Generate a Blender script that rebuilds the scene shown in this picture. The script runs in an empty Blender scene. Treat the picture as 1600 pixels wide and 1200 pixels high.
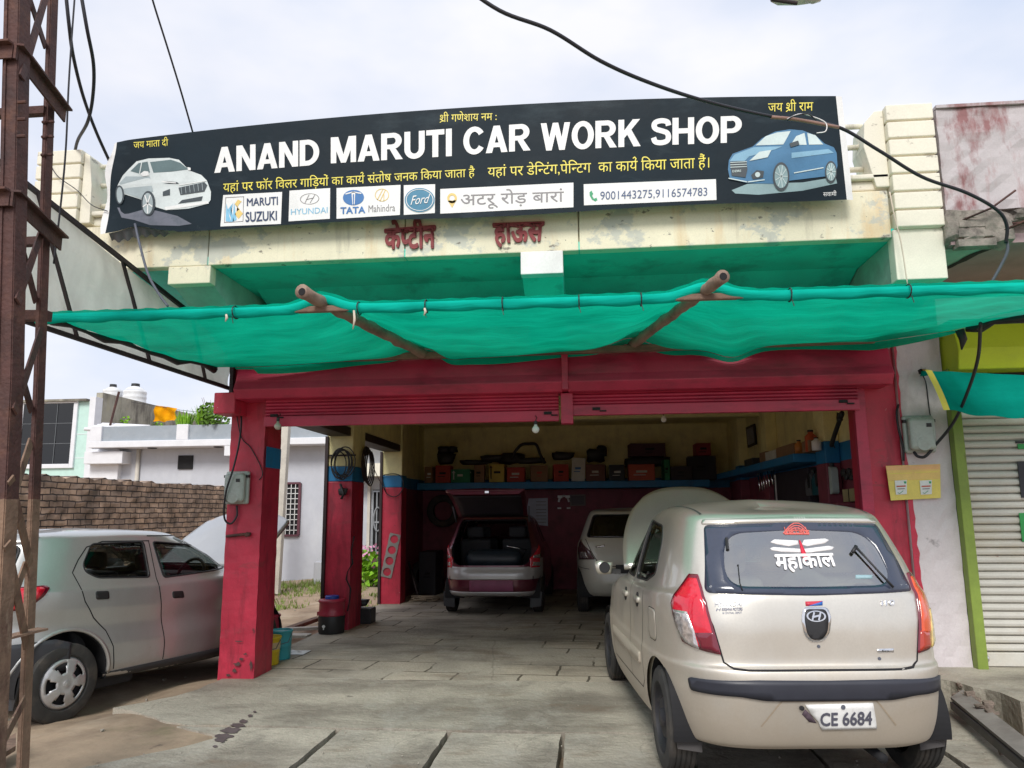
import bpy, bmesh, math, random
import numpy as np
from math import sin, cos, pi, radians as rad
from mathutils import Vector, Matrix
from mathutils.bvhtree import BVHTree
from mathutils.geometry import delaunay_2d_cdt, tessellate_polygon
random.seed(7)
SC = bpy.context.scene
COL = SC.collection

# ------------------------------------------------------------ camera
PITCH, YAW, ROLL, EYE, FPX = rad(9.5), rad(5.4), rad(0.5), 1.5, 1180.0
FW = Vector((-sin(YAW)*cos(PITCH), cos(YAW)*cos(PITCH), sin(PITCH)))
_r = Vector((cos(YAW), sin(YAW), 0)); _u = _r.cross(FW)
RT = _r*cos(ROLL) - _u*sin(ROLL); UP = _u*cos(ROLL) + _r*sin(ROLL)
CAMP = Vector((0, 0, EYE))
cd = bpy.data.cameras.new('camera'); cam = bpy.data.objects.new('camera', cd); COL.objects.link(cam)
cd.sensor_width = 36; cd.lens = 36*FPX/1600; cd.clip_end = 2000; cd.clip_start = .05
cam.matrix_world = Matrix(((RT.x, UP.x, -FW.x, 0), (RT.y, UP.y, -FW.y, 0), (RT.z, UP.z, -FW.z, EYE), (0, 0, 0, 1)))
SC.camera = cam
def ray(px, py): return FW + RT*((px-800)/FPX) + UP*((600-py)/FPX)
def UY(px, py, Y):                      # measured point of the photo on the plane y = Y
    d = ray(px, py); return CAMP + d*(Y/d.y)
def UX(px, py, X):
    d = ray(px, py); return CAMP + d*(X/d.x)
def UZ(px, py, Z=0):
    d = ray(px, py); return CAMP + d*((Z-EYE)/d.z)

# ------------------------------------------------------------ light
SUN_EL, SUN_AZ = rad(42), rad(185)      # azimuth clockwise from +y: behind the viewer
w = bpy.data.worlds.new('World'); SC.world = w; w.use_nodes = True
nt = w.node_tree; N = nt.nodes; Lk = nt.links; N.clear()
sky = N.new('ShaderNodeTexSky'); sky.sky_type = 'NISHITA'; sky.sun_disc = False
sky.sun_elevation = SUN_EL; sky.sun_rotation = SUN_AZ; sky.dust_density = 2.5
b1 = N.new('ShaderNodeBackground'); b1.inputs[1].default_value = .12
Lk.new(sky.outputs[0], b1.inputs[0])
tc = N.new('ShaderNodeTexCoord'); mp = N.new('ShaderNodeMapping'); mp.inputs['Scale'].default_value = (1, 1, 2.2)
Lk.new(tc.outputs['Generated'], mp.inputs[0])
n1 = N.new('ShaderNodeTexNoise'); n1.inputs['Scale'].default_value = 2.3; n1.inputs['Detail'].default_value = 5; n1.inputs['Roughness'].default_value = .52
Lk.new(mp.outputs[0], n1.inputs['Vector'])
cr = N.new('ShaderNodeValToRGB'); cr.color_ramp.elements[0].position = .36; cr.color_ramp.elements[1].position = .62
cr.color_ramp.elements[0].color = (.62, .69, .84, 1); cr.color_ramp.elements[1].color = (.86, .86, .91, 1)
Lk.new(n1.outputs[0], cr.inputs[0])
b2 = N.new('ShaderNodeBackground'); b2.inputs[1].default_value = .97; Lk.new(cr.outputs[0], b2.inputs[0])
n2 = N.new('ShaderNodeTexNoise'); n2.inputs['Scale'].default_value = 1.1; n2.inputs['Detail'].default_value = 3
Lk.new(mp.outputs[0], n2.inputs['Vector'])
mr = N.new('ShaderNodeMapRange'); mr.inputs[1].default_value = .3; mr.inputs[2].default_value = .55; mr.inputs[3].default_value = .86; mr.inputs[4].default_value = 1.0
Lk.new(n2.outputs[0], mr.inputs[0])
mx = N.new('ShaderNodeMixShader'); Lk.new(mr.outputs[0], mx.inputs[0]); Lk.new(b1.outputs[0], mx.inputs[1]); Lk.new(b2.outputs[0], mx.inputs[2])
wo = N.new('ShaderNodeOutputWorld'); Lk.new(mx.outputs[0], wo.inputs[0])
sd = bpy.data.lights.new('sun', 'SUN'); sun = bpy.data.objects.new('sun', sd); COL.objects.link(sun)
sd.energy = 2.2; sd.angle = rad(20); sd.color = (1, .96, .9)
_sv = Vector((sin(SUN_AZ)*cos(SUN_EL), cos(SUN_AZ)*cos(SUN_EL), sin(SUN_EL)))
sun.rotation_euler = _sv.to_track_quat('Z', 'Y').to_euler(); sun.location = (6, -10, 20)
SC.view_settings.view_transform = 'Standard'; SC.view_settings.look = 'None'
SC.view_settings.exposure = 0.28; SC.view_settings.gamma = 1; SC.view_settings.use_curve_mapping = False
SC.cycles.max_bounces = 12; SC.cycles.diffuse_bounces = 8; SC.cycles.transparent_max_bounces = 12; SC.cycles.caustics_reflective = False; SC.cycles.caustics_refractive = False
SC.cycles.use_denoising = True

# ------------------------------------------------------------ materials
MATS = {}
def rgba(c): return (c[0], c[1], c[2], 1)
def M(name, col, rough=.6, metal=0, var=.12, vs=5, bump=0, bs=30, stains=(), coat=0, spec=.5, trans=0, emit=0, grain=.04):
    """procedural paint / plaster / metal: base colour with broad variation, fine grain and stains
    stains: (colour, scale vec, lo, hi, strength)"""
    m = bpy.data.materials.new(name); m.use_nodes = True; t = m.node_tree; n = t.nodes; l = t.links
    bs_ = n['Principled BSDF']; tc = n.new('ShaderNodeTexCoord'); co = tc.outputs['Object']
    no = n.new('ShaderNodeTexNoise'); no.inputs['Scale'].default_value = vs; no.inputs['Detail'].default_value = 6; no.inputs['Roughness'].default_value = .6
    l.new(co, no.inputs['Vector'])
    mrn = n.new('ShaderNodeMapRange'); mrn.inputs[1].default_value = .3; mrn.inputs[2].default_value = .7
    mrn.inputs[3].default_value = 1-var; mrn.inputs[4].default_value = 1+var
    l.new(no.outputs[0], mrn.inputs[0])
    g = n.new('ShaderNodeTexNoise'); g.inputs['Scale'].default_value = 90; g.inputs['Detail'].default_value = 2; l.new(co, g.inputs['Vector'])
    mg = n.new('ShaderNodeMapRange'); mg.inputs[1].default_value = .3; mg.inputs[2].default_value = .7; mg.inputs[3].default_value = 1-grain; mg.inputs[4].default_value = 1+grain
    l.new(g.outputs[0], mg.inputs[0])
    mm = n.new('ShaderNodeMath'); mm.operation = 'MULTIPLY'; l.new(mrn.outputs[0], mm.inputs[0]); l.new(mg.outputs[0], mm.inputs[1])
    hs = n.new('ShaderNodeVectorMath'); hs.operation = 'SCALE'; hs.inputs[0].default_value = col[:3]; l.new(mm.outputs[0], hs.inputs['Scale'])
    out = hs.outputs[0]
    for i, (sc_, scale, lo, hi, st) in enumerate(stains):
        mp = n.new('ShaderNodeMapping'); mp.inputs['Scale'].default_value = scale if hasattr(scale, '__len__') else (scale,)*3
        mp.inputs['Location'].default_value = (3.7*i+1.3, 1.9*i, 2.3*i); l.new(co, mp.inputs[0])
        s = n.new('ShaderNodeTexNoise'); s.inputs['Scale'].default_value = 1; s.inputs['Detail'].default_value = 7; s.inputs['Roughness'].default_value = .65
        l.new(mp.outputs[0], s.inputs['Vector'])
        r = n.new('ShaderNodeMapRange'); r.inputs[1].default_value = lo; r.inputs[2].default_value = hi; r.inputs[3].default_value = 0; r.inputs[4].default_value = st
        l.new(s.outputs[0], r.inputs[0])
        x = n.new('ShaderNodeMix'); x.data_type = 'RGBA'; l.new(r.outputs[0], x.inputs[0]); l.new(out, x.inputs[6]); x.inputs[7].default_value = rgba(sc_)
        out = x.outputs[2]
    l.new(out, bs_.inputs['Base Color'])
    bs_.inputs['Metallic'].default_value = metal; bs_.inputs['Specular IOR Level'].default_value = spec
    rr = n.new('ShaderNodeMapRange'); rr.inputs[1].default_value = .3; rr.inputs[2].default_value = .7; rr.inputs[3].default_value = max(0, rough-.07); rr.inputs[4].default_value = min(1, rough+.07)
    l.new(no.outputs[0], rr.inputs[0]); l.new(rr.outputs[0], bs_.inputs['Roughness'])
    bs_.inputs['Coat Weight'].default_value = coat; bs_.inputs['Coat Roughness'].default_value = .06
    if trans: bs_.inputs['Transmission Weight'].default_value = trans
    if bump:
        bn = n.new('ShaderNodeTexNoise'); bn.inputs['Scale'].default_value = bs; bn.inputs['Detail'].default_value = 6; l.new(co, bn.inputs['Vector'])
        bp = n.new('ShaderNodeBump'); bp.inputs['Strength'].default_value = bump; bp.inputs['Distance'].default_value = .02
        l.new(bn.outputs[0], bp.inputs['Height']); l.new(bp.outputs[0], bs_.inputs['Normal'])
    MATS[name] = m
    return m

def glass(name, tint, spec=1.0, refl=.06, rough=.02):
    m = bpy.data.materials.new(name); m.use_nodes = True; t = m.node_tree; n = t.nodes; l = t.links
    n.remove(n['Principled BSDF']); o = n['Material Output']
    tr = n.new('ShaderNodeBsdfTransparent'); tr.inputs[0].default_value = rgba(tint)
    gl = n.new('ShaderNodeBsdfGlossy'); gl.inputs['Roughness'].default_value = rough
    fr = n.new('ShaderNodeFresnel'); fr.inputs[0].default_value = 1.52
    ad = n.new('ShaderNodeMath'); ad.operation = 'MULTIPLY_ADD'; l.new(fr.outputs[0], ad.inputs[0]); ad.inputs[1].default_value = spec; ad.inputs[2].default_value = refl; ad.use_clamp = True
    mx = n.new('ShaderNodeMixShader'); l.new(ad.outputs[0], mx.inputs[0]); l.new(tr.outputs[0], mx.inputs[1]); l.new(gl.outputs[0], mx.inputs[2]); l.new(mx.outputs[0], o.inputs[0])
    MATS[name] = m; return m

def cloth(name, col, tl=.5, hole=.0, stain=(.0, .12, .10)):
    m = bpy.data.materials.new(name); m.use_nodes = True; t = m.node_tree; n = t.nodes; l = t.links
    n.remove(n['Principled BSDF']); o = n['Material Output']
    tc = n.new('ShaderNodeTexCoord'); no = n.new('ShaderNodeTexNoise'); no.inputs['Scale'].default_value = 2.2; no.inputs['Detail'].default_value = 6
    mp = n.new('ShaderNodeMapping'); mp.inputs['Scale'].default_value = (1, 2.5, 1); l.new(tc.outputs['Object'], mp.inputs[0]); l.new(mp.outputs[0], no.inputs['Vector'])
    cr = n.new('ShaderNodeValToRGB'); cr.color_ramp.elements[0].position = .3; cr.color_ramp.elements[1].position = .62
    cr.color_ramp.elements[0].color = rgba([a*.72+b*.1 for a, b in zip(col, stain)]); cr.color_ramp.elements[1].color = rgba(col); l.new(no.outputs[0], cr.inputs[0])
    wv = n.new('ShaderNodeTexWave'); wv.inputs['Scale'].default_value = 160; wv.inputs['Distortion'].default_value = .3; l.new(tc.outputs['Object'], wv.inputs['Vector'])
    bp = n.new('ShaderNodeBump'); bp.inputs['Strength'].default_value = .15; bp.inputs['Distance'].default_value = .003; l.new(wv.outputs[1], bp.inputs['Height'])
    m2 = n.new('ShaderNodeMapping'); m2.inputs['Scale'].default_value = (.9, 8, 8); l.new(tc.outputs['Object'], m2.inputs[0]); w2 = n.new('ShaderNodeTexNoise'); w2.inputs['Scale'].default_value = 1.4; w2.inputs['Detail'].default_value = 4; w2.inputs['Distortion'].default_value = .6; l.new(m2.outputs[0], w2.inputs['Vector'])
    b2 = n.new('ShaderNodeBump'); b2.inputs['Strength'].default_value = .32; b2.inputs['Distance'].default_value = .05; l.new(w2.outputs[0], b2.inputs['Height']); l.new(bp.outputs[0], b2.inputs['Normal']); bp = b2
    df = n.new('ShaderNodeBsdfDiffuse'); tl_ = n.new('ShaderNodeBsdfTranslucent'); tp = n.new('ShaderNodeBsdfTransparent')
    l.new(cr.outputs[0], df.inputs[0]); l.new(cr.outputs[0], tl_.inputs[0]); l.new(bp.outputs[0], df.inputs['Normal']); l.new(bp.outputs[0], tl_.inputs['Normal'])
    a = n.new('ShaderNodeMixShader'); a.inputs[0].default_value = tl; l.new(df.outputs[0], a.inputs[1]); l.new(tl_.outputs[0], a.inputs[2])
    b = n.new('ShaderNodeMixShader'); b.inputs[0].default_value = hole; l.new(a.outputs[0], b.inputs[1]); l.new(tp.outputs[0], b.inputs[2]); l.new(b.outputs[0], o.inputs[0])
    MATS[name] = m; return m

def carpaint(name, col, dust=(.30, .25, .19), dz=.55, damt=.55, metal=.25, rough=.32, side=0):
    """metallic paint under clear coat; dust lies on the lower body up to about dz"""
    m = M(name, col, rough, metal, var=.05, vs=2, coat=1.0, grain=.03, stains=[((.14, .115, .09), (16, 16, 16), .69, .74, .5), (tuple(a*.8+b*.2 for a, b in zip(col, dust)), (3, 3, 1.2), .50, .68, .6)])
    t = m.node_tree; n = t.nodes; l = t.links; p = n['Principled BSDF']
    src = p.inputs['Base Color'].links[0].from_socket
    tc = n.new('ShaderNodeTexCoord'); sp = n.new('ShaderNodeSeparateXYZ'); l.new(tc.outputs['Object'], sp.inputs[0])
    no = n.new('ShaderNodeTexNoise'); no.inputs['Scale'].default_value = 3.5; no.inputs['Detail'].default_value = 7; no.inputs['Roughness'].default_value = .65; l.new(tc.outputs['Object'], no.inputs['Vector'])
    a = n.new('ShaderNodeMath'); a.operation = 'MULTIPLY_ADD'; l.new(no.outputs[0], a.inputs[0]); a.inputs[1].default_value = .7; a.inputs[2].default_value = dz-.35
    b = n.new('ShaderNodeMath'); b.operation = 'SUBTRACT'; l.new(a.outputs[0], b.inputs[0]); l.new(sp.outputs[2], b.inputs[1])
    if side:                                             # flank dust; the same tint also paints in the flanks' shade
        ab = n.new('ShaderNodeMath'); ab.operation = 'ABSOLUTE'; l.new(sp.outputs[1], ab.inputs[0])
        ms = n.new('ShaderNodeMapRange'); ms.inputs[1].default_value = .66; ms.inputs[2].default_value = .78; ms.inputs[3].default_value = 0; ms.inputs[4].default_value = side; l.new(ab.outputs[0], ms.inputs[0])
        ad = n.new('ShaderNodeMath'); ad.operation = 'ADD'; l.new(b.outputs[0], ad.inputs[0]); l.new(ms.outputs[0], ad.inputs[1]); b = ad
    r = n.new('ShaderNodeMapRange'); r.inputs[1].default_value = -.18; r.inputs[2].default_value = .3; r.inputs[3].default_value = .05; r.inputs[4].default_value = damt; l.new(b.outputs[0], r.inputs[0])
    x = n.new('ShaderNodeMix'); x.data_type = 'RGBA'; l.new(r.outputs[0], x.inputs[0]); l.new(src, x.inputs[6]); x.inputs[7].default_value = rgba(dust)
    l.new(x.outputs[2], p.inputs['Base Color'])
    wb = n.new('ShaderNodeTexNoise'); wb.inputs['Scale'].default_value = 2.6; wb.inputs['Detail'].default_value = 2; l.new(tc.outputs['Object'], wb.inputs['Vector'])
    bu = n.new('ShaderNodeBump'); bu.inputs['Strength'].default_value = .22; bu.inputs['Distance'].default_value = .03; l.new(wb.outputs[0], bu.inputs['Height']); l.new(bu.outputs[0], p.inputs['Normal']); l.new(bu.outputs[0], p.inputs['Coat Normal'])
    c = n.new('ShaderNodeMapRange'); c.inputs[1].default_value = 0; c.inputs[2].default_value = .6; c.inputs[3].default_value = .9; c.inputs[4].default_value = .05; l.new(r.outputs[0], c.inputs[0]); l.new(c.outputs[0], p.inputs['Coat Weight'])
    l2 = n.new('ShaderNodeMapRange'); l2.inputs[1].default_value = 0; l2.inputs[2].default_value = .6; l2.inputs[3].default_value = rough; l2.inputs[4].default_value = .75; l.new(r.outputs[0], l2.inputs[0]); l.new(l2.outputs[0], p.inputs['Roughness'])
    return m

BLK = M('black_plastic', (.018, .018, .02), .5, grain=.1)
DARK = M('dark_void', (.008, .008, .01), .8)
RUB = M('tyre_rubber', (.034, .033, .032), .8, var=.3, vs=9, stains=[((.16, .13, .10), 5, .5, .75, .5)])
CHROME = M('chrome', (.75, .75, .76), .12, 1, var=.03)
SILV = M('silver_plastic', (.52, .52, .53), .35, .5, stains=[((.18, .15, .12), 8, .55, .8, .5)])
WHITE = M('white_plain', (.78, .78, .77), .5)
RED = M('red_wall_paint', (.50, .028, .062), .45, var=.22, vs=3, bump=.25, bs=12, stains=[((.11, .012, .02), (5, 5, 1.0), .52, .70, .7), ((.10, .07, .055), (2.2, 2.2, 6), .60, .74, .6), ((.50, .10, .11), (9, 9, 5), .66, .72, .4), ((.05, .03, .03), 11, .66, .72, .7), ((.55, .42, .40), 20, .71, .735, .8)])
REDS = M('red_shutter_paint', (.47, .028, .075), .40, var=.22, vs=2.5, stains=[((.10, .012, .028), (1.5, 1.5, 6), .52, .72, .6), ((.40, .10, .12), 14, .7, .75, .3)])
MAROON = M('maroon_wall_paint', (.24, .05, .075), .6, var=.2, stains=[((.05, .012, .02), 3, .5, .7, .6)])
YEL = M('yellow_wall_paint', (.84, .78, .42), .65, var=.12, stains=[((.28, .22, .08), (3, 3, 1.2), .52, .75, .5), ((.10, .09, .06), 7, .68, .76, .5)])
BLUE = M('blue_wall_paint', (.015, .19, .42), .5, var=.12, stains=[((.02, .06, .13), 4, .55, .75, .5)])
CREAM = M('cream_paint', (.80, .75, .57), .7, var=.07, vs=3, bump=.2, bs=9, stains=[((.62, .36, .10), (3.2, 3.2, .5), .56, .74, .6), ((.47, .50, .47), (2.4, 2.4, 3), .54, .58, .7), ((.14, .12, .10), (7, 7, 11), .62, .67, .8), ((.16, .13, .10), (3.5, 3.5, .45), .58, .74, .55), ((.05, .045, .04), (16, 16, 22), .68, .71, .8)])
CREAM2 = M('cream_paint_clean', (.78, .75, .63), .7, var=.06, vs=3, bump=.15, bs=9, stains=[((.45, .40, .28), (3.2, 3.2, .8), .58, .78, .6), ((.17, .15, .12), (5, 5, 9), .62, .68, .7), ((.16, .13, .10), (4, 4, .5), .6, .75, .5)])
TEAL = M('teal_paint', (.05, .70, .60), .55, var=.15, vs=2, stains=[((.02, .16, .14), 2.5, .52, .72, .6), ((.2, .45, .4), (6, 6, 6), .66, .72, .5), ((.02, .05, .045), 9, .70, .76, .5)])
TEALP = M('pale_teal_plaster', (.36, .52, .45), .7, var=.15, stains=[((.25, .22, .21), 3, .5, .7, .6)])
PLAST = M('white_pillar_plaster', (.66, .60, .62), .75, var=.08, vs=3, bump=.3, bs=14, stains=[((.30, .27, .28), (3, 3, 1.5), .53, .74, .65), ((.08, .07, .07), 6, .66, .76, .6)])
PATCHY = M('stained_parapet_plaster', (.48, .45, .46), .8, var=.12, vs=4, bump=.3, bs=10, stains=[((.22, .07, .07), (3.0, 3.0, 1.2), .47, .57, .85), ((.36, .22, .22), (9, 9, 2.2), .55, .66, .6), ((.10, .07, .07), (4, 4, .9), .63, .74, .55)])
PURP = M('mauve_soffit_paint', (.36, .25, .26), .7, var=.1, stains=[((.2, .14, .15), 3, .5, .7, .5)])
BROKEN = M('broken_concrete', (.27, .24, .21), .9, var=.35, vs=8, bump=.9, bs=18, stains=[((.05, .045, .04), 5, .5, .65, .8)])
LIME = M('lime_paint', (.44, .55, .015), .5, var=.12, vs=2, stains=[((.30, .38, .03), (1.5, 1.5, 3), .55, .75, .7)])
LIMEF = M('lime_frame_paint', (.22, .30, .05), .55, var=.18, stains=[((.10, .08, .04), (8, 8, 2), .60, .75, .7)])
SHUT = M('white_shutter_paint', (.60, .58, .53), .5, var=.06, stains=[((.38, .26, .15), (2, 2, 9), .62, .74, .55), ((.22, .06, .04), (7, 7, 26), .69, .72, .85), ((.55, .47, .33), (1.2, 1.2, 1.5), .55, .75, .5)])
RUST = M('rusty_steel', (.085, .040, .035), .75, .2, var=.3, vs=7, bump=.4, bs=40, stains=[((.16, .075, .05), 5, .52, .68, .7), ((.30, .20, .13), (9, 9, 2), .68, .74, .6), ((.03, .02, .022), 4, .5, .7, .6)])
RUSTY2 = M('brown_painted_steel', (.22, .14, .095), .75, .1, var=.3, vs=8, bump=.4, bs=40, stains=[((.10, .05, .04), (6, 6, 2), .5, .64, .8), ((.40, .31, .22), (9, 9, 3), .62, .72, .6)])
DKST = M('dark_frame_steel', (.035, .024, .026), .6, .3, var=.3, stains=[((.11, .05, .035), 7, .6, .75, .6)])
WOOD = M('weathered_wood', (.20, .13, .095), .85, var=.25, vs=9, bump=.4, bs=30, stains=[((.07, .045, .035), (2, 14, 14), .5, .7, .7), ((.33, .25, .19), (3, 16, 16), .62, .75, .6)])
BAMB = M('bamboo_pole', (.30, .21, .16), .7, var=.2, vs=6, bump=.3, stains=[((.11, .07, .055), (9, 3, 9), .5, .7, .7)])
WHITEP = M('white_house_paint', (.74, .75, .78), .7, var=.05, bump=.1, stains=[((.50, .50, .50), (2, 2, .7), .6, .78, .5), ((.35, .35, .35), 5, .68, .75, .4)])
GREYP = M('grey_house_paint', (.50, .52, .57), .7, var=.05, bump=.1, stains=[((.62, .64, .67), (1.2, 1.2, .5), .5, .7, .6), ((.33, .34, .35), (3, 3, 2), .66, .76, .4)])
GREYD = M('grey_panel_paint', (.30, .34, .38), .7, var=.06, stains=[((.40, .43, .46), 4, .5, .7, .5)])
AQUA = M('pale_aqua_paint', (.52, .73, .66), .6, var=.07, stains=[((.42, .60, .55), 3, .55, .7, .5)])
OLDC = M('weathered_concrete', (.34, .32, .26), .85, var=.2, vs=2, bump=.3, stains=[((.10, .09, .075), (2.2, 2.2, .8), .45, .62, .85), ((.42, .37, .22), (3, 3, 1), .58, .72, .5)])
POLEC = M('concrete_pole_grey', (.55, .52, .46), .8, var=.12, bump=.3, stains=[((.35, .33, .28), (8, 8, 1), .55, .75, .6)])
SEATC = M('cream_seat_cloth', (.55, .50, .38), .8, var=.08)
SEATD = M('charcoal_seat_cloth', (.03, .032, .036), .85, var=.2)
LENSR = M('red_lamp_lens', (.68, .010, .035), .15, var=.12, vs=30, coat=1)
LENSD = M('dark_red_lamp_lens', (.16, .004, .02), .15, coat=1)
LENSO = M('orange_red_lamp_lens', (.72, .08, .01), .15, var=.12, vs=30, coat=1)
LENSW = M('clear_lamp_lens', (.50, .47, .46), .12, .6, var=.5, vs=40, coat=1)
LENSA = M('amber_clear_lens', (.72, .55, .20), .2, .2, var=.2, vs=30, coat=1)
GLASS = glass('car_window_glass', (.80, .86, .83), .8, .0)
GLASSR = glass('car_rear_glass', (.62, .70, .70), 1.6, .36)
GLASSD = glass('tinted_window_glass', (.10, .11, .12), 1.0, .03)
NETM = cloth('green_shade_net', (.006, .64, .41), .46, .03)
NET2 = cloth('teal_shop_cloth', (.006, .40, .32), .4)
HEM = cloth('green_net_hem', (.01, .66, .52), .3)
SHEET = cloth('white_flex_sheet', (.86, .89, .83), .6, stain=(.4, .4, .35))
ORNG = cloth('orange_cloth', (.90, .40, .01), .3, stain=(.5, .2, .0))
CABLE = M('black_cable', (.012, .012, .018), .5)
GREYC = M('grey_cable', (.10, .11, .14), .5)
METER = M('grey_meter_plastic', (.36, .40, .37), .3, var=.1, coat=.4, stains=[((.20, .19, .15), 6, .55, .75, .5)])
LEAF = M('leaf_green', (.10, .20, .02), .6, var=.4, vs=12)
LEAF2 = M('fresh_leaf_green', (.20, .42, .02), .55, var=.35, vs=12)
GRASS = M('grass_green', (.17, .25, .045), .7, var=.4, vs=3)
PINK = M('pink_petals', (.65, .28, .45), .6)
CARD = M('brown_cardboard', (.28, .16, .09), .85, var=.15)
CARDR = M('red_carton', (.42, .05, .035), .7, var=.15)
CARDG = M('green_carton', (.03, .22, .10), .7, var=.15)
CARDY = M('yellow_carton', (.55, .42, .08), .7, var=.15)
CARDW = M('white_carton', (.60, .60, .56), .7, var=.1)
TANK = M('white_tank_plastic', (.74, .75, .76), .4)

# ------------------------------------------------------------ mesh helpers
def W(o):
    m = o.matrix_basis.copy() if False else Matrix.LocRotScale(o.location, o.rotation_euler, o.scale)
    return W(o.parent) @ m if o.parent else m
class MB:
    def __init__(s): s.v = []; s.f = []; s.m = []; s.mats = []; s.cur = 0
    def mat(s, m):
        if m not in s.mats: s.mats.append(m)
        s.cur = s.mats.index(m); return s
    def add(s, vs, fs):
        o = len(s.v); s.v += [Vector(v) for v in vs]
        for f in fs: s.f.append([i+o for i in f]); s.m.append(s.cur)
        return s
    def box(s, x0, x1, y0, y1, z0, z1):
        return s.add([(x0,y0,z0),(x1,y0,z0),(x1,y1,z0),(x0,y1,z0),(x0,y0,z1),(x1,y0,z1),(x1,y1,z1),(x0,y1,z1)],
                     [(0,3,2,1),(4,5,6,7),(0,1,5,4),(1,2,6,5),(2,3,7,6),(3,0,4,7)])
    def obox(s, M4, sx, sy, sz):
        o = len(s.v); s.box(-sx/2, sx/2, -sy/2, sy/2, -sz/2, sz/2)
        for i in range(o, len(s.v)): s.v[i] = M4 @ s.v[i]
        return s
    def bar(s, a, b, w=.05, h=.05, up=(0,0,1)):          # square bar from a to b
        a, b = Vector(a), Vector(b); d = b-a; L = d.length; z = d/L
        u = Vector(up); x = u.cross(z)
        if x.length < 1e-4: x = Vector((1,0,0)).cross(z)
        x.normalize(); y = z.cross(x)
        m = Matrix(((x.x,y.x,z.x,(a.x+b.x)/2),(x.y,y.y,z.y,(a.y+b.y)/2),(x.z,y.z,z.z,(a.z+b.z)/2),(0,0,0,1)))
        return s.obox(m, w, h, L)
    def angle(s, a, b, w=.07, t=.008, fx=1, fy=1):       # L-section from a to b, flanges towards fx, fy
        a, b = Vector(a), Vector(b)
        s.bar(a+Vector((fx*w/2,0,0)), b+Vector((fx*w/2,0,0)), w, t, (0,1,0)) if abs((b-a).normalized().z) > .8 else s.bar(a, b, t, w)
        if abs((b-a).normalized().z) > .8: s.bar(a+Vector((0,fy*w/2,0)), b+Vector((0,fy*w/2,0)), t, w, (0,1,0))
        else: s.bar(a+Vector((0,0,w/2)), b+Vector((0,0,w/2)), w, t)
        return s
    def tube(s, pts, r, n=8, cap=True, closed=False):
        pts = [Vector(p) for p in pts]; k = len(pts); rings = []
        nrm = None; vs = []; fs = []
        for i, p in enumerate(pts):
            if closed: t = pts[(i+1) % k]-pts[i-1]
            else: t = pts[min(i+1, k-1)]-pts[max(i-1, 0)]
            t.normalize()
            if nrm is None: nrm = t.orthogonal().normalized()
            nrm = (nrm-t*nrm.dot(t)); nrm = nrm.normalized() if nrm.length > 1e-6 else t.orthogonal().normalized()
            bi = t.cross(nrm); rr = r[i] if hasattr(r, '__len__') else r
            for j in range(n):
                a = 2*pi*j/n; vs.append(p+nrm*(cos(a)*rr)+bi*(sin(a)*rr))
        for i in range(k if closed else k-1):
            i2 = (i+1) % k
            for j in range(n): fs.append((i*n+j, i*n+(j+1) % n, i2*n+(j+1) % n, i2*n+j))
        if cap and not closed: fs.append(list(range(n))[::-1]); fs.append([(k-1)*n+j for j in range(n)])
        return s.add(vs, fs)
    def lathe(s, prof, o=(0,0,0), axis='z', n=32, a0=0, a1=2*pi):
        o = Vector(o); vs = []; fs = []; full = abs(a1-a0-2*pi) < 1e-6; m = n if full else n+1
        for (r, h) in prof:
            for j in range(m):
                a = a0+(a1-a0)*j/n; c, d = r*cos(a), r*sin(a)
                p = (c, d, h) if axis == 'z' else ((c, h, d) if axis == 'y' else (h, c, d))
                vs.append(o+Vector(p))
        for i in range(len(prof)-1):
            for j in range(n): fs.append((i*m+j, i*m+(j+1) % m, (i+1)*m+(j+1) % m, (i+1)*m+j))
        return s.add(vs, fs)
    def prism(s, poly, d):                               # poly: 3D points, extruded by vector d
        n = len(poly); d = Vector(d); p = [Vector(q) for q in poly]
        tri = tessellate_polygon([p]); vs = p+[q+d for q in p]; fs = [tuple(t) for t in tri]+[tuple(i+n for i in t[::-1]) for t in tri]
        fs += [(i, (i+1) % n, (i+1) % n+n, i+n) for i in range(n)]
        return s.add(vs, fs)
    def face(s, poly):
        p = [Vector(q) for q in poly]; tri = tessellate_polygon([p]); return s.add(p, [tuple(t) for t in tri])
    def grid(s, fn, nu, nv):
        vs = [fn(i/nu, j/nv) for j in range(nv+1) for i in range(nu+1)]
        fs = [(j*(nu+1)+i, j*(nu+1)+i+1, (j+1)*(nu+1)+i+1, (j+1)*(nu+1)+i) for j in range(nv) for i in range(nu)]
        return s.add(vs, fs)
    def build(s, name, mat=None, parent=None, smooth=False, bevel=0, solid=0, local=False, fix=True, seg=2):
        me = bpy.data.meshes.new(name); vs = s.v
        o = bpy.data.objects.new(name, me); COL.objects.link(o)
        if parent:
            o.parent = parent
            if not local:
                inv = W(parent).inverted(); vs = [inv @ v for v in vs]
        elif not local and vs:
            lo = [min(v[i] for v in vs) for i in range(3)]; hi = [max(v[i] for v in vs) for i in range(3)]
            c = Vector(((lo[0]+hi[0])/2, (lo[1]+hi[1])/2, lo[2])); o.location = c; vs = [v-c for v in vs]
        me.from_pydata([tuple(v) for v in vs], [], s.f)
        if mat and not s.mats: me.materials.append(mat)
        else:
            for m in s.mats: me.materials.append(m)
            me.polygons.foreach_set('material_index', s.m)
        if fix:
            bm = bmesh.new(); bm.from_mesh(me); bmesh.ops.recalc_face_normals(bm, faces=bm.faces); bm.to_mesh(me); bm.free()
        if smooth: me.polygons.foreach_set('use_smooth', [True]*len(me.polygons))
        me.update()
        if solid:
            md = o.modifiers.new('solid', 'SOLIDIFY'); md.thickness = solid; md.offset = 0
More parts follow.
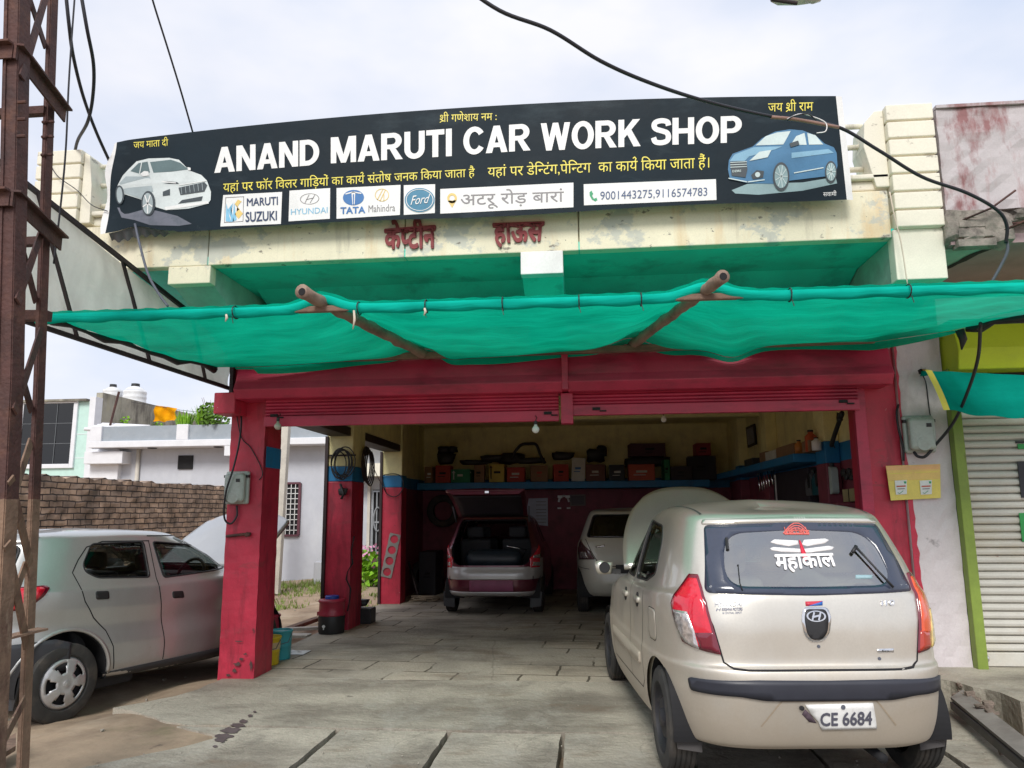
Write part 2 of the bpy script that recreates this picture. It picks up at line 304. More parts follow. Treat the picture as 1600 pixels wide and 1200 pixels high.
        if bevel:
            md = o.modifiers.new('bevel', 'BEVEL'); md.width = bevel; md.segments = seg; md.limit_method = 'ANGLE'; md.angle_limit = rad(40)
            md.use_clamp_overlap = True
        return o
def tag(o, label=None, cat=None, group=None, kind=None):
    if label: o['label'] = label
    if cat: o['category'] = cat
    if group: o['group'] = group
    if kind: o['kind'] = kind
    return o
def thing(name, label, cat, loc=(0,0,0), rz=0, group=None):
    o = bpy.data.objects.new(name, None); COL.objects.link(o); o.location = loc; o.rotation_euler = (0, 0, rz); o.empty_display_size = .2
    return tag(o, label, cat, group)
def smoothcurve(pts, k=8):                               # Catmull-Rom through the points
    p = [Vector(q) for q in pts]; p = [p[0]*2-p[1]]+p+[p[-1]*2-p[-2]]; out = []
    for i in range(1, len(p)-2):
        for j in range(k):
            t = j/k; a, b, c, d = p[i-1], p[i], p[i+1], p[i+2]
            out.append(.5*((2*b)+(c-a)*t+(2*a-5*b+4*c-d)*t*t+(3*b-a-3*c+d)*t**3))
    return out+[p[-2]]
def pip(x, y, poly):
    c = False; j = len(poly)-1
    for i in range(len(poly)):
        xi, yi = poly[i][0], poly[i][1]; xj, yj = poly[j][0], poly[j][1]
        if (yi > y) != (yj > y) and x < (xj-xi)*(y-yi)/(yj-yi)+xi: c = not c
        j = i
    return c
def roundpoly(poly, r, k=5):
    out = []; n = len(poly)
    for i in range(n):
        a, b, c = Vector(poly[i-1][:2]), Vector(poly[i][:2]), Vector(poly[(i+1) % n][:2])
        da, dc = (a-b), (c-b); q = min(r, da.length*.45, dc.length*.45); da.normalize(); dc.normalize()
        p, s = b+da*q, b+dc*q
        for j in range(k+1):
            t = j/k; out.append(((1-t)**2*p+2*t*(1-t)*b+t*t*s)[:2])
    return out
def resample(poly, step, closed=True):
    out = []; n = len(poly)
    for i in range(n if closed else n-1):
        a, b = Vector(poly[i]), Vector(poly[(i+1) % n]); k = max(1, int(math.ceil((b-a).length/step)))
        out += [tuple(a+(b-a)*(j/k)) for j in range(k)]
    if not closed: out.append(tuple(poly[-1]))
    return out

# ------------------------------------------------------------ lettering
_tc = {}
def _raw(s, off=0):
    k = (s, off)
    if k in _tc: return _tc[k]
    cu = bpy.data.curves.new('t', 'FONT'); cu.body = s; cu.offset = off; cu.resolution_u = 3
    o = bpy.data.objects.new('t', cu); COL.objects.link(o); bpy.context.view_layer.update()
    me = bpy.data.meshes.new_from_object(o.evaluated_get(bpy.context.evaluated_depsgraph_get()))
    v = [(q.co.x, q.co.y) for q in me.vertices]; f = [tuple(p.vertices) for p in me.polygons]
    bpy.data.objects.remove(o); bpy.data.curves.remove(cu); bpy.data.meshes.remove(me)
    _tc[k] = (v, f); return _tc[k]
def _adv(s):
    v, _ = _raw(s+'A'); return max(q[0] for q in v)-.667
def _cut(v, f, x):
    bm = bmesh.new(); vs = [bm.verts.new((a, b, 0)) for a, b in v]
    for q in f:
        try: bm.faces.new([vs[i] for i in q])
        except ValueError: pass
    bmesh.ops.bisect_plane(bm, geom=bm.verts[:]+bm.edges[:]+bm.faces[:], plane_co=(x, 0, 0), plane_no=(1, 0, 0), clear_outer=True)
    bm.verts.index_update(); r = ([(q.co.x, q.co.y) for q in bm.verts], [tuple(q.index for q in p.verts) for p in bm.faces]); bm.free(); return r
def _strokes(lines, wd):
    v = []; f = []
    for ln in lines:
        for (a, b) in zip(ln, ln[1:]):
            a, b = Vector(a), Vector(b); d = (b-a).normalized()*wd/2; n = Vector((-d.y, d.x)); o = len(v)
            v += [tuple(a-d+n), tuple(a-d-n), tuple(b+d-n), tuple(b+d+n)]; f.append((o, o+1, o+2, o+3))
    return v, f
BOLD = ((0, 0), (1, 0), (-1, 0), (0, 1), (0, -1), (.7, .7), (-.7, .7), (.7, -.7), (-.7, -.7))
def words(s, off=0):
    if off > .015:                                       # heavy lettering: the strokes are thickened by shifted copies
        v, f, adv = words(s, 0); V = []; F = []
        for dx, dy in BOLD:
            o = len(V); V += [(a+dx*off, b+dy*off) for a, b in v]; F += [tuple(k+o for k in q) for q in f]
        return V, F, adv
    return words1(s, 0)
def words1(s, off=0):
    """mesh of a line of writing.  Devanagari is typed in visual order; '<x>' = half form of x (stem cut off),
    '^' = repha hook over the previous letter, '~' = slanted stroke of the sri ligature on the next letter"""
    V = []; F = []; x = 0; i = 0
    def put(v, f, dx):
        o = len(V); V.extend((a+dx, b) for a, b in v); F.extend(tuple(k+o for k in q) for q in f)
    while i < len(s):
        c = s[i]
        if c == '<':
            g = s[i+1]; a = _adv(g); v, f = _cut(*_raw(g, off), a*.66); put(v, f, x); x += a*.66; i += 3; continue
        if c == '^': put(*_strokes([[(-.16, .64), (-.10, .78), (-.20, .88), (-.30, .82)]], .07+2*off), x); i += 1; continue
        if c == '~': put(*_strokes([[(.06, -.02), (.32, .14)], [(.32, .14), (.42, .10)]], .07+2*off), x); i += 1; continue
        j = i+1
        while j < len(s) and s[j] not in '<^~': j += 1
        run = s[i:j]; v, f = _raw(run, off) if run.strip() else ([], [])
        put(v, f, x); x += _adv(run); i = j
    return V, F, x

def ranks(nv, F, mod=40):
    """a small layer number for each separate stroke group, so that overlapping glyph parts never share a plane"""
    par = list(range(nv))
    def fd(a):
        while par[a] != a: par[a] = par[par[a]]; a = par[a]
        return a
    for f in F:
        for a in f[1:]: par[fd(a)] = fd(f[0])
    ids = {}; return [ids.setdefault(fd(i), len(ids)) % mod for i in range(nv)]

class Flat:
    """flat printed artwork on a plane: coordinates are read off the photo and put on the real plane y=Y"""
    def __init__(s, fn): s.mb = MB(); s.fn = fn          # fn(px,py,layer) -> 3D point
    def poly(s, pts, mat, layer=1):
        s.mb.mat(mat).face([s.fn(x, y, layer) for x, y in pts]); return s
    def ell(s, cx, cy, rx, ry, mat, layer=1, rot=0, n=28, r0=0):
        P = []
        for k in range(n):
            a = 2*pi*k/n; u, v = rx*cos(a), ry*sin(a); P.append((cx+u*cos(rot)-v*sin(rot), cy+u*sin(rot)+v*cos(rot)))
        if not r0: return s.poly(P, mat, layer)
        s.mb.mat(mat); Q = [(cx+(x-cx)*r0, cy+(y-cy)*r0) for x, y in P]
        for k in range(n):
            k2 = (k+1) % n; s.mb.add([s.fn(*P[k], layer), s.fn(*P[k2], layer), s.fn(*Q[k2], layer), s.fn(*Q[k], layer)], [(0,1,2,3)])
        return s
    def line(s, pts, wd, mat, layer=1):
        v, f = _strokes([pts], wd); s.mb.mat(mat).add([s.fn(x, y, layer) for x, y in v], f); return s
    def text(s, t, bl, br, tl, tr, mat, layer=1, off=0, y0=0, y1=None, sk=0):
        v, f, adv = words(t, off)
        if y1 is None: y1 = .728
        x0 = min(a for a, b in v); x1 = max(a for a, b in v); s.mb.mat(mat); P = []; rk = ranks(len(v), f)
        for (a, b), k in zip(v, rk):
            u = (a-x0)/(x1-x0); q = (b-y0)/(y1-y0); u += sk*q
            lx = bl[0]+(br[0]-bl[0])*u; ly = bl[1]+(br[1]-bl[1])*u; hx = tl[0]+(tr[0]-tl[0])*u; hy = tl[1]+(tr[1]-tl[1])*u
            P.append(s.fn(lx+(hx-lx)*q, ly+(hy-ly)*q, layer+.02*k))
        s.mb.add(P, f); return s
    def hindi(s, t, bl, br, tl, tr, mat, layer=1, off=.012): return s.text(t, bl, br, tl, tr, mat, layer, off, 0, .622)
    def build(s, name, parent): return s.mb.build(name, None, parent, fix=False)
# ============================================================ GROUND
def ground_mat():
    m = M('dirt_ground', (.36, .27, .19), .95, var=.25, vs=1.2, bump=.8, bs=6, stains=[((.17, .125, .09), 1.1, .5, .68, .7), ((.52, .43, .33), (.9, .9, .9), .55, .7, .6), ((.12, .15, .05), .8, .60, .72, .55), ((.08, .06, .05), 7, .64, .72, .6)]); return m
DIRT = ground_mat()
def concrete_mat(name, slabs=False):
    m = M(name, (.40, .365, .30), .82, var=.20, vs=1.6, bump=.6, bs=26, grain=.14, stains=[((.15, .13, .105), (.7, 1.5, 1), .47, .64, .72), ((.09, .08, .07), (1.7, 1.1, 1), .62, .74, .5), ((.44, .42, .37), (1.6, .9, 1), .55, .68, .6), ((.20, .15, .105), (1.3, 2.4, 1), .57, .68, .6), ((.05, .045, .04), (5, 5, 5), .665, .72, .6), ((.50, .48, .44), 18, .70, .76, .5)])
    t = m.node_tree; n = t.nodes; l = t.links; p = n['Principled BSDF']; src = p.inputs['Base Color'].links[0].from_socket
    tc = n.new('ShaderNodeTexCoord')
    # hairline cracks
    wp = n.new('ShaderNodeTexNoise'); wp.inputs['Scale'].default_value = 2.5; wp.inputs['Detail'].default_value = 5; l.new(tc.outputs['Object'], wp.inputs['Vector'])
    ms = n.new('ShaderNodeVectorMath'); ms.operation = 'MULTIPLY_ADD'; ms.inputs[1].default_value = (1.1, 1.1, 0); l.new(wp.outputs['Color'], ms.inputs[0]); l.new(tc.outputs['Object'], ms.inputs[2])
    vo = n.new('ShaderNodeTexVoronoi'); vo.feature = 'DISTANCE_TO_EDGE'; vo.inputs['Scale'].default_value = .28; l.new(ms.outputs[0], vo.inputs['Vector'])
    r = n.new('ShaderNodeMapRange'); r.inputs[1].default_value = .0; r.inputs[2].default_value = .004; r.inputs[3].default_value = .30; r.inputs[4].default_value = 0; l.new(vo.outputs[0], r.inputs[0])
    x = n.new('ShaderNodeMix'); x.data_type = 'RGBA'; l.new(r.outputs[0], x.inputs[0]); l.new(src, x.inputs[6]); x.inputs[7].default_value = (.07, .06, .05, 1)
    out = x.outputs[2]
    if slabs:
        mp = n.new('ShaderNodeMapping'); mp.inputs['Rotation'].default_value = (0, 0, rad(4)); l.new(ms.outputs[0], mp.inputs[0])
        ms.inputs[1].default_value = (.10, .10, 0)
        bk = n.new('ShaderNodeTexBrick'); bk.inputs['Scale'].default_value = 1.0; bk.inputs['Brick Width'].default_value = .62; bk.inputs['Row Height'].default_value = .46
        bk.inputs['Mortar Size'].default_value = .012; bk.inputs['Color1'].default_value = (.9, .9, .9, 1); bk.inputs['Color2'].default_value = (1.15, 1.12, 1.08, 1); bk.inputs['Mortar'].default_value = (.25, .23, .2, 1)
        l.new(mp.outputs[0], bk.inputs['Vector'])
        # broken patches where the slabs are worn away
        nn = n.new('ShaderNodeTexNoise'); nn.inputs['Scale'].default_value = .9; nn.inputs['Detail'].default_value = 5; l.new(tc.outputs['Object'], nn.inputs['Vector'])
        rr = n.new('ShaderNodeMapRange'); rr.inputs[1].default_value = .46; rr.inputs[2].default_value = .52; rr.inputs[3].default_value = 0; rr.inputs[4].default_value = 1; l.new(nn.outputs[0], rr.inputs[0])
        q = n.new('ShaderNodeMix'); q.data_type = 'RGBA'; q.blend_type = 'MULTIPLY'; l.new(rr.outputs[0], q.inputs[0]); l.new(out, q.inputs[6]); l.new(bk.outputs[0], q.inputs[7]); out = q.outputs[2]
    l.new(out, p.inputs['Base Color']); return m
CONC = concrete_mat('concrete_paving'); CONCS = concrete_mat('stone_slab_floor', True)

def gz(x, y):                                          # height of the bare earth
    n = .035*sin(x*1.9+y*.7)+.025*sin(x*3.7-y*2.1+1)+.015*sin(y*5.3+x*4.1)
    if abs(x) > 14 or y < -3 or y > 24: n *= .3
    bank = max(0, min(1, (x+4.0)/.5))*max(0, min(1, (-2.35-x)/.15))*max(0, min(1, (y-3.6)/.6))*max(0, min(1, (7.6-y)/.5))
    low = .09 if -2.45 < x < 2.95 and 3.9 < y < 7.2 else 0
    return -.085+n*.8*(1-bank)+.072*bank-low
g = MB()
xs = [-300, -120, -60, -30, -18, -14]+[-12+.2*i for i in range(60)]+[0, 2, 4, 8, 14, 30, 60, 120, 300]
ys = [-300, -100, -40, -15, -6, 0, 2]+[3+.2*i for i in range(85)]+[21, 24, 30, 60, 120, 300]
for y in ys:
    for x in xs: g.v.append(Vector((x, y, gz(x, y))))
nx = len(xs)
for j in range(len(ys)-1):
    for i in range(nx-1): g.f.append([j*nx+i, j*nx+i+1, (j+1)*nx+i+1, (j+1)*nx+i]); g.m.append(0)
tag(g.build('ground', DIRT, smooth=True), kind='structure')

def sheet(name, poly, z, th, mat, jag=0, seed=0, kind='structure'):
    """paving with its own thickness; jag roughens the outline"""
    rnd = random.Random(seed); P = resample(poly, .12) if jag else poly
    P = [(x+rnd.uniform(-jag, jag), y+rnd.uniform(-jag, jag), z) for x, y in P]
    o = MB().prism(P, (0, 0, -th)).build(name, mat)
    if kind: tag(o, kind=kind)
    return o
# apron in front of the workshop (ragged edge to the dirt on the left) and the garage floor
sheet('concrete_apron', [(-3.35, 7.05), (-3.36, 6.66), (-3.45, 6.3), (-3.72, 5.95), (-3.15, 5.62), (-2.9, 5.51), (2.7, 5.51), (2.66, 6.0), (2.75, 7.0), (2.75, 7.05)], 0, .18, CONC, .018, 3)
sheet('garage_floor', [(-3.4, 7.06), (2.78, 7.06), (2.78, 15), (-3.4, 15)], .0, .2, CONCS)
# drain cover slabs along the road edge
edges = [-3.0, -1.755, -.975, -.19, .60, 1.38, 2.17, 2.9]
lab = ['ragged left end slab of the drain covers with a dark oil trail beside the dirt', 'drain cover slab left of the middle of the garage front', 'drain cover slab in front of the garage centre', 'drain cover slab just left of the beige car', "drain cover slab under the beige car's left rear wheel", "drain cover slab under the middle of the beige car", "drain cover slab by the beige car's right rear wheel"]
for i in range(7):
    a, b = edges[i], edges[i+1]; sk = [-.05, -.05, -.02, .02, .04, .05, .05][i]
    rnd = random.Random(i)
    p = [(a+.016, 5.475), (b-.016, 5.475), (b-.018+sk*.3, 4.1), (a+.018+sk*.3, 4.1)]
    if i == 0: p = [(-2.95, 5.47), (b-.022, 5.47), (b-.05, 4.1), (-3.3, 4.1), (-3.03, 4.6), (-2.66, 5.0), (-2.5, 5.25)]
    P = resample(p, .1); P = [(x+rnd.uniform(-.005, .005), y+rnd.uniform(-.007, .007), -.004*(i % 3)) for x, y in P]
    tag(MB().prism(P, (0, 0, -.14)).build('drain_slab', CONC), lab[i], 'slab', 'drain cover slabs along the road edge')
tag(MB().box(-4.1, 2.95, 1.0, 4.07, -.2, -.03).build('road', M('road_grey', (.20, .185, .165), .9, var=.2, bump=.5, bs=20)), kind='structure')
om = MB().mat(M('oil_stain', (.105, .085, .085), .6, var=.3)); rnd = random.Random(4)
for px, py, rx, ry in ((398, 1112, 3, 1.5), (391, 1118, 4, 2), (380, 1127, 7, 3), (372, 1133, 12, 4), (360, 1141, 16, 5), (350, 1150, 14, 4), (345, 1156, 9, 4), (336, 1166, 4, 2)):
    om.face([tuple(UZ(px+rx*cos(a)*rnd.uniform(.7, 1.2), py+ry*sin(a)*rnd.uniform(.7, 1.2), .004+.0004*(px % 7))) for a in [2*pi*k/14 for k in range(14)]])
tag(om.build('oil_trail', None), 'dark trail of oil drips on the concrete left of the middle', 'oil stain')
# right hand pavement in front of the shuttered shop
sheet('raised_pavement', [(2.80, 7.1), (2.72, 6.55), (2.95, 6.05), (3.05, 5.4), (3.1, 4.2), (9, 4.2), (9, 7.1)], .17, .32, CONC, .03, 9)

# ============================================================ WORKSHOP BUILDING
B = thing('workshop_building', 'red painted open car workshop with cream balcony front and teal soffit', 'building', (-.3, 7.0, 0))
def pillar(x0, x1, y0, y1, zt, front=True, chips=0):
    m = MB()
    if front:
        m.mat(RED).box(x0, x1, y0, y1, -.15, zt)
    else:
        m.mat(RED).box(x0, x1, y0, y1, -.1, 1.9); m.mat(BLUE).box(x0, x1, y0, y1, 1.9, 2.1); m.mat(YEL).box(x0, x1, y0, y1, 2.1, zt)
    return m.build('pillar', None, B, bevel=.012)
# front left pillar: irregular hand plastered faces
def rough_pillar():
    nz = 46; P = [(-3.4, 7.0), (-3.23, 7.0), (-3.06, 7.0), (-3.06, 7.2), (-3.06, 7.4), (-3.4, 7.4)]
    rnd = random.Random(4); m = MB().mat(RED); k = len(P)
    for j in range(nz+1):
        z = -.2+(2.95+.2)*j/nz
        for i, (x, y) in enumerate(P):
            d = rnd.uniform(-.0018, .0018); e = .02*max(0, .25-z) if i in (0, 1) else 0
            m.v.append(Vector((x+d-(e if i == 0 else 0), y+d-e, z)))
    for j in range(nz):
        for i in range(k): m.f.append([j*k+i, j*k+(i+1) % k, (j+1)*k+(i+1) % k, (j+1)*k+i]); m.m.append(0)
    o = m.build('pillar', None, B); tag(o, 'front left red pillar with scuffed base')
    q = MB().mat(BLUE).box(-3.054, -3.05, 7.04, 7.39, 1.93, 2.13); q.build('paint_band', None, o)
rough_pillar()
ck = MB().mat(DARK)
def crackline(pts, w_, Y):
    P = [UY(x, y, Y) for x, y in pts]; L_ = [p+Vector((-w_*(.4+.6*abs(sin(i*2.1))), 0, 0)) for i, p in enumerate(P)]; R_ = [p+Vector((w_*(.4+.6*abs(cos(i*1.7))), 0, 0)) for i, p in enumerate(P)]
    n = len(P); ck.add(L_+R_, [(i, i+1, n+i+1, n+i) for i in range(n-1)])
crackline([(553, 838), (549, 862), (551, 880), (543, 893), (541, 905), (548, 920), (546, 938), (543, 955)], .012, 9.846)
ck.build('plaster_crack', None, B)
sf = MB().mat(M('scuffed_base', (.10, .05, .05), .8, var=.4)); rnd = random.Random(9)
for px, py, rx, ry in ((370, 1038, 7, 4), (377, 1030, 5, 3), (366, 1048, 4, 5), (392, 1040, 3, 8), (356, 1055, 5, 3), (383, 1022, 4, 2), (374, 1002, 7, 1.5)):
    sf.face([tuple(UY(px+rx*cos(a)*rnd.uniform(.4, 1.2), py+ry*sin(a)*rnd.uniform(.4, 1.2), 6.975)) for a in [2*pi*k/11 for k in range(11)]])
sf.build('scuff_marks', None, B)
pillar(-3.43, -3.07, 9.85, 10.4, 3.15, False); pillar(-3.42, -3.07, 12.6, 12.95, 3.15, False)
m = MB(); m.mat(MAROON).box(-3.42, -3.22, 12.95, 15.0, -.1, 1.9); m.mat(BLUE).box(-3.42, -3.22, 12.95, 15.0, 1.9, 2.1); m.mat(YEL).box(-3.42, -3.22, 12.95, 15.0, 2.1, 3.15); m.build('side_wall', None, B)
# lintels over the side openings, dark steel beneath
for a, b in ((7.4, 9.85), (10.4, 12.6)):
    m = MB().mat(YEL).box(-3.4, -3.1, a, b, 2.62, 3.15); m.mat(DKST).box(-3.395, -3.105, a, b, 2.5, 2.616); m.build('lintel', None, B, bevel=.008)
for y0 in (9.80, 12.55): MB().box(-3.44, -3.40, y0, y0+.045, 0, 2.5).build('door_jamb', DKST, B)
m = MB(); m.mat(MAROON).box(-3.42, 3.0, 15.0, 15.2, -.1, 1.9); m.mat(BLUE).box(-3.42, 3.0, 15.0, 15.2, 1.9, 2.1); m.mat(YEL).box(-3.42, 3.0, 15.0, 15.2, 2.1, 3.15); m.build('back_wall', None, B)
MB().mat(BLUE).box(-3.2, 2.3, 14.35, 14.995, 1.9, 2.03).build('shelf', None, B, bevel=.01)
m = MB()
m.mat(MAROON).box(2.78, 2.98, 7.4, 15.0, -.1, 2.0); m.mat(BLUE).box(2.78, 2.98, 7.4, 15.0, 2.0, 2.2); m.mat(YEL).box(2.78, 2.98, 7.4, 15.0, 2.2, 3.15)
m.build('side_wall', None, B)
for y0 in (8.55, 11.2, 13.2):
    m = MB().mat(MAROON).box(2.62, 2.777, y0, y0+.35, -.1, 1.98); m.mat(BLUE).box(2.62, 2.777, y0, y0+.35, 1.98, 2.22); m.mat(YEL).box(2.62, 2.777, y0, y0+.35, 2.22, 3.15)
    m.build('pilaster', None, B, bevel=.01)
MB().mat(BLUE).box(2.40, 2.775, 9.0, 14.2, 2.02, 2.12).build('shelf', None, B, bevel=.008)
MB().mat(YEL).box(-3.4, 2.98, 7.3, 15.2, 3.15, 3.3).build('ceiling', None, B)
for y0 in (9.0, 12.0): MB().mat(YEL).box(-3.08, 2.76, y0, y0+.3, 2.92, 3.146).build('ceiling_beam', None, B, bevel=.008)
# right red column in front
MB().mat(RED).box(2.50, 2.80, 7.0, 7.4, -.1, 2.95).build('pillar', None, B, bevel=.014)
MB().mat(REDS).bar((2.46, 6.97, 0), (2.46, 6.97, 2.6), .10, .06, (0, 1, 0)).build('shutter_guide', None, B, bevel=.006)
MB().mat(REDS).bar((-3.02, 6.97, 0.0), (-3.02, 6.97, 2.6), .04, .06, (0, 1, 0)).build('shutter_guide', None, B, bevel=.006) if False else None
# shutter boxes: sloped hood above, rolled slats and bottom rail below
bx = MB().mat(REDS)
prof = [(6.72, 2.55), (6.66, 2.63), (6.70, 2.705), (6.78, 2.95), (7.0, 2.95), (7.0, 2.55)]
bx.prism([(-3.24, y, z) for y, z in prof], (3.06, 0, 0)); bx.prism([(-.13, y, z) for y, z in prof], (2.80, 0, 0))
bx.box(-.185, -.125, 6.67, 6.99, 2.56, 2.94)
bx.build('shutter_hood', None, B, bevel=.008)
sl = MB().mat(REDS)
for (a, b, zb) in ((-3.0, -.22, 2.30), (-.10, 2.42, 2.345)):
    k = 5
    for i in range(k):
        z0 = zb+.10+i*.032
        sl.prism([(a, 6.86, z0), (a, 6.85, z0+.010), (a, 6.85, z0+.022), (a, 6.86, z0+.030), (a, 6.89, z0+.030), (a, 6.89, z0)], (b-a, 0, 0))
    sl.box(a, b, 6.83, 6.89, zb, zb+.095)
sl.build('rolling_shutter', None, B, bevel=.004)
MB().mat(REDS).box(-.20, -.09, 6.80, 6.92, 2.27, 2.55).build('shutter_guide', None, B, bevel=.006)
m = MB().mat(RED).box(-3.46, -3.25, 6.74, 7.02, 2.42, 2.62); m.build('beam_end', None, B, bevel=.01)
for x, z in ((-2.9, 2.40), (-.32, 2.37), (.12, 2.40), (2.28, 2.42)):
    h = MB().mat(DARK).box(x-.035, x+.035, 6.815, 6.832, z-.012, z+.014); h.bar((x+.03, 6.82, z-.02), (x+.09, 6.82, z-.02), .012, .012); h.build('hasp', None, B)
# upper wall, balcony slab, soffit, fascia and brackets
MB().mat(RED).box(-3.42, 2.78, 6.99, 7.25, 2.956, 3.56).build('front_wall', None, B)
MB().mat(TEAL).box(-4.7, 2.78, 5.81, 7.3, 3.552, 3.62).build('soffit', None, B)
m = MB().mat(TEAL); m.prism([(-3.05, 5.83, 3.549), (-2.55, 5.83, 3.549), (-3.05, 6.9, 3.549)], (0, 0, -.05)) if False else None
fs = MB().mat(CREAM)
cuts = [-4.7, -3.1, -1.42, .0, 2.40]
for i, (a, b) in enumerate(zip(cuts, cuts[1:])): fs.box(a+.004, b-.004, 5.80-.003*(i % 2), 5.9, 3.545, 3.93)
fs.box(-4.7, 2.8, 5.86, 6.1, 3.56, 3.95)
fs.build('fascia', None, B, bevel=.008)
mo = MB().mat(CREAM2); mo.box(-4.7, 2.5, 5.84, 6.05, 3.952, 4.03); mo.box(-4.7, 2.5, 5.80, 6.08, 4.032, 4.075); mo.build('coping', None, B, bevel=.012)
br = MB().mat(CREAM).box(-3.44, -3.07, 5.7965, 5.9, 3.39, 3.543); br.mat(TEALP).prism([(-3.43, 5.9, 3.39), (-3.43, 5.9, 3.55), (-3.43, 6.95, 3.55), (-3.43, 6.95, 2.98)], (.35, 0, 0)); br.build('bracket', None, B, bevel=.008)
br = MB().mat(WHITE).box(-.47, -.13, 5.795, 5.9, 3.36, 3.55); br.mat(TEAL).prism([(-.465, 5.9, 3.36), (-.465, 5.9, 3.55), (-.465, 6.95, 3.55), (-.465, 6.95, 2.97)], (.33, 0, 0)); br.build('bracket', None, B, bevel=.006)
br = MB().mat(CREAM2).box(2.40, 2.77, 5.78, 5.9, 3.20, 3.60); br.mat(TEALP).prism([(2.41, 5.9, 3.2), (2.41, 5.9, 3.55), (2.41, 6.95, 3.55), (2.41, 6.95, 2.9)], (.35, 0, 0)); br.build('bracket', None, B, bevel=.008)
# teal cove strip where soffit meets the wall
MB().mat(TEAL).prism([(-3.0, 6.55, 3.552), (-3.0, 6.98, 3.552), (-3.0, 6.98, 3.40)], (5.4, 0, 0)).build('cove', None, B)
MB().mat(DARK).box(-1.95, 2.1, 6.975, 6.988, 3.24, 3.37).build('dark_strip', None, B)  # flat dark strip set on the wall below the soffit
# parapet posts with shadow grooves
def post(x0, x1, zb, zt, sweep):
    p = MB().mat(CREAM2); n = 7 if sweep > 0 else 5; h = (zt-zb)/n
    for i in range(n):
        z0, z1 = zb+i*h+.008, zb+(i+1)*h-.008
        p.box(x0, x1, 5.74, 6.1, z0, z1)
    p.box(x0+.012, x1-.012, 5.76, 6.08, zb, zt-.01)
    if sweep > 0: p.prism([(x0, 5.80, 3.96), (x0-.10, 5.80, 3.96), (x0-.17, 5.80, 4.30), (x0-.15, 5.80, 4.50), (x0-.06, 5.80, zt-.02), (x0, 5.80, zt-.02)], (0, .26, 0))
    else: p.prism([(x1, 5.78, 3.96), (x1+.10, 5.78, 3.96), (x1+.09, 5.78, 4.30), (x1+.05, 5.78, zt-.05), (x1, 5.78, zt-.02)], (0, .26, 0))
    p.build('parapet_post', None, B, bevel=.008)
post(2.42, 2.77, 3.60, 4.62, 1); post(-4.68, -4.27, 3.95, 4.63, -1)
for z in (4.17, 4.36, 4.54): MB().mat(CREAM2).tube([(-4.2, 5.93, z), (2.3, 5.93, z)], .022, 10).build('railing_pipe', None, B, smooth=True)
# raised lettering on the fascia
L = Flat(lambda x, y, l: UY(x, y, 5.79-.006*l))
L.hindi('केपीन' if False else 'के<प>टीन', (600, 388), (681, 386), (600, 359), (681, 353), M('maroon_letters', (.26, .05, .055), .7, var=.2), 1, .035)
MATL = MATS['maroon_letters']
def raised(L): lt = L.build('lettering', B); md = lt.modifiers.new('solid', 'SOLIDIFY'); md.thickness = .018
raised(L); L = Flat(L.fn)
L.hindi('हाऊस', (772, 379), (848, 375), (769, 350), (851, 347), MATS['maroon_letters'], 1, .035)
raised(L)
# rust streaked crack on the right bracket and gasket nailed to the third pillar are surface pattern / own things

# ============================================================ NEIGHBOUR SHOP (right)
S = thing('shuttered_shop', 'closed shop with white rolling shutter, lime frame and stained parapet', 'building', (5, 7, 0))
def rough_wall(m, x0, x1, y, y1, z0, z1, amp=.006, seed=1, n=(8, 40)):
    rnd = random.Random(seed)
    m.grid(lambda u, v: (x0+(x1-x0)*u, y+rnd.uniform(-amp, amp), z0+(z1-z0)*v), *n)
    m.box(x0, x1, y+amp*1.5, y1, z0, z1)
m = MB().mat(PLAST); rough_wall(m, 2.80, 3.20, 6.97, 7.4, -.1, 3.42); m.build('pillar', None, S)
# ragged edge of the red paint over the pillar's left side
rg = MB().mat(RED); rnd = random.Random(12); zz = [2.95*i/40 for i in range(41)]
wd = [.02+.035*max(0, 2.2-z)/2.2+rnd.uniform(-.010, .010)+.012*(z < 1.75) for z in zz]
rg.grid(lambda u, v: (2.801+u*wd[int(round(v*40))], 6.960, zz[int(round(v*40))]), 1, 40)
rg.box(2.803, 2.806, 6.9605, 6.97, 0, 2.9); rg.build('paint_overrun', None, S)
MB().mat(LIMEF).bar((3.245, 6.93, .12), (3.245, 6.93, 2.7), .085, .09, (0, 1, 0)).build('shutter_frame', None, S, bevel=.006)
sh = MB().mat(SHUT); z = .29; i = 0
while z < 2.74:
    hgt = .066
    sh.prism([(3.29, 7.03, z), (3.29, 7.004, z+.012), (3.29, 7.0, z+.030), (3.29, 7.004, z+.048), (3.29, 7.03, z+hgt-.004), (3.29, 7.05, z+hgt-.004), (3.29, 7.05, z)], (3.4, 0, 0)); z += hgt
shu = sh.build('rolling_shutter', None, S)
MB().mat(SHUT).box(3.29, 6.7, 6.985, 7.04, .175, .285).build('bottom_rail', None, S, bevel=.006)
MB().mat(DARK).box(3.29, 6.7, 7.055, 7.2, 0, 3.0).build('backing', None, S)
MB().mat(DKST).box(3.2, 6.8, 6.93, 7.2, 2.55, 2.66).build('beam', None, S)
hd = MB().mat(LIME); hd.prism([(3.22, 6.72, 2.66), (3.22, 6.68, 2.84), (3.22, 6.78, 3.12), (3.22, 7.1, 3.12), (3.22, 7.1, 2.66)], (3.6, 0, 0)); hd.build('shutter_hood', None, S, bevel=.01)
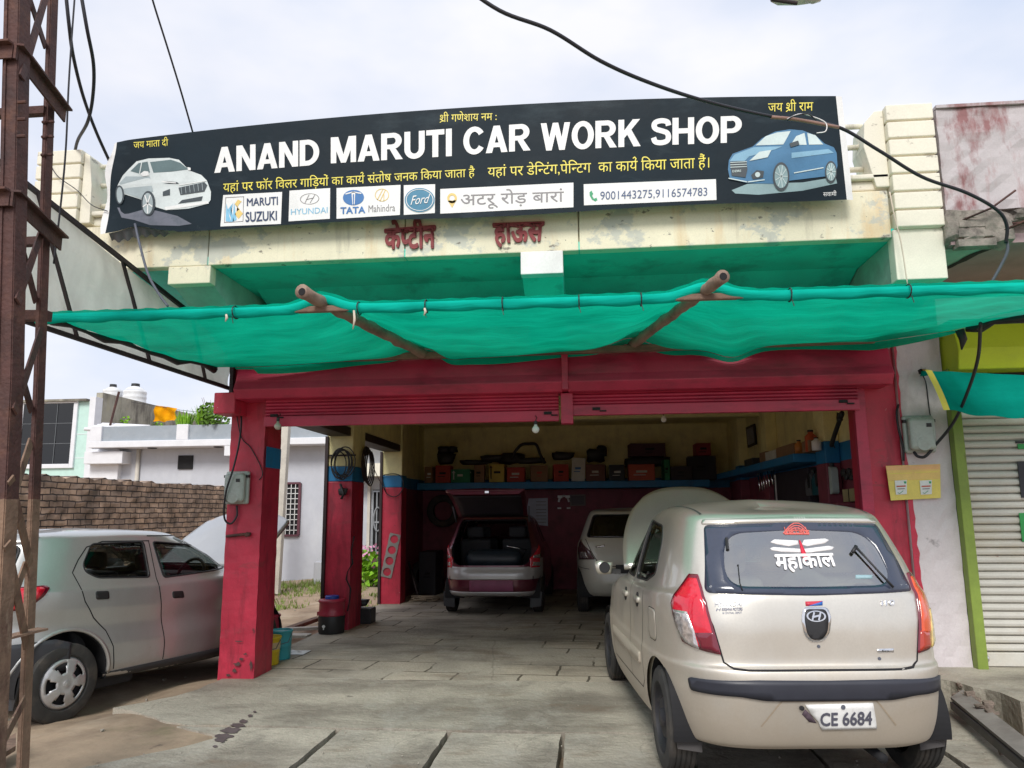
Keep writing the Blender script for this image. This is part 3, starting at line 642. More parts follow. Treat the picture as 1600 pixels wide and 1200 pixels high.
# painted advert at the right edge of the shutter
ad = MB().mat(M('green_ad_paint', (.03, .33, .08), .5)).box(3.775, 5.6, 6.990, 6.998, 1.99, 2.035); ad.mat(BLK).box(3.76, 5.6, 6.990, 6.998, 2.04, 2.06)
ad.mat(M('dark_ad_paint', (.02, .022, .03), .5)).box(3.755, 5.6, 6.990, 6.998, 1.57, 1.88); ad.mat(MATS['green_ad_paint']).box(3.72, 5.6, 6.990, 6.998, 1.2, 1.44); ad.build('painted_advert', None, S)
MB().mat(PURP).box(2.80, 8, 5.75, 7.3, 3.45, 3.52).build('soffit', None, S)
MB().mat(TEALP).prism([(2.79, 5.83, 3.44), (3.12, 5.83, 3.44), (2.86, 6.95, 3.44), (2.79, 6.95, 3.44)], (0, 0, .008)).build('paint_patch', None, S)
ck = MB().mat(DARK); rnd = random.Random(2); P = [Vector((3.11-.25*k/14+rnd.uniform(-.012, .012), 5.80+1.1*k/14, 3.436)) for k in range(15)]; ck.add([p+Vector((-.022-rnd.random()*.02, 0, 0)) for p in P]+[p+Vector((.022+rnd.random()*.02, 0, 0)) for p in P], [(i, i+1, 16+i, 15+i) for i in range(14)]); ck.build('joint_crack', None, S)
MB().mat(BROKEN).box(2.83, 8, 5.84, 6.2, 3.525, 3.735).build('slab_edge', None, S)
m = MB().mat(PATCHY); rough_wall(m, 2.815, 8, 5.80, 6.0, 3.74, 4.58, .008, 5, (60, 12)); m.box(2.815, 8, 5.78, 6.05, 4.585, 4.61); m.build('parapet', None, S)
# broken concrete edge of the slab, exposed bars
bc = MB().mat(BROKEN); rnd = random.Random(8)
def lump(cx, cy, cz, sx, sy, sz, m, seed, n=10):
    r_ = random.Random(seed); o = len(m.v)
    bm = bmesh.new(); bmesh.ops.create_icosphere(bm, subdivisions=2, radius=1)
    vs = [];
    for v in bm.verts:
        k = 1+r_.uniform(-.22, .22); c = [max(-.75, min(.75, q*1.1))*k for q in v.co]
        vs.append((cx+c[0]*sx, cy+c[1]*sy, cz+c[2]*sz))
    bm.verts.index_update(); fs_ = [[v.index for v in f.verts] for f in bm.faces]; bm.free(); m.add(vs, fs_)
for k in range(22):
    x = 2.86+k*.13; h = .30 if x < 3.15 else .10
    lump(x, 5.80+rnd.uniform(-.02, .05), 3.72-h*.5+rnd.uniform(-.02, .03), .13, .12, h*.55, bc, k)
for k in range(4): bc.box(2.83+.01*k, 3.10-.02*k, 5.70, 5.80, 3.42+.075*k, 3.475+.075*k)
bc.build('broken_slab_edge', None, S)
rb = MB().mat(RUST)
rb.tube([(2.86, 5.72, 3.62), (3.05, 5.62, 3.68), (3.22, 5.60, 3.80)], .008, 6); rb.tube([(3.16, 5.70, 3.53), (3.40, 5.62, 3.62), (3.56, 5.6, 3.62)], .010, 6); rb.tube([(3.2, 5.70, 3.58), (3.5, 5.60, 3.56)], .009, 6)
rb.build('exposed_rebar', None, S, smooth=True)
# rear parapet of the neighbour, seen between the banner and the post
bp = MB().mat(PATCHY); bp.box(2.0, 2.5, 8.6, 8.8, 3.6, 5.3) if False else bp.box(1.9, 2.72, 7.6, 7.75, 3.62, 5.02); bp.build('stained_back_wall', None, S)

# ============================================================ LEFT BACKGROUND
BR = M('brick_wall_bricks', (.3, .2, .15), .9, bump=.5, bs=25)
def brickify(m):
    t = m.node_tree; n = t.nodes; l = t.links; p = n['Principled BSDF']
    tc = n.new('ShaderNodeTexCoord'); sp = n.new('ShaderNodeSeparateXYZ'); cb = n.new('ShaderNodeCombineXYZ'); l.new(tc.outputs['Object'], sp.inputs[0])
    l.new(sp.outputs[1], cb.inputs[0]); l.new(sp.outputs[2], cb.inputs[1])
    wn = n.new('ShaderNodeTexNoise'); wn.inputs['Scale'].default_value = 6; l.new(tc.outputs['Object'], wn.inputs['Vector'])
    ma = n.new('ShaderNodeVectorMath'); ma.operation = 'MULTIPLY_ADD'; ma.inputs[1].default_value = (.045, .035, 0); l.new(wn.outputs['Color'], ma.inputs[0]); l.new(cb.outputs[0], ma.inputs[2])
    bk = n.new('ShaderNodeTexBrick'); bk.inputs['Scale'].default_value = 1; bk.inputs['Brick Width'].default_value = .26; bk.inputs['Row Height'].default_value = .083; bk.inputs['Mortar Size'].default_value = .009; bk.inputs['Mortar Smooth'].default_value = .3
    bk.inputs['Color1'].default_value = (.44, .31, .22, 1); bk.inputs['Color2'].default_value = (.27, .20, .155, 1); bk.inputs['Mortar'].default_value = (.06, .045, .04, 1); bk.inputs['Bias'].default_value = -.1
    l.new(ma.outputs[0], bk.inputs['Vector'])
    no = n.new('ShaderNodeTexNoise'); no.inputs['Scale'].default_value = 5; no.inputs['Detail'].default_value = 6; l.new(tc.outputs['Object'], no.inputs['Vector'])
    r = n.new('ShaderNodeMapRange'); r.inputs[1].default_value = .3; r.inputs[2].default_value = .7; r.inputs[3].default_value = .40; r.inputs[4].default_value = 1.5; l.new(no.outputs[0], r.inputs[0])
    sc_ = n.new('ShaderNodeVectorMath'); sc_.operation = 'SCALE'; l.new(bk.outputs[0], sc_.inputs[0]); l.new(r.outputs[0], sc_.inputs['Scale'])
    l.new(sc_.outputs[0], p.inputs['Base Color'])
    inv = n.new('ShaderNodeMath'); inv.operation = 'MULTIPLY_ADD'; l.new(bk.outputs[1], inv.inputs[0]); inv.inputs[1].default_value = -1; inv.inputs[2].default_value = 1
    ad_ = n.new('ShaderNodeMath'); ad_.operation = 'MULTIPLY_ADD'; l.new(no.outputs[0], ad_.inputs[0]); ad_.inputs[1].default_value = .6; l.new(inv.outputs[0], ad_.inputs[2])
    bp = n.new('ShaderNodeBump'); bp.inputs['Strength'].default_value = 1; bp.inputs['Distance'].default_value = .03; l.new(ad_.outputs[0], bp.inputs['Height']); l.new(bp.outputs[0], p.inputs['Normal'])
brickify(BR)
bw = MB(); rnd = random.Random(2)
ny = 90
bw.grid(lambda u, v: (-7.0+rnd.uniform(-.012, .012), 6+11*u, -.3+(2.30+(.012*((int(u*ny)*7) % 5-2) if v > .99 else 0))*v), ny, 26)
bw.grid(lambda u, v: (-7.0-.24*v, 6+11*u, 2.0+.012*((int(u*ny)*7) % 5-2)), ny, 1)
bw.box(-7.24, -7.02, 6, 17, -.3, 1.96)
tag(bw.build('brick_wall', BR), 'bare unplastered brown brick wall behind the silver car', 'wall')

# white and grey house behind
H = thing('white_house', 'low white and grey house with panelled parapet behind the brick wall', 'house', (-8, 18, -.1))
m = MB().mat(GREYP).box(-11.55, -3.0, 18.0, 18.3, -.4, 3.098); m.build('wall', None, H)
m = MB().mat(WHITEP).box(-12.3, -11.55, 17.85, 18.3, -.4, 3.1); m.box(-12.3, -11.3, 17.6, 18.3, 2.72, 3.02); m.build('side_pier', None, H, bevel=.01)
m = MB().mat(WHITEP).box(-12.1, -3.0, 17.45, 18.6, 3.10, 3.26)
for x in (-12.1, -9.87, -7.45, -5.0): m.box(x, x+.30, 17.46, 17.64, 3.261, 3.64)
m.build('parapet', None, H, bevel=.012)
for i, (a, b) in enumerate(((-11.8, -9.87), (-9.57, -7.45), (-7.15, -5.0))): MB().mat(GREYD).box(a, b, 17.52, 17.62, 3.262, 3.625).build('parapet_panel', None, H)
MB().mat(WHITEP).box(-8.62, -8.0, 17.452, 18.0, 2.86, 3.098).build('beam_end', None, H)
MB().mat(DARK).box(-10.06, -9.68, 17.96, 18.01, 2.58, 2.92).build('vent_opening', None, H)
MB().mat(POLEC).tube([(-11.1, 17.95, -.2), (-11.1, 17.95, 3.1)], .05, 8).build('drain_pipe', None, H, smooth=True)
for x in (-10.6, -8.9): MB().mat(BLK).lathe([(.0, 3.097), (.11, 3.097), (.11, 3.08), (.0, 3.07)], (x, 17.7, 0), n=16).build('ceiling_light', None, H)
def grille(x0, x1, z0, z1):
    fr = MB().mat(M('maroon_window_frame', (.11, .035, .05), .6)) if 'maroon_window_frame' not in MATS else MB().mat(MATS['maroon_window_frame'])
    for x in (x0, x1): fr.bar((x, 17.96, z0), (x, 17.96, z1), .06, .05, (0, 1, 0))
    for z in (z0, z1): fr.bar((x0, 17.96, z), (x1, 17.96, z), .06, .05)
    mid = (x0+x1)/2; fr.bar((mid, 17.96, z0), (mid, 17.96, z1), .05, .05, (0, 1, 0))
    w_ = fr.build('window', None, H)
    gr = MB().mat(WHITE)
    for i in range(1, 8): x = x0+(x1-x0)*i/8; gr.bar((x, 17.945, z0), (x, 17.945, z1), .014, .012, (0, 1, 0))
    for i in range(1, 10): z = z0+(z1-z0)*i/10; gr.bar((x0, 17.945, z), (x1, 17.945, z), .012, .014)
    gr.build('window_grille', None, w_); MB().mat(GLASSD if False else DARK).box(x0, x1, 17.985, 17.999, z0, z1).build('pane', None, w_)
grille(-7.75, -6.9, .95, 2.2); grille(-8.95, -8.3, .95, 1.98)
m = MB().mat(CREAM2).box(-5.6, -3.0, 17.4, 18, 2.32, 2.62); m.build('door_canopy', None, H)
gt = MB().mat(M('grey_gate_steel', (.35, .37, .39), .4, .6))
x0, x1 = UY(581, 850, 17.9).x, UY(612, 850, 17.9).x; z0, z1 = .05, 1.98
for i in range(6): x = x0+(x1-x0)*i/5; gt.bar((x, 17.93, z0), (x, 17.93, z1), .03, .03, (0, 1, 0))
for z in (z0, .55, 1.25, z1): gt.bar((x0, 17.92, z), (x1, 17.92, z), .03, .04)
for cx in (x0+.13, x0+.36): gt.tube([(cx+.10*cos(a), 17.90, 1.32+.28*sin(a)) for a in [2*pi*k/16 for k in range(16)]], .02, 6, closed=True)
g_ = gt.build('gate', None, H); MB().mat(DARK).box(x0-.02, x1+.3, 17.975, 17.99, 0, 2.02).build('door_leaf', None, g_); MB().mat(MATS['maroon_window_frame']).box(x0, x1, 17.91, 17.925, .1, .5).build('kick_panel', None, g_)
MB().mat(POLEC).bar((x0-.10, 17.93, -.1), (x0-.10, 17.93, 2.15), .07, .07, (0, 1, 0)).build('door_frame', None, H)
MB().mat(GREYP).box(-6.0, -5.1, 16.6, 17.4, -.3, .42).build('plinth', None, H, bevel=.02)

# aqua house with the dark window
A = thing('aqua_house', 'pale aqua plastered house with one large dark glazed window', 'house', (-16, 20, 0))
m = MB().mat(AQUA); m.box(-18.5, -13.76, 20.0, 20.3, -.3, 4.66); m.build('wall', None, A)
m = MB().mat(WHITEP)
for z in (2.35, 3.05, 3.72): m.box(-14.75, -13.92, 19.994, 20.0, z, z+.018)
m.box(-13.92, -13.74, 19.97, 20.28, -.3, 4.78); m.build('plaster_joint', None, A)
fr = MB().mat(WHITEP); X0, X1, Z0, Z1 = -16.35, -14.62, 2.5, 4.26
a_, b_ = UY(31, 726, 20), UY(118, 630, 20); X0, X1, Z0, Z1 = a_.x, b_.x, a_.z, b_.z
fr.box(X0-.12, X0, 19.93, 20.0, Z0-.12, Z1+.1); fr.box(X1, X1+.12, 19.93, 20.0, Z0-.12, Z1+.1); fr.box(X0, X1, 19.93, 20.0, Z1, Z1+.1); fr.box(X0, X1, 19.93, 20.0, Z0-.12, Z0); wn_ = fr.build('window', None, A, bevel=.01)
MB().mat(GLASSD).box(X0, X1, 19.955, 19.965, Z0, Z1).build('pane', None, wn_); MB().mat(DARK).box(X0, X1, 19.98, 19.995, Z0, Z1).build('backing', None, wn_)
mu = MB().mat(M('window_mullion', (.12, .13, .14), .5))
for i in (1, 2): mu.box(X0, X1, 19.94, 19.954, Z0+(Z1-Z0)*i/3-.008, Z0+(Z1-Z0)*i/3+.008)
for i in (1, 2): mu.box(X0+(X1-X0)*i*.34-.008, X0+(X1-X0)*i*.34+.008, 19.938, 19.953, Z0, Z1)
mu.build('mullion', None, wn_)
m = MB().mat(OLDC); m.box(-18.5, -13.95, 19.85, 20.4, 4.66, 4.72); m.build('roof_edge', None, A)
m = MB().mat(OLDC); m.box(-13.95, -13.75, 20.285, 27.8, 3.0, 4.95); m.build('terrace_wall', None, A)
m = MB().mat(WHITEP)
rnd = random.Random(3)
for i in range(5): m.tube([(-12.9+.05*i, 18.4+.1*i, 3.68+.04*i), (-11.4+.05*i, 18.5, 3.60+.03*i)], .05, 8)
tag(m.build('pipe_bundle', None, smooth=True), 'bundle of pale pipes lying on the white house terrace', 'pipes')
for i, (px, rr_, hh) in enumerate(((174, .33, .62), (209, .40, .95))):
    c = UY(px, 640, 26.5); t = thing('water_tank', ['smaller white rooftop water tank, partly hidden by the grey wall', 'larger ribbed white rooftop water tank with dark lid'][i], 'water tank', (c.x, 26.5, 4.3), 0, 'white rooftop water tanks')
    zt = UY(px, 599 if i else 600, 26.5).z; z0 = zt-hh-.25; P = [(0, z0), (rr_, z0)]
    for k in range(5): q = z0+hh*k/5; P += [(rr_, q+.02), (rr_*1.03, q+.06), (rr_*1.03, q+.10), (rr_, q+.14)]
    P += [(rr_, z0+hh*.92), (rr_*.75, z0+hh+.04), (rr_*.36, z0+hh+.12), (rr_*.34, z0+hh+.14)]
    MB().mat(TANK).lathe(P, (c.x, 26.5, 0), n=28).build('tank_body', None, t, smooth=True)
    MB().mat(BLK).lathe([(0, z0+hh+.24), (rr_*.36, z0+hh+.23), (rr_*.38, z0+hh+.13), (0, z0+hh+.13)], (c.x, 26.5, 0), n=20).build('lid', None, t)
    MB().mat(OLDC).box(c.x-rr_, c.x+rr_, 25.9, 27.1, 3.0, z0).build('stand', None, t)
# orange cloth over the terrace wall
c0, c1 = UY(242, 633, 18.4), UY(275, 658, 18.4)
oc = MB().mat(ORNG)
oc.grid(lambda u, v: (c0.x+(c1.x-c0.x)*(u+.06*(v-.5)), 18.4+.03*sin(u*17)+.05*sin(u*6+v*7), c1.z+(c0.z-c1.z)*v-.10*u*v+.02*sin(u*9)*(1-v)), 24, 14)
tag(oc.build('orange_cloth', None, smooth=True), 'orange cloth hung out to dry above the white parapet', 'cloth')
ln = MB().mat(CABLE).tube([UY(205, 628, 18.42), UY(242, 634, 18.42), UY(275, 640, 18.42), UY(330, 646, 18.42)], .006, 5); tag(ln.build('clothes_line', None), 'thin clothes line carrying the orange cloth', 'line')
m = MB().mat(RUST).tube([UY(172, 665, 18.6), UY(186, 612, 18.6)], .03, 6); tag(m.build('leaning_rod', None), 'rusty rod leaning on the terrace beside the stained wall', 'rod')
m = MB().mat(POLEC); p0 = UZ(430, 928, -.1); q0 = UY(446, 690, p0.y); m.bar(p0, (q0.x, p0.y, q0.z+.6), .17, .15, (0, 1, 0)); tag(m.build('concrete_pole', None, bevel=.01), 'square pale concrete pole on the grass behind the front left pillar', 'pole')
# ============================================================ CARS
def pchip(y):
    y = np.asarray(y, float); d = np.diff(y); m = np.zeros_like(y)
    for i in range(1, len(y)-1): m[i] = 0 if d[i-1]*d[i] <= 0 else 2*d[i-1]*d[i]/(d[i-1]+d[i])
    m[0] = d[0]; m[-1] = d[-1]
    def f(v):
        i = int(min(max(math.floor(v), 0), len(y)-2)); t = v-i
        return ((2*t**3-3*t*t+1)*y[i]+(t**3-2*t*t+t)*m[i]+(-2*t**3+3*t*t)*y[i+1]+(t**3-t*t)*m[i+1])
    return f
class Car:
    """body as a loft of plan outlines; z up, x forward from the rear bumper, y to the left.
    ring = (z rear, z mid, z front, x rear, x front, half width, exponent rear, exponent front)"""
    NR = 56; NF = 40; SUB = 9
    def __init__(s, label, loc, heading, rings, paint, pivot=.9, name='parked_car', group=None):
        s.t = thing(name, label, 'car', loc, pi/2-rad(heading), group)
        s.M = W(s.t); s.Mi = s.M.inverted(); s.paint = paint; s.pv = pivot; s.R0 = .85
        s.K = len(rings); s.fn = [pchip([r[k] for r in rings]) for k in range(8)]
        s.P = []; nv = (s.K-1)*s.SUB; cols = s.NR+s.NF+1
        for j in range(nv+1):
            s.P.append(s.ring(j/s.SUB))
        V = []; F = []; s.rows = nv+1
        full = cols*2-2
        for j in range(nv+1):
            half = s.P[j]
            V += [tuple(p) for p in half]+[(p[0], -p[1], p[2]) for p in half[-2:0:-1]]
        for j in range(nv):
            for i in range(full):
                i2 = (i+1) % full; F.append((j*full+i, j*full+i2, (j+1)*full+i2, (j+1)*full+i))
        s.V = [Vector(v) for v in V]; s.F = F; s.bvh = BVHTree.FromPolygons(V, F); s.holes = []; s.full = full
    def ring(s, v):
        zr, zm, zf, xr, xf, w, nr, nf = [f(v) for f in s.fn]; w = max(w, 1e-4)
        xc = .5*(xr+xf)
        def q(n, a, k):
            th = np.linspace(0, pi/2, 400); x = a*np.cos(th)**(2/n); y = w*np.sin(th)**(2/n)
            L = np.concatenate([[0], np.cumsum(np.hypot(np.diff(x), np.diff(y)))]); u = np.linspace(0, L[-1], k+1)
            return np.interp(u, L, x), np.interp(u, L, y)
        x1, y1 = q(nr, xc-xr, s.NR); x2, y2 = q(nf, xf-xc, s.NF)
        X = np.concatenate([xc-x1, (xc+x2)[::-1][1:]]); Y = np.concatenate([y1, y2[::-1][1:]])
        t = (X-xr)/max(xf-xr, 1e-5); Z = zr*(1-t)*(1-2*t)+zm*4*t*(1-t)+zf*t*(2*t-1)
        return np.stack([X, Y, Z], 1)
    # ---- projections
    def proj(s, mode):
        if mode == 'rear': return lambda a, b: s.cast((-4, a, b), (1, 0, 0))
        if mode == 'front': return lambda a, b: s.cast((8, a, b), (-1, 0, 0))
        if mode == 'top': return lambda a, b: s.cast((a, b, 5), (0, 0, -1))
        if mode in ('left', 'right'):
            k = 1 if mode == 'left' else -1; return lambda a, b: s.cast((a, k*4, b), (0, -k, 0))
        if mode == 'polar':
            def f(a, b):
                al = a/s.R0; return s.cast((s.pv-4*cos(al), 4*sin(al), b), (cos(al), -sin(al), 0))
            return f
    def cast(s, o, d):
        o, d = Vector(o), Vector(d); h, n, i, ds = s.bvh.ray_cast(o, d)
        if h is None:
            # graze: nearest point of the body to the line
            t = -(o).dot(d) if True else 0; p = o+d*max(t, 0); h, n, i, ds = s.bvh.find_nearest(p)
        if n.dot(d) > 0: n = -n
        return h, n
    def px(s, pts, mode):
        """photo readings -> coordinates of the chosen projection on the body"""
        out = []
        for (x, y) in pts:
            d = (s.Mi.to_3x3() @ ray(x, y)).normalized(); o = s.Mi @ CAMP; h, n, i, ds = s.bvh.ray_cast(o, d)
            if h is None:
                best = None
                for k in range(20, 240):
                    p = o+d*(k*.08); q = s.bvh.find_nearest(p)
                    if best is None or q[3] < best[1]: best = (q[0], q[3])
                h = best[0]
            if mode in ('rear', 'front'): out.append((h.y, h.z))
            elif mode in ('left', 'right'): out.append((h.x, h.z))
            elif mode == 'polar': out.append((math.atan2(h.y, -(h.x-s.pv))*s.R0, h.z))
        return out
    # ---- body with openings
    def hole(s, mode, poly): s.holes.append((mode, poly))
    def key(s, mode, p): return {'rear': (p.y, p.z), 'front': (p.y, p.z), 'left': (p.x, p.z), 'right': (p.x, p.z), 'polar': (math.atan2(p.y, -(p.x-s.pv))*s.R0, p.z)}[mode]
    def finish(s, trim=None):
        bm = bmesh.new(); vs = [bm.verts.new(v) for v in s.V]
        for f in s.F:
            try: bm.faces.new([vs[i] for i in f])
            except ValueError: pass
        bm.normal_update()
        for mode, poly in s.holes:
            kill = []
            for f in bm.faces:
                c = f.calc_center_median(); n = f.normal
                ok = {'rear': c.x < 1.3, 'front': c.x > 1.3, 'left': c.y > .2, 'right': c.y < -.2, 'polar': c.x < s.pv+.3}[mode]
                if ok and pip(*s.key(mode, c), poly): kill.append(f)
            bmesh.ops.delete(bm, geom=kill, context='FACES')
            pr = s.proj(mode); Q = resample(poly, .012); arr = np.array(Q)
            for v in bm.verts:
                if not any(e.is_boundary for e in v.link_edges): continue
                a, b = s.key(mode, v.co); dd = (arr[:, 0]-a)**2+(arr[:, 1]-b)**2; k = int(dd.argmin())
                ok = {'rear': v.co.x < 1.3, 'front': v.co.x > 1.3, 'left': v.co.y > .2, 'right': v.co.y < -.2, 'polar': v.co.x < s.pv+.3}[mode]
                if ok and dd[k] < .05**2 and v.co.z > s.V[0].z+.02:
                    h, n = pr(*Q[k]);
                    if (h-v.co).length < .12: v.co = h
        bmesh.ops.delete(bm, geom=[v for v in bm.verts if not v.link_faces], context='VERTS')
        bm.normal_update()
        me = bpy.data.meshes.new('body'); bmesh.ops.recalc_face_normals(bm, faces=bm.faces); bm.to_mesh(me)
        o = bpy.data.objects.new('body', me); COL.objects.link(o); o.parent = s.t; me.materials.append(s.paint)
        me.polygons.foreach_set('use_smooth', [True]*len(me.polygons)); s.body = o
        if trim:
            for v in bm.verts: v.co -= v.normal*.028
            bmesh.ops.reverse_faces(bm, faces=bm.faces); m2 = bpy.data.meshes.new('cabin_lining'); bm.to_mesh(m2)
            q = bpy.data.objects.new('cabin_lining', m2); COL.objects.link(q); q.parent = s.t; m2.materials.append(trim); m2.polygons.foreach_set('use_smooth', [True]*len(m2.polygons))
        bm.free()
        z0 = s.P[0]; ub = MB().mat(DARK); P = [Vector(p) for p in z0]; P += [Vector((p[0], -p[1], p[2])) for p in z0[-2:0:-1]]
        c = Vector((1.8, 0, P[0].z+.03)); n = len(P); ub.add(P+[c], [(i, (i+1) % n, n) for i in range(n)]); ub.build('underbody', None, s.t, local=True)
        return s
    # ---- conforming pieces
    def patch(s, name, mode, poly, mat, off=.004, step=.03, hole=None, parent=None, th=.012, edge_in=True):
        pr = s.proj(mode); pts = resample(poly, step); n = len(pts); V2 = [Vector(p) for p in pts]; E = [(i, (i+1) % n) for i in range(n)]
        if hole:
            hp = resample(hole, step); k = len(hp); E += [(n+i, n+(i+1) % k) for i in range(k)]; V2 += [Vector(p) for p in hp]
        xs = [p[0] for p in pts]; ys = [p[1] for p in pts]
        st = step*1.0; x = min(xs)+st/2
        A = np.array([tuple(v) for v in V2])
        while x < max(xs):
            y = min(ys)+st/2
            while y < max(ys):
                if pip(x, y, poly) and not (hole and pip(x, y, hole)) and ((A[:, 0]-x)**2+(A[:, 1]-y)**2).min() > (.45*st)**2: V2.append(Vector((x, y)))
                y += st
            x += st
        r = delaunay_2d_cdt(V2, E, [], 1, 1e-6); vv, ff = r[0], r[2]
        keep = []
        for f in ff:
            cx = sum(vv[i][0] for i in f)/len(f); cy = sum(vv[i][1] for i in f)/len(f)
            if pip(cx, cy, poly) and not (hole and pip(cx, cy, hole)): keep.append(tuple(f))
        H = [pr(p[0], p[1]) for p in vv]; vs = [h+nn*off for h, nn in H]; mb = MB().mat(mat)
        cnt = {}
        for f in keep:
            for a, b in zip(f, f[1:]+f[:1]): cnt[(a, b)] = 1
        o = len(vs); sk = []; idx = {}
        for (a, b) in list(cnt):
            if (b, a) not in cnt:
                for q in (a, b):
                    if q not in idx: idx[q] = len(vs); vs.append(H[q][0]-H[q][1]*th)
                sk.append((a, b, idx[b], idx[a]))
        mb.add(vs, keep+sk); return mb.build(name, None, parent or s.t, smooth=False if th > .5 else True, local=True)
    def seam(s, mode, pts, wd=.006, mat=None, off=.0012, closed=False, name='panel_gap', mb=None):
        """narrow dark gap between panels"""
        pr = s.proj(mode); q = resample(pts, .03, closed); b = mb or MB().mat(mat or DARK); L = len(q); vs = []; fs = []
        for i, p in enumerate(q):
            a = Vector(q[i-1 if (i or closed) else 0]); c = Vector(q[(i+1) % L if (i < L-1 or closed) else i]); d = (c-a); d = d.normalized() if d.length else Vector((1, 0)); nn = Vector((-d.y, d.x))*wd/2
            for k in (1, -1):
                h, n = pr(p[0]+nn.x*k, p[1]+nn.y*k); vs.append(h+n*off)
        for i in range(L if closed else L-1):
            j = (i+1) % L; fs.append((2*i, 2*i+1, 2*j+1, 2*j))
        b.add(vs, fs)
        return b if mb is not None else b.build(name, None, s.t, local=True)
    def text(s, name, t, mode, bl, br, tl, tr, mat, off=.005, bold=.0, hindi=False, solid=.003, parent=None, sk=0):
        pr = s.proj(mode); v, f, adv = words(t, bold); x0 = min(a for a, b in v); x1 = max(a for a, b in v); P = []; top = .622 if hindi else .728
        rk = ranks(len(v), f)
        for (a, b), k in zip(v, rk):
            u = (a-x0)/(x1-x0)+sk*b; q = b/top
            lx = bl[0]+(br[0]-bl[0])*u; ly = bl[1]+(br[1]-bl[1])*u; hx = tl[0]+(tr[0]-tl[0])*u; hy = tl[1]+(tr[1]-tl[1])*u
            h, n = pr(lx+(hx-lx)*q, ly+(hy-ly)*q); P.append(h+n*(off+.00005*k))
        return MB().mat(mat).add(P, f).build(name, None, parent or s.t, local=True, solid=solid)
    def wheel(s, x, y, R, wd, side, style='cover', zc=None):
        zc = R if zc is None else zc; h = wd/2; o = (x, y, zc); ri = R*.66
        P = [(ri, -h*.80), (ri+.012, -h*.97), (R*.86, -h), (R*.955, -h*.90)]
        k = 5
        for i in range(k):                                # tread ribs and grooves
            a = -h*.82+2*h*.82*i/k; b = -h*.82+2*h*.82*(i+1)/k; g_ = .006
            P += [(R-.007, a+g_*.4), (R, a+g_), (R, b-g_), (R-.007, b-g_*.4)]
        P += [(R*.955, h*.90), (R*.86, h), (ri+.012, h*.97), (ri, h*.80)]
        ty = MB().mat(RUB).lathe(P, o, 'y', 56).build('wheel', None, s.t, smooth=True, local=True)
        ty.modifiers.new('es', 'EDGE_SPLIT').split_angle = rad(35)
        out = side*h
        if style == 'cover':                              # silver cover with five windows
            m = MB().mat(SILV); n = 70; vs = []; fs = []
            rad_ = [0, .12, .22, .30, .42, .55, .68, .80, .90, 1.0]; dep = [.030, .030, .026, .028, .030, .026, .020, .014, .010, -.010]
            for a_, d_ in zip(rad_, dep):
                for j in range(n): th = 2*pi*j/n; vs.append((x+a_*ri*cos(th), y+out*.82+side*d_, zc+a_*ri*sin(th)))
            for i in range(len(rad_)-1):
                for j in range(n):
                    ph = (j+.5) % 14
                    if i in (4, 5, 6) and (4.4 if i == 4 else 3.9 if i == 5 else 3.4) < ph < (9.6 if i == 4 else 10.1 if i == 5 else 10.6): continue
                    fs.append((i*n+j, i*n+(j+1) % n, (i+1)*n+(j+1) % n, (i+1)*n+j))
            m.add(vs, fs); m.build('wheel_cover', None, ty, local=True, smooth=True, solid=.008)
            MB().mat(DARK).lathe([(0, 0), (ri*.99, 0), (ri*.99, .01), (0, .01)], (x, y+out*.55, zc), 'y', 32).build('brake_drum', None, ty, local=True)
            MB().mat(SILV).lathe([(0, side*.012), (ri*.13, side*.008), (ri*.14, 0)], (x, y+out*.82+side*.028, zc), 'y', 20).build('centre_cap', None, ty, local=True)
        else:                                             # black steel disc
            m = MB().mat(M('black_steel_wheel', (.03, .03, .035), .6, .3, var=.3, stains=[((.15, .13, .11), 8, .55, .75, .6)]) if 'black_steel_wheel' not in MATS else MATS['black_steel_wheel'])
            m.lathe([(ri*1.0, side*.0), (ri*.97, -side*.02), (ri*.86, -side*.045), (ri*.62, -side*.03), (ri*.55, -side*.012), (ri*.30, -side*.02), (ri*.26, side*.004), (0, side*.008)], (x, y+out*.86, zc), 'y', 40); m.build('rim', None, ty, local=True, smooth=True)
            hl = MB().mat(DARK)
            for k in range(8): a = 2*pi*k/8; hl.lathe([(0, 0), (.018, 0), (.018, side*.004), (0, side*.004)], (x+ri*.73*cos(a), y+out*.86-side*.034, zc+ri*.73*sin(a)), 'y', 10)
            hl.build('rim_holes', None, ty, local=True)
        return ty
    def arch(s, x, R, zc, lip=.035):
        """wheel opening on both sides with dark liner and rolled lip"""
        poly = [(x+R*cos(2*pi*k/48), zc+R*sin(2*pi*k/48)) for k in range(48)]
        s.hole('left', poly); s.hole('right', poly); s.arches = getattr(s, 'arches', [])+[(x, R, zc)]
    def arch_liners(s, w):
        for (x, R, zc) in s.arches:
            for sd_ in (1, -1):
                m = MB().mat(DARK); m.lathe([(R+.004, sd_*(w-.015)), (R+.004, sd_*(w-.30)), (0.01, sd_*(w-.30))], (x, 0, zc), 'y', 40, -.15, pi+.15); m.build('wheel_arch_liner', None, s.t, local=True)
    def add(s, mb, name, smooth=False, bevel=0, parent=None): return mb.build(name, None, parent or s.t, smooth, bevel, local=True)
    def seat(s, x, y, mat, z=.32, w=.48, back=True):
        m = MB().mat(mat); m.box(x-.05, x+.48, y-w/2, y+w/2, z, z+.16)
        M4 = Matrix.Translation((x-.08, y, z+.42)) @ Matrix.Rotation(rad(-12), 4, 'Y'); m.obox(M4, .13, w, .62)
        M5 = Matrix.Translation((x-.17, y, z+.83)) @ Matrix.Rotation(rad(-8), 4, 'Y'); m.obox(M5, .09, .27, .17)
        return m.build('seat', None, s.t, local=True, bevel=.045, seg=4)

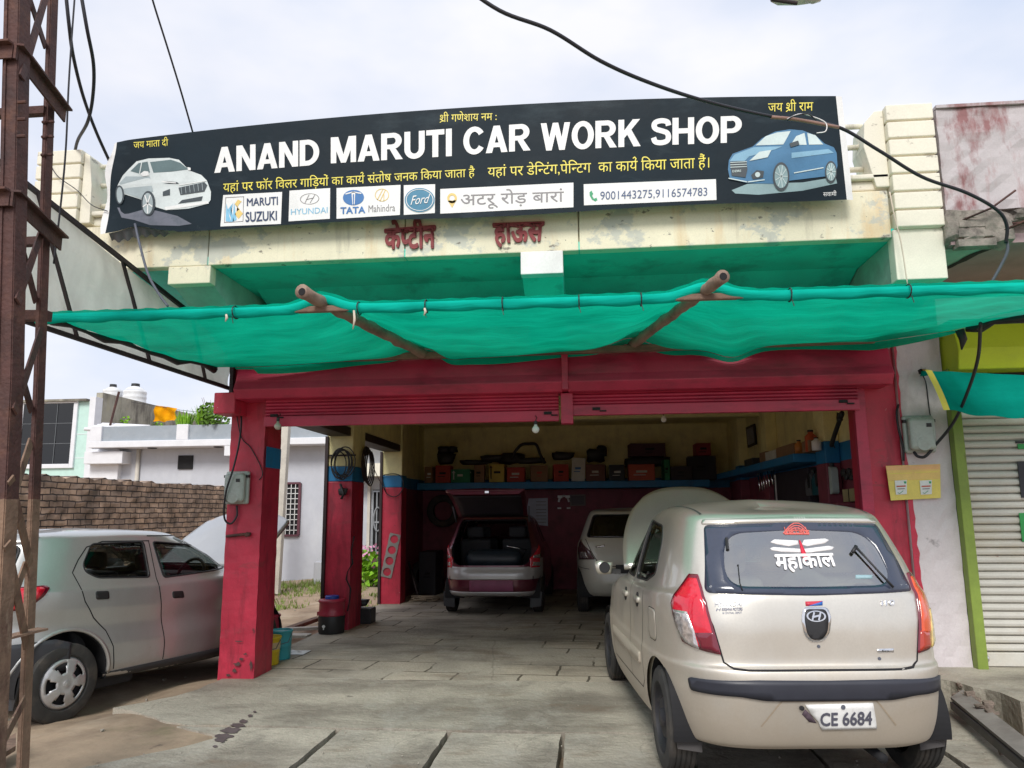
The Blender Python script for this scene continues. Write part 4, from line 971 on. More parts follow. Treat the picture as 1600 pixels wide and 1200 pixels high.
def grow(P, k=1.025):
    mx_ = np.mean([q[0] for q in P]); my_ = np.mean([q[1] for q in P]); return [(mx_+(a-mx_)*k, my_+(b-my_)*k) for a, b in P]
def mir(poly): return [(-a, b) for a, b in poly][::-1]

# ------------------------------------------------------------ beige hatchback, tailgate towards us
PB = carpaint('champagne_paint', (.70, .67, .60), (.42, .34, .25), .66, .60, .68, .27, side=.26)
rings = [  # zr zm zf  xr xf w nr nf
 (.250, .19, .22, .11, 3.42, .70, 5, 4),
 (.275, .20, .25, .07, 3.48, .745, 5, 4),
 (.40, .34, .40, .025, 3.55, .785, 5, 4),
 (.56, .52, .55, .0, 3.56, .797, 5, 4),
 (.655, .60, .62, .014, 3.54, .797, 5.4, 4),
 (.685, .66, .68, .050, 3.50, .79, 5.6, 4),
 (.88, .84, .80, .065, 3.36, .79, 5.5, 4),
 (1.02, .96, .92, .095, 2.95, .775, 5.2, 3.6),
 (1.07, 1.00, .99, .125, 2.62, .752, 5, 3.4),
 (1.22, 1.17, 1.17, .215, 2.36, .70, 5.4, 3.4),
 (1.385, 1.38, 1.35, .325, 2.03, .635, 5.2, 3.4),
 (1.445, 1.46, 1.42, .365, 1.92, .595, 5.2, 3.4),
 (1.468, 1.51, 1.46, .42, 1.80, .53, 5, 3.2),
 (1.488, 1.545, 1.485, .60, 1.62, .32, 4, 3),
 (1.505, 1.56, 1.495, .9, 1.4, .0, 3, 3)]
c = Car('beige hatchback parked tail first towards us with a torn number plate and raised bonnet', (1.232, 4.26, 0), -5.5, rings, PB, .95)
i10 = c
wpx = [(1096, 820), (1230, 817), (1366, 819), (1392, 866), (1417, 922), (1250, 925), (1089, 927), (1086, 890)]
win = c.px(wpx, 'rear'); win = [(y, z) for y, z in win]
# make it symmetrical
hw_t = (win[0][0]-win[2][0])/2; hw_b = (win[6][0]-win[4][0])/2; zt = (win[0][1]+win[2][1])/2; zb = (win[4][1]+win[6][1])/2; hw_m = (hw_t*.35+hw_b*.65)
RW = roundpoly([(hw_t, zt), (0, zt+.012), (-hw_t, zt), (-hw_b, zb+.0), (0, zb-.012), (hw_b, zb)], .03)
fb = zb+.035; ft = zt-.05
CL = roundpoly([(hw_t-.09, ft), (0, ft+.02), (-hw_t+.09, ft), (-hw_b+.105, fb), (0, fb-.006), (hw_b-.105, fb)], .12, 8)
c.hole('rear', [(a*1.05, (b-(ft+fb)/2)*1.06+(ft+fb)/2) for a, b in CL])
# side windows (left and right alike)
SW1 = roundpoly([(1.02, 1.00), (1.00, 1.12), (1.10, 1.385), (1.50, 1.42), (1.52, 1.0)], .05); SW2 = roundpoly([(1.60, 1.0), (1.57, 1.425), (1.85, 1.42), (2.30, 1.14), (2.42, 1.02)], .05)
SW1 = roundpoly([(.80, 1.10), (.86, 1.30), (.98, 1.385), (1.44, 1.415), (1.44, 1.025), (1.02, 1.04)], .05)
SW2 = roundpoly([(1.53, 1.025), (1.52, 1.415), (1.80, 1.405), (2.20, 1.16), (2.38, 1.03)], .05)
for md_ in ('left', 'right'):
    c.hole(md_, grow(SW1)); c.hole(md_, grow(SW2))
c.hole('front', roundpoly([(-.55, 1.34), (.55, 1.34), (.62, 1.05), (-.62, 1.05)], .05))
c.arch(.60, .335, .295); c.arch(3.02, .335, .295)
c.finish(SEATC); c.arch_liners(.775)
for x in (.60, 3.02):
    for sd_ in (1, -1): c.wheel(x, sd_*.69, .288, .17, sd_, 'steel')
c.patch('rear_window', 'rear', RW, GLASSR, .003, .04)
c.patch('window_border', 'rear', RW, M('black_window_frit', (.035, .045, .075), .18, coat=.5), .0045, .03, CL, th=.002)
SPW = c.patch('roof_spoiler', 'rear', roundpoly([(hw_t+.012, zt+.004), (0, zt+.016), (-hw_t-.012, zt+.004), (-hw_t+.0, zt+.030), (0, zt+.042), (hw_t, zt+.030)], .01), PB, .007, .014, th=.02)
for md_ in ('left', 'right'):
    for P in (SW1, SW2):
        g_ = c.patch('side_window', md_, P, GLASS, -.004, .05); c.patch('window_seal', md_, [(a+(a-np.mean([q[0] for q in P]))*.05, b+(b-np.mean([q[1] for q in P]))*.06) for a, b in P], BLK, .003, .05, P, parent=g_, th=.004)
c.patch('windscreen', 'front', roundpoly([(-.57, 1.36), (.57, 1.36), (.64, 1.03), (-.64, 1.03)], .05), GLASS, .002, .06)
# tail lamps (measured on the left one, mirrored)
lamp = c.px([(1078, 897), (1091, 898), (1104, 940), (1114, 978), (1127, 1023), (1104, 1018), (1082, 1010), (1068, 1002), (1057, 975), (1050, 942), (1053, 932)], 'polar')
clear = c.px([(1055, 952), (1076, 956), (1087, 985), (1094, 1014), (1074, 1003), (1066, 993), (1058, 972)], 'polar')
dk = c.px([(1087, 987), (1117, 987), (1126, 1021), (1096, 1015)], 'polar')
sh = lambda P, k: [(np.mean([q[0] for q in P])+(a-np.mean([q[0] for q in P]))*k, np.mean([q[1] for q in P])+(b-np.mean([q[1] for q in P]))*k) for a, b in P]
for f_, r_, w_, nm in ((lambda q: q, LENSR, LENSW, ''), (mir, LENSO, LENSA, '')):
    l_ = c.patch('tail_lamp', 'polar', f_(lamp), LENSD, .010, .02)
    c.patch('red_lens', 'polar', f_(sh(lamp, .90)), r_, .014, .02, parent=l_, th=.0)
    c.patch('clear_lens', 'polar', f_(clear), w_, .018, .02, parent=l_, th=.0)
    c.patch('brake_lens', 'polar', f_(sh(dk, .92)), LENSD if f_ is not mir else M('deep_orange_lens', (.42, .03, .01), .15, coat=1), .016, .02, parent=l_, th=.0)
# tailgate shut line
tg = c.px([(1090, 930), (1114, 978), (1131, 1035), (1147, 1046), (1170, 1048), (1250, 1050)], 'rear')
tg = [(a, b) for a, b in tg]; cx0 = (c.px([(1250, 1050)], 'rear')[0][0]); tgl = [(a, b) for a, b in tg[:-1]]; 
zl = tg[4][1]; line = [tgl[0], tgl[1], tgl[2], (tgl[3][0], zl+.006), (tgl[4][0], zl)]+[(-tgl[4][0], zl), (-tgl[3][0], zl+.006), (-tgl[2][0], tgl[2][1]), (-tgl[1][0], tgl[1][1]), (-tgl[0][0], tgl[0][1])]
c.seam('rear', line, .009)
for md_ in ('left', 'right'):
    b = MB().mat(DARK)
    c.seam(md_, smoothcurve2 if False else [(1.49, .36), (1.485, .9), (1.485, 1.02)], .007, mb=b); c.seam(md_, [(2.46, .40), (2.48, .7), (2.40, 1.0)], .007, mb=b); c.seam(md_, [(1.0, 1.0), (.96, .86), (1.02, .62), (.98, .42), (1.06, .36), (2.40, .33), (2.46, .40)], .007, mb=b); b.build('panel_gap', None, c.t, local=True)
    k = 1 if md_ == 'left' else -1
    for x, z in ((1.10, .90), (1.62, .885)):
        c.patch('door_handle', md_, roundpoly([(x, z-.018), (x+.16, z-.018), (x+.16, z+.02), (x, z+.02)], .018), PB, .016, .03)
        c.patch('handle_recess', md_, roundpoly([(x+.03, z-.05), (x+.13, z-.05), (x+.13, z+.045), (x+.03, z+.045)], .045), BLK, .003, .03)
    c.patch('side_moulding', md_, roundpoly([(1.08, .50), (2.4, .485), (2.4, .56), (1.08, .575)], .02), PB, .012, .06)
c.patch('fuel_flap', 'left', roundpoly([(.60, .72), (.78, .72), (.79, .90), (.61, .90)], .04), PB, .003, .03)
c.seam('left', roundpoly([(.60, .72), (.78, .72), (.79, .90), (.61, .90)], .04), .009, closed=True)
# black bumper strip
st = c.px([(1076, 1057), (1250, 1064), (1250, 1095), (1190, 1094), (1120, 1085), (1083, 1078)], 'polar')
zs = [b for a, b in st]; A_ = max(a for a, b in st); zc_ = c.px([(1250, 1064), (1250, 1095), (1190, 1094)], 'polar')
ztop = zc_[0][1]; zbot = zc_[1][1]; zedge = st[0][1]
strip = [(A_, zedge), (A_*.5, ztop+.004), (0, ztop), (-A_*.5, ztop+.004), (-A_, zedge), (-A_*.98, st[5][1]), (-A_*.62, st[4][1]), (-.28, zbot+.002), (0, zbot), (.28, zbot+.002), (A_*.62, st[4][1]), (A_*.98, st[5][1])]
c.patch('bumper_strip', 'polar', roundpoly(strip, .02), M('dark_bumper_plastic', (.028, .03, .042), .45, var=.1), .012, .03, th=.02)
# number plate recess with ridge and plate
rc = c.px([(1184, 1135), (1214, 1096), (1361, 1093), (1395, 1134)], 'rear')
hwr = (rc[0][0]-rc[3][0])/2; hwt = (rc[1][0]-rc[2][0])/2
c.seam('rear', [(hwr, rc[0][1]), (hwt+.02, rc[1][1]-.02), (hwt, rc[1][1]), (-hwt, rc[1][1]), (-hwt-.02, rc[1][1]-.02), (-hwr, rc[0][1])], .008, M('dusty_crease', (.36, .29, .21), .7), .002, name='recess_edge')
pl = c.px([(1258, 1101), (1363, 1098), (1369, 1137), (1283, 1139), (1278, 1127), (1267, 1115)], 'rear')
pt = c.patch('number_plate', 'rear', pl, M('white_plate', (.80, .80, .78), .4, stains=[((.35, .28, .2), (14, 14, 14), .62, .75, .5)]), .010, .03, th=.008)
tq = c.px([(1280, 1132), (1361, 1130), (1280, 1112), (1361, 1109)], 'rear'); c.text('number', 'CE 6684', 'rear', tq[0], tq[1], tq[2], tq[3], M('grey_lettering', (.10, .10, .13), .5), .0125, .028, solid=0, parent=pt)
for q in ((1252, 1106), (1316, 1104)):
    p_ = c.px([q], 'rear')[0]; h, n = c.proj('rear')(*p_); m = MB().mat(BLK if q[0] < 1300 else GREYC); m.lathe([(0, -.014), (.012, -.013), (.012, .0), (0, .0)], h, 'x', 10); c.add(m, 'plate_screw')
st_ = c.px([(1258, 1108), (1268, 1118), (1276, 1130), (1264, 1128), (1253, 1116)], 'rear'); c.patch('torn_plate_stain', 'rear', st_, M('torn_stain', (.10, .07, .09), .8), .002, .02, th=0)
# tailgate furniture
hp = c.px([(1258, 952), (1289, 952), (1294, 965), (1292, 988), (1284, 999), (1268, 1000), (1260, 990), (1256, 968)], 'rear')
hpr = roundpoly(hp, .02); o_ = c.patch('tailgate_handle', 'rear', [(np.mean([q[0] for q in hpr])+(a-np.mean([q[0] for q in hpr]))*1.22, np.mean([q[1] for q in hpr])+(b-np.mean([q[1] for q in hpr]))*1.14) for a, b in hpr], CHROME, .008, .02)
c.patch('handle_recess', 'rear', hpr, BLK, .010, .02, parent=o_, th=0)
ec, er = c.px([(1274, 963)], 'rear')[0], .052
fl = Flat(lambda x, y, l: (lambda hn: hn[0]+hn[1]*(.012+.0012*l))(c.proj('rear')(ec[0]-x, ec[1]-y)))
fl.ell(0, 0, er, .028, CHROME, 1, 0, 32, .82); fl.line([(-.022, .015), (-.010, -.016)], .009, CHROME, 2); fl.line([(.012, .016), (.024, -.015)], .009, CHROME, 2); fl.line([(-.018, .004), (.020, -.004)], .009, CHROME, 2)
fl.mb.build('emblem', None, o_, local=True)
def rbox(n_, pxs, mat, off=.004, parent=None, th=.004): return c.patch(n_, 'rear', c.px(pxs, 'rear'), mat, off, .02, th=th, parent=parent)
stk = rbox('sticker', [(1258, 940), (1285, 939), (1285, 946), (1259, 947)], M('red_sticker', (.55, .03, .06), .5), .002, th=0); c.patch('blue_half', 'rear', c.px([(1285, 939.5), (1285, 946), (1262, 947)], 'rear'), M('blue_sticker', (.02, .12, .45), .5), .003, .02, th=0, parent=stk)
q = c.px([(1117, 948), (1159, 947), (1117, 940), (1159, 939)], 'rear'); c.text('badge', 'HYUNDAI', 'rear', *q, CHROME, .004, .01)
BLT = M('blue_grey_lettering', (.07, .09, .20), .5)
q = c.px([(1128, 954.5), (1160, 954), (1128, 949.5), (1160, 949)], 'rear'); c.text('dealer_lettering', 'KRISHNA MOTORS', 'rear', *q, BLT, .002, .02, solid=0)
q = c.px([(1129, 959.5), (1159, 959), (1129, 956), (1159, 955.5)], 'rear'); c.text('dealer_lettering', '& CENTRAL DEPOT', 'rear', *q, BLT, .002, .01, solid=0)
q = c.px([(1119, 955), (1125, 955), (1119, 950), (1125, 950)], 'rear'); c.text('dealer_lettering', 'H', 'rear', *q, BLT, .002, .01, solid=0, sk=.3)
q = c.px([(1376, 946), (1397, 946), (1376, 938), (1397, 937)], 'rear'); c.text('badge', 'i10', 'rear', *q, CHROME, .004, .025)
er_ = rbox('trim_badge', [(1370, 1014), (1396, 1013), (1396, 1019), (1371, 1020)], CHROME, .004); q = c.px([(1378, 1018), (1389, 1018), (1378, 1015), (1389, 1015)], 'rear'); c.text('trim_lettering', 'Era', 'rear', *q, BLK, .006, .01, solid=0, parent=er_)
for q in ((1279, 1010), (1374, 1029)):
    p_ = c.px([q], 'rear')[0]; h, n = c.proj('rear')(*p_); m = MB().mat(GREYC); m.lathe([(0, -.005), (.008, -.005), (.009, 0), (0, 0)], h, 'x', 12); c.add(m, 'tailgate_lock')
# rear wiper, aerial, window stickers
wp = c.px([(1340, 858), (1332, 866), (1360, 890), (1393, 921)], 'rear'); wm = MB().mat(BLK); pr = c.proj('rear')
pp = [pr(*c.px([q], 'rear')[0]) for q in ((1393, 921), (1372, 898), (1352, 876), (1334, 857))]; wm.tube([h+n*.022 for h, n in pp], [.007, .006, .006, .008], 8); pp = [pr(*c.px([q], 'rear')[0]) for q in ((1330, 866), (1336, 856))]; wm.tube([h+n*.018 for h, n in pp], .010, 8)
c.add(wm, 'rear_wiper', True); pp = [pr(*c.px([q], 'rear')[0]) for q in ((1135, 842), (1137, 860))]; wm = MB().mat(BLK).tube([h+n*.008 for h, n in pp], .010, 6); c.add(wm, 'washer_nozzle')
pp = [pr(*c.px([q], 'rear')[0]) for q in ((1160, 924), (1156, 912), (1153, 884))]; am = MB().mat(BLK).tube([h+n*.008 for h, n in pp], [.004, .003, .0022], 6); h, n = pp[2]; am.lathe([(0, -.006), (.006, 0), (0, .006)], h+n*.008, 'z', 8); c.add(am, 'sticker_aerial', True)
WST = M('white_vinyl', (.82, .80, .80), .6); RST = M('red_vinyl', (.62, .02, .05), .6)
def vin(nm, pxs, mat, off=.006): return c.patch(nm, 'rear', c.px(pxs, 'rear'), mat, off, .02, th=0)
z4 = lambda L: [(1080+x*.2375, 780+y*.2375) for x, y in L]
vin('vinyl_sticker', z4([(520, 285), (545, 268), (700, 275), (705, 300), (640, 312), (560, 298)]), WST); vin('vinyl_sticker', z4([(725, 300), (740, 270), (880, 262), (905, 272), (880, 292), (760, 312)]), WST)
vin('vinyl_sticker', z4([(518, 325), (540, 318), (715, 330), (720, 352), (600, 350), (530, 338)]), WST); vin('vinyl_sticker', z4([(740, 330), (900, 310), (938, 318), (925, 335), (770, 355), (742, 352)]), WST)
vin('vinyl_sticker', z4([(708, 270), (718, 280), (745, 340), (765, 390), (755, 408), (738, 405), (722, 350)]), RST, .008)
q = c.px(z4([(555, 468), (960, 440), (545, 372), (930, 362)]), 'rear'); c.text('vinyl_lettering', 'महाकाल', 'rear', *q, WST, .007, .03, hindi=True, solid=0)
ar = [(605+170*t/10, 228-70*sin(pi*t/10)) for t in range(11)]; rd = MB().mat(M('faded_red_vinyl', (.62, .12, .10), .6))
for k, (dy, hh) in enumerate(((0, 10), (18, 8), (36, 10), (52, 7))):
    P = [(x, max(160, y)+dy*.9) for x, y in ar if True]; P = [(x, y) for x, y in P if y < 235]
    if len(P) < 2: continue
    P2 = c.px(z4(P), 'rear'); c.seam('rear', P2, .006, None, .006, mb=rd)
q = c.px(z4([(612, 230), (775, 230), (612, 210), (775, 210)]), 'rear'); c.seam('rear', [q[0], q[1]], .010, None, .006, mb=rd); c.seam('rear', [q[2], q[3]], .005, None, .006, mb=rd)
for k in range(7): a = q[0][0]+(q[1][0]-q[0][0])*(k+.5)/7; c.seam('rear', [(a, q[0][1]), (a, q[2][1]+.02)], .004, None, .006, mb=rd)
rd.build('red_vinyl_emblem', None, c.t, local=True)
q = c.px(z4([(1080, 525), (1190, 525), (1190, 500), (1080, 500)]), 'rear'); c.patch('window_sticker', 'rear', q, M('pale_blue_sticker', (.28, .42, .46), .6), .005, .03, th=0)
# roof seams, mirror, interior
for y in (.50, -.50): c.seam('top', [(.48, y), (1.0, y*1.03), (1.8, y*1.0)], .014, M('roof_gutter', (.05, .055, .05), .6), .002, name='roof_gutter')
for sd_ in (1, -1):
    mm = MB().mat(PB); lump(2.30, sd_*.875, 1.03, .055, .085, .065, mm, 3); mo_ = c.add(mm, 'door_mirror', True); MB().mat(BLK).lathe([(0, 0), (.042, 0), (.046, .01), (0, .02)], (2.246, sd_*.875, 1.03), 'x', 20).build('mirror_glass', None, mo_, local=True)
    MB().mat(BLK).bar((2.33, sd_*.74, .99), (2.32, sd_*.84, 1.0), .05, .04).build('mirror_foot', None, mo_, local=True)
for y in (.34, -.34): c.seat(.80, y, SEATC, .36); c.seat(1.75, y, SEATC, .30)
m = MB().mat(SEATC).box(.30, .72, -.58, .58, .86, .90); c.add(m, 'parcel_shelf', bevel=.02)
m = MB().mat(SEATD).box(2.25, 2.6, -.62, .62, .62, .98); c.add(m, 'dashboard', bevel=.05)
m = MB().mat(SEATC); m.grid(lambda u, v: (.38+.35*v, -.5+.95*u, 1.02+.10*sin(u*5)*sin(v*3)+.05*sin(u*13+v*4)), 20, 8); c.add(m, 'folded_seat_cover', True)
# raised bonnet
HB = MB().mat(PB); th = rad(52)
def bon(u, v):
    y = (u-.5)*2; wv = .66-.24*v**2.2; x = v*.90; k = 1-.0*v; yy = y*wv*(1 if v < .8 else 1-.10*(v-.8)/.2)
    bulge = .05*(1-y*y)-.05*v*v; end = .92-.10*abs(y)**3
    xx = x*end/.92; return Vector((2.62+xx*cos(th)-bulge*sin(th), yy, .99+xx*sin(th)+bulge*cos(th)*.6))
HB.grid(bon, 24, 16); bo = HB.build('raised_bonnet', None, c.t, True, local=True, solid=.03)
# mud flaps, tow eye
for sd_ in (1, -1):
    m = MB().mat(BLK).box(.33, .345, sd_*.60, sd_*.775, .12, .36) if False else MB().mat(M('dusty_mud_flap', (.07, .065, .065), .75)).prism([(.30, sd_*.60, .18), (.30, sd_*.735, .20), (.27, sd_*.745, .30), (.30, sd_*.60, .34)], (.012, 0, 0)); c.add(m, 'mud_flap')
m = MB().mat(DARK).tube([(.1, -.3, .2), (.5, -.3, .22)], .025, 10); c.add(m, 'exhaust_pipe', True)

# ------------------------------------------------------------ silver hatchback on the left
PS = carpaint('silver_grey_paint', (.52, .53, .53), (.30, .26, .22), .28, .45, .62, .30)
rings = [
 (.36, .22, .26, .12, 3.24, .70, 5, 4),
 (.40, .24, .30, .06, 3.28, .75, 5, 4),
 (.52, .36, .45, .02, 3.31, .785, 5, 4),
 (.66, .50, .60, .0, 3.31, .79, 5, 4),
 (.80, .66, .75, .03, 3.27, .772, 5.4, 4),
 (.92, .82, .88, .06, 3.15, .79, 5.6, 4),
 (1.02, .95, .98, .07, 2.95, .785, 5.4, 3.6),
 (1.07, 1.01, 1.03, .09, 2.65, .765, 5.2, 3.4),
 (1.20, 1.18, 1.19, .17, 2.38, .70, 5, 3.4),
 (1.36, 1.355, 1.35, .27, 2.06, .635, 4.8, 3.4),
 (1.415, 1.42, 1.40, .27, 1.94, .60, 4.6, 3.4),
 (1.438, 1.45, 1.425, .34, 1.84, .53, 4.2, 3.2),
 (1.455, 1.47, 1.44, .55, 1.68, .30, 3.6, 3),
 (1.465, 1.478, 1.45, .9, 1.4, .0, 3, 3)]
c = Car('silver grey hatchback with raised bonnet between the lattice tower and the front pillar', (-5.02, 5.50, -.10), 18.5, rings, PS, .95)
kw = c
W1 = [(1.14, 1.02), (1.02, 1.10), (1.01, 1.20), (1.08, 1.355), (1.62, 1.385), (1.70, 1.03)]
p1 = c.px([(152, 902), (134, 893), (130, 882), (143, 851), (223, 847), (233, 901)], 'right'); p2 = c.px([(257, 901), (240, 847), (303, 847), (322, 858), (338, 880)], 'right')
W1 = roundpoly(p1, .04); xe = p2[2][0]
W2 = roundpoly([p2[0], p2[1], p2[2], (p2[2][0]+.10, p2[2][1]-.01), (2.30, 1.16), (2.42, p2[0][1]+.02)], .04)
for md_ in ('left', 'right'): c.hole(md_, grow(W1)); c.hole(md_, grow(W2))
RWK = roundpoly([(.50, 1.36), (-.50, 1.36), (-.60, 1.08), (.60, 1.08)], .06); c.hole('rear', RWK); c.hole('front', roundpoly([(-.55, 1.36), (.55, 1.36), (.62, 1.08), (-.62, 1.08)], .05))
c.arch(.62, .375, .31); c.arch(2.76, .375, .31); c.finish(SEATD); c.arch_liners(.775)
for x in (.62, 2.76):
    for sd_ in (1, -1): c.wheel(x, sd_*.70, .298, .17, sd_, 'cover')
c.patch('rear_window', 'rear', RWK, GLASSD, .003, .05)
c.patch('rear_window_trim', 'rear', [(a*1.03, 1.22+(b-1.22)*1.05) for a, b in RWK], BLK, .004, .05, RWK, th=.003)
for md_ in ('left', 'right'):
    for P in (W1, W2):
        g_ = c.patch('side_window', md_, P, GLASS, -.006, .05); mx_ = np.mean([q[0] for q in P]); my_ = np.mean([q[1] for q in P]); c.patch('window_seal', md_, [(mx_+(a-mx_)*1.04, my_+(b-my_)*1.08) for a, b in P], BLK, .003, .04, P, parent=g_, th=.006)
c.patch('windscreen', 'front', roundpoly([(-.57, 1.38), (.57, 1.38), (.64, 1.06), (-.64, 1.06)], .05), GLASS, .002, .06)
for md_ in ('right', 'left'):
    b = MB().mat(DARK); q = c.px([(232, 846), (244, 903), (252, 945), (257, 1005), (254, 1030)], 'right'); c.seam(md_, q, .009, mb=b)
    q2 = c.px([(233, 845), (160, 846), (135, 855), (122, 875), (113, 895), (124, 915), (133, 940), (146, 965), (165, 985), (177, 1010), (177, 1045)], 'right'); c.seam(md_, q2, .009, mb=b); c.seam(md_, [(q[0][0], 1.40), (2.0, 1.385), (2.36, 1.12), (2.50, .98), (2.52, .5), (2.45, .32)], .009, mb=b)
    b.build('panel_gap', None, c.t, local=True)
    for pxs in ([(149, 924), (170, 923), (171, 936), (150, 937)], [(269, 924), (286, 923), (288, 934), (270, 935)]):
        P = roundpoly(c.px(pxs, 'right'), .02); hh = c.patch('door_handle', md_, P, BLK, .003, .02, th=.003); mx_ = np.mean([q[0] for q in P]); c.patch('handle_flap', md_, [(a, b+.004) for a, b in P if a > mx_+.02]+[(mx_+.02, min(b for a, b in P)+.01), (mx_+.02, max(b for a, b in P))][:0] or P, PS, .012, .02, parent=hh) if False else None
tl = c.px([(0, 922), (40, 915), (72, 914), (79, 918), (70, 938), (55, 952), (20, 957), (0, 958)], 'polar'); tl = [(min(a, .99), b) for a, b in tl]
ml = roundpoly([(-.42, .98), (-.74, 1.01), (-.86, 1.015), (-.93, .995), (-.90, .93), (-.80, .86), (-.60, .845), (-.42, .86)], .03)
tls = c.px([(58, 916), (78, 917), (71, 938), (58, 950)], 'polar'); a_out = min(a for a, b in tls); zt_ = max(b for a, b in tls); zb_ = min(b for a, b in tls)
ml = roundpoly([(a_out+.50, zt_-.02), (a_out+.2, zt_), (a_out+.03, zt_), (a_out, zt_-.02), (a_out+.035, (zt_+zb_)/2), (a_out+.12, zb_+.0), (a_out+.3, zb_-.02), (a_out+.5, zb_-.02)], .02)
for P in (ml, mir(ml)):
    l_ = c.patch('tail_lamp', 'polar', P, LENSD, .010, .03); c.patch('red_lens', 'polar', sh(P, .86), LENSR, .014, .03, parent=l_, th=0); k = 1 if P is not ml else -1
    c.patch('clear_lens', 'polar', sh([(np.mean([q[0] for q in P])+(a-np.mean([q[0] for q in P]))*.55-.04*k, b) for a, b in P], .5), LENSW, .018, .03, parent=l_, th=0)
zb0 = .62
c.patch('rear_bumper', 'polar', [(1.02, .40), (1.02, .60), (.9, .64), (-.9, .64), (-1.02, .60), (-1.02, .40), (-.8, .385), (.8, .385)], M('black_bumper', (.04, .042, .05), .5, var=.1, stains=[((.2, .16, .12), 6, .55, .75, .4)]), .010, .04, th=.02)
for md_ in ('left', 'right'):
    P = [(.62+.40*cos(a), .31+.40*sin(a)) for a in [pi*k/24 for k in range(25)]]; Q = [(.62+.376*cos(a), .31+.376*sin(a)) for a in [pi*k/24 for k in range(25)]]
    c.patch('arch_lip', md_, P+Q[::-1], PS, .010, .03, th=.012)
    c.patch('sill_trim', md_, [(1.02, .225), (2.62, .225), (2.62, .31), (1.02, .31)], M('sill_plastic', (.03, .03, .032), .6) if 'sill_plastic' not in MATS else MATS['sill_plastic'], .008, .06)
    k = 1 if md_ == 'left' else -1
    m = MB().mat(BLK); m.prism([(.24, k*.58, .16), (.24, k*.76, .18), (.26, k*.78, .40), (.30, k*.58, .40)], (.012, 0, 0)); c.add(m, 'mud_flap')
    mm = MB().mat(BLK); lump(2.36, k*.90, 1.06, .07, .11, .075, mm, 3); c.add(mm, 'door_mirror', True)
for y in (.35, -.35): c.seat(.95, y, SEATD, .14); c.seat(1.85, y, SEATD, .32)
m = MB().mat(SEATD).box(2.30, 2.62, -.62, .62, .62, 1.0); c.add(m, 'dashboard', bevel=.05)
m = MB().mat(BLK).tube([Vector((2.22, -.34, .98))+Vector((.07*cos(a), .17*sin(a), .16*cos(a))) for a in [2*pi*k/24 for k in range(24)]], .016, 8, closed=True); c.add(m, 'steering_wheel', True)
m = MB().mat(WHITE).box(2.0, 2.02, -.12, .12, 1.27, 1.33); c.add(m, 'mirror_inside', bevel=.01)
SPK = c.patch('roof_spoiler', 'rear', roundpoly([(.56, 1.375), (-.56, 1.375), (-.55, 1.425), (.55, 1.425)], .01), PS, .02, .03, th=.03)
HB = MB().mat(PS); th = rad(38)
def bon2(u, v):
    y = (u-.5)*2; wv = .68-.06*v**3; end = .95-.14*abs(y)**2.5; xx = v*end; bl = .06*(1-y*y)-.06*v*v
    return Vector((2.68+xx*cos(th)-bl*sin(th), y*wv, 1.02+xx*sin(th)+bl*cos(th)*.6))
HB.grid(bon2, 24, 16); HB.build('raised_bonnet', None, c.t, True, local=True, solid=.03)

# ------------------------------------------------------------ maroon hatchback with open tailgate
PM = carpaint('maroon_paint', (.13, .008, .03), (.20, .15, .13), .30, .35, .35, .3)
rings = [
 (.27, .20, .24, .10, 3.40, .66, 5, 4),
 (.30, .22, .28, .05, 3.44, .70, 5, 4),
 (.42, .36, .42, .0, 3.49, .735, 5, 4),
 (.58, .50, .56, .0, 3.49, .745, 5, 4),
 (.66, .62, .66, .03, 3.45, .745, 5.2, 4),
 (.80, .78, .78, .05, 3.30, .74, 5.4, 4),
 (.94, .90, .88, .07, 2.85, .735, 5.4, 3.6),
 (1.02, .97, .97, .12, 2.55, .715, 5.2, 3.4),
 (1.18, 1.14, 1.14, .23, 2.28, .65, 5, 3.4),
 (1.34, 1.34, 1.32, .35, 1.98, .575, 4.6, 3.4),
 (1.385, 1.40, 1.38, .40, 1.88, .52, 4.4, 3.4),
 (1.405, 1.435, 1.41, .46, 1.78, .45, 4, 3.2),
 (1.42, 1.46, 1.43, .66, 1.6, .26, 3.4, 3),
 (1.43, 1.47, 1.44, .9, 1.4, .0, 3, 3)]
c = Car('maroon and silver hatchback with its tailgate open and a gas cylinder in the boot', (-1.40, 11.15, 0), 1.0, rings, PM, .95)
al = c
op = c.px([(716, 805), (822, 805), (815, 850), (812, 885), (800, 893), (745, 895), (738, 888), (722, 850)], 'rear')
OP = roundpoly([(.50, 1.37), (-.50, 1.37), (-.60, .95), (-.585, .78), (-.50, .71), (.50, .71), (.585, .78), (.60, .95)], .05); c.hole('rear', OP)
for md_ in ('left', 'right'): c.hole(md_, roundpoly([(.75, 1.02), (.85, 1.30), (1.40, 1.36), (1.42, 1.0)], .05)); c.hole(md_, roundpoly([(1.50, 1.0), (1.49, 1.36), (1.78, 1.35), (2.30, 1.02)], .05))
c.hole('front', roundpoly([(-.50, 1.30), (.50, 1.30), (.58, 1.03), (-.58, 1.03)], .05))
c.arch(.56, .32, .28); c.arch(2.92, .32, .28); c.finish(SEATD); c.arch_liners(.72)
for x in (.56, 2.92):
    for sd_ in (1, -1): c.wheel(x, sd_*.655, .272, .15, sd_, 'steel')
c.patch('windscreen', 'front', roundpoly([(-.52, 1.32), (.52, 1.32), (.60, 1.0), (-.60, 1.0)], .05), GLASS, .002, .06)
SLV = carpaint('bumper_silver_paint', (.50, .50, .50), (.3, .25, .2), .2, .3, .3)
zz_ = c.px([(765, 893), (765, 906), (765, 925), (765, 932)], 'rear'); z1_, z2_, z3_, z4_ = [b for a, b in zz_]
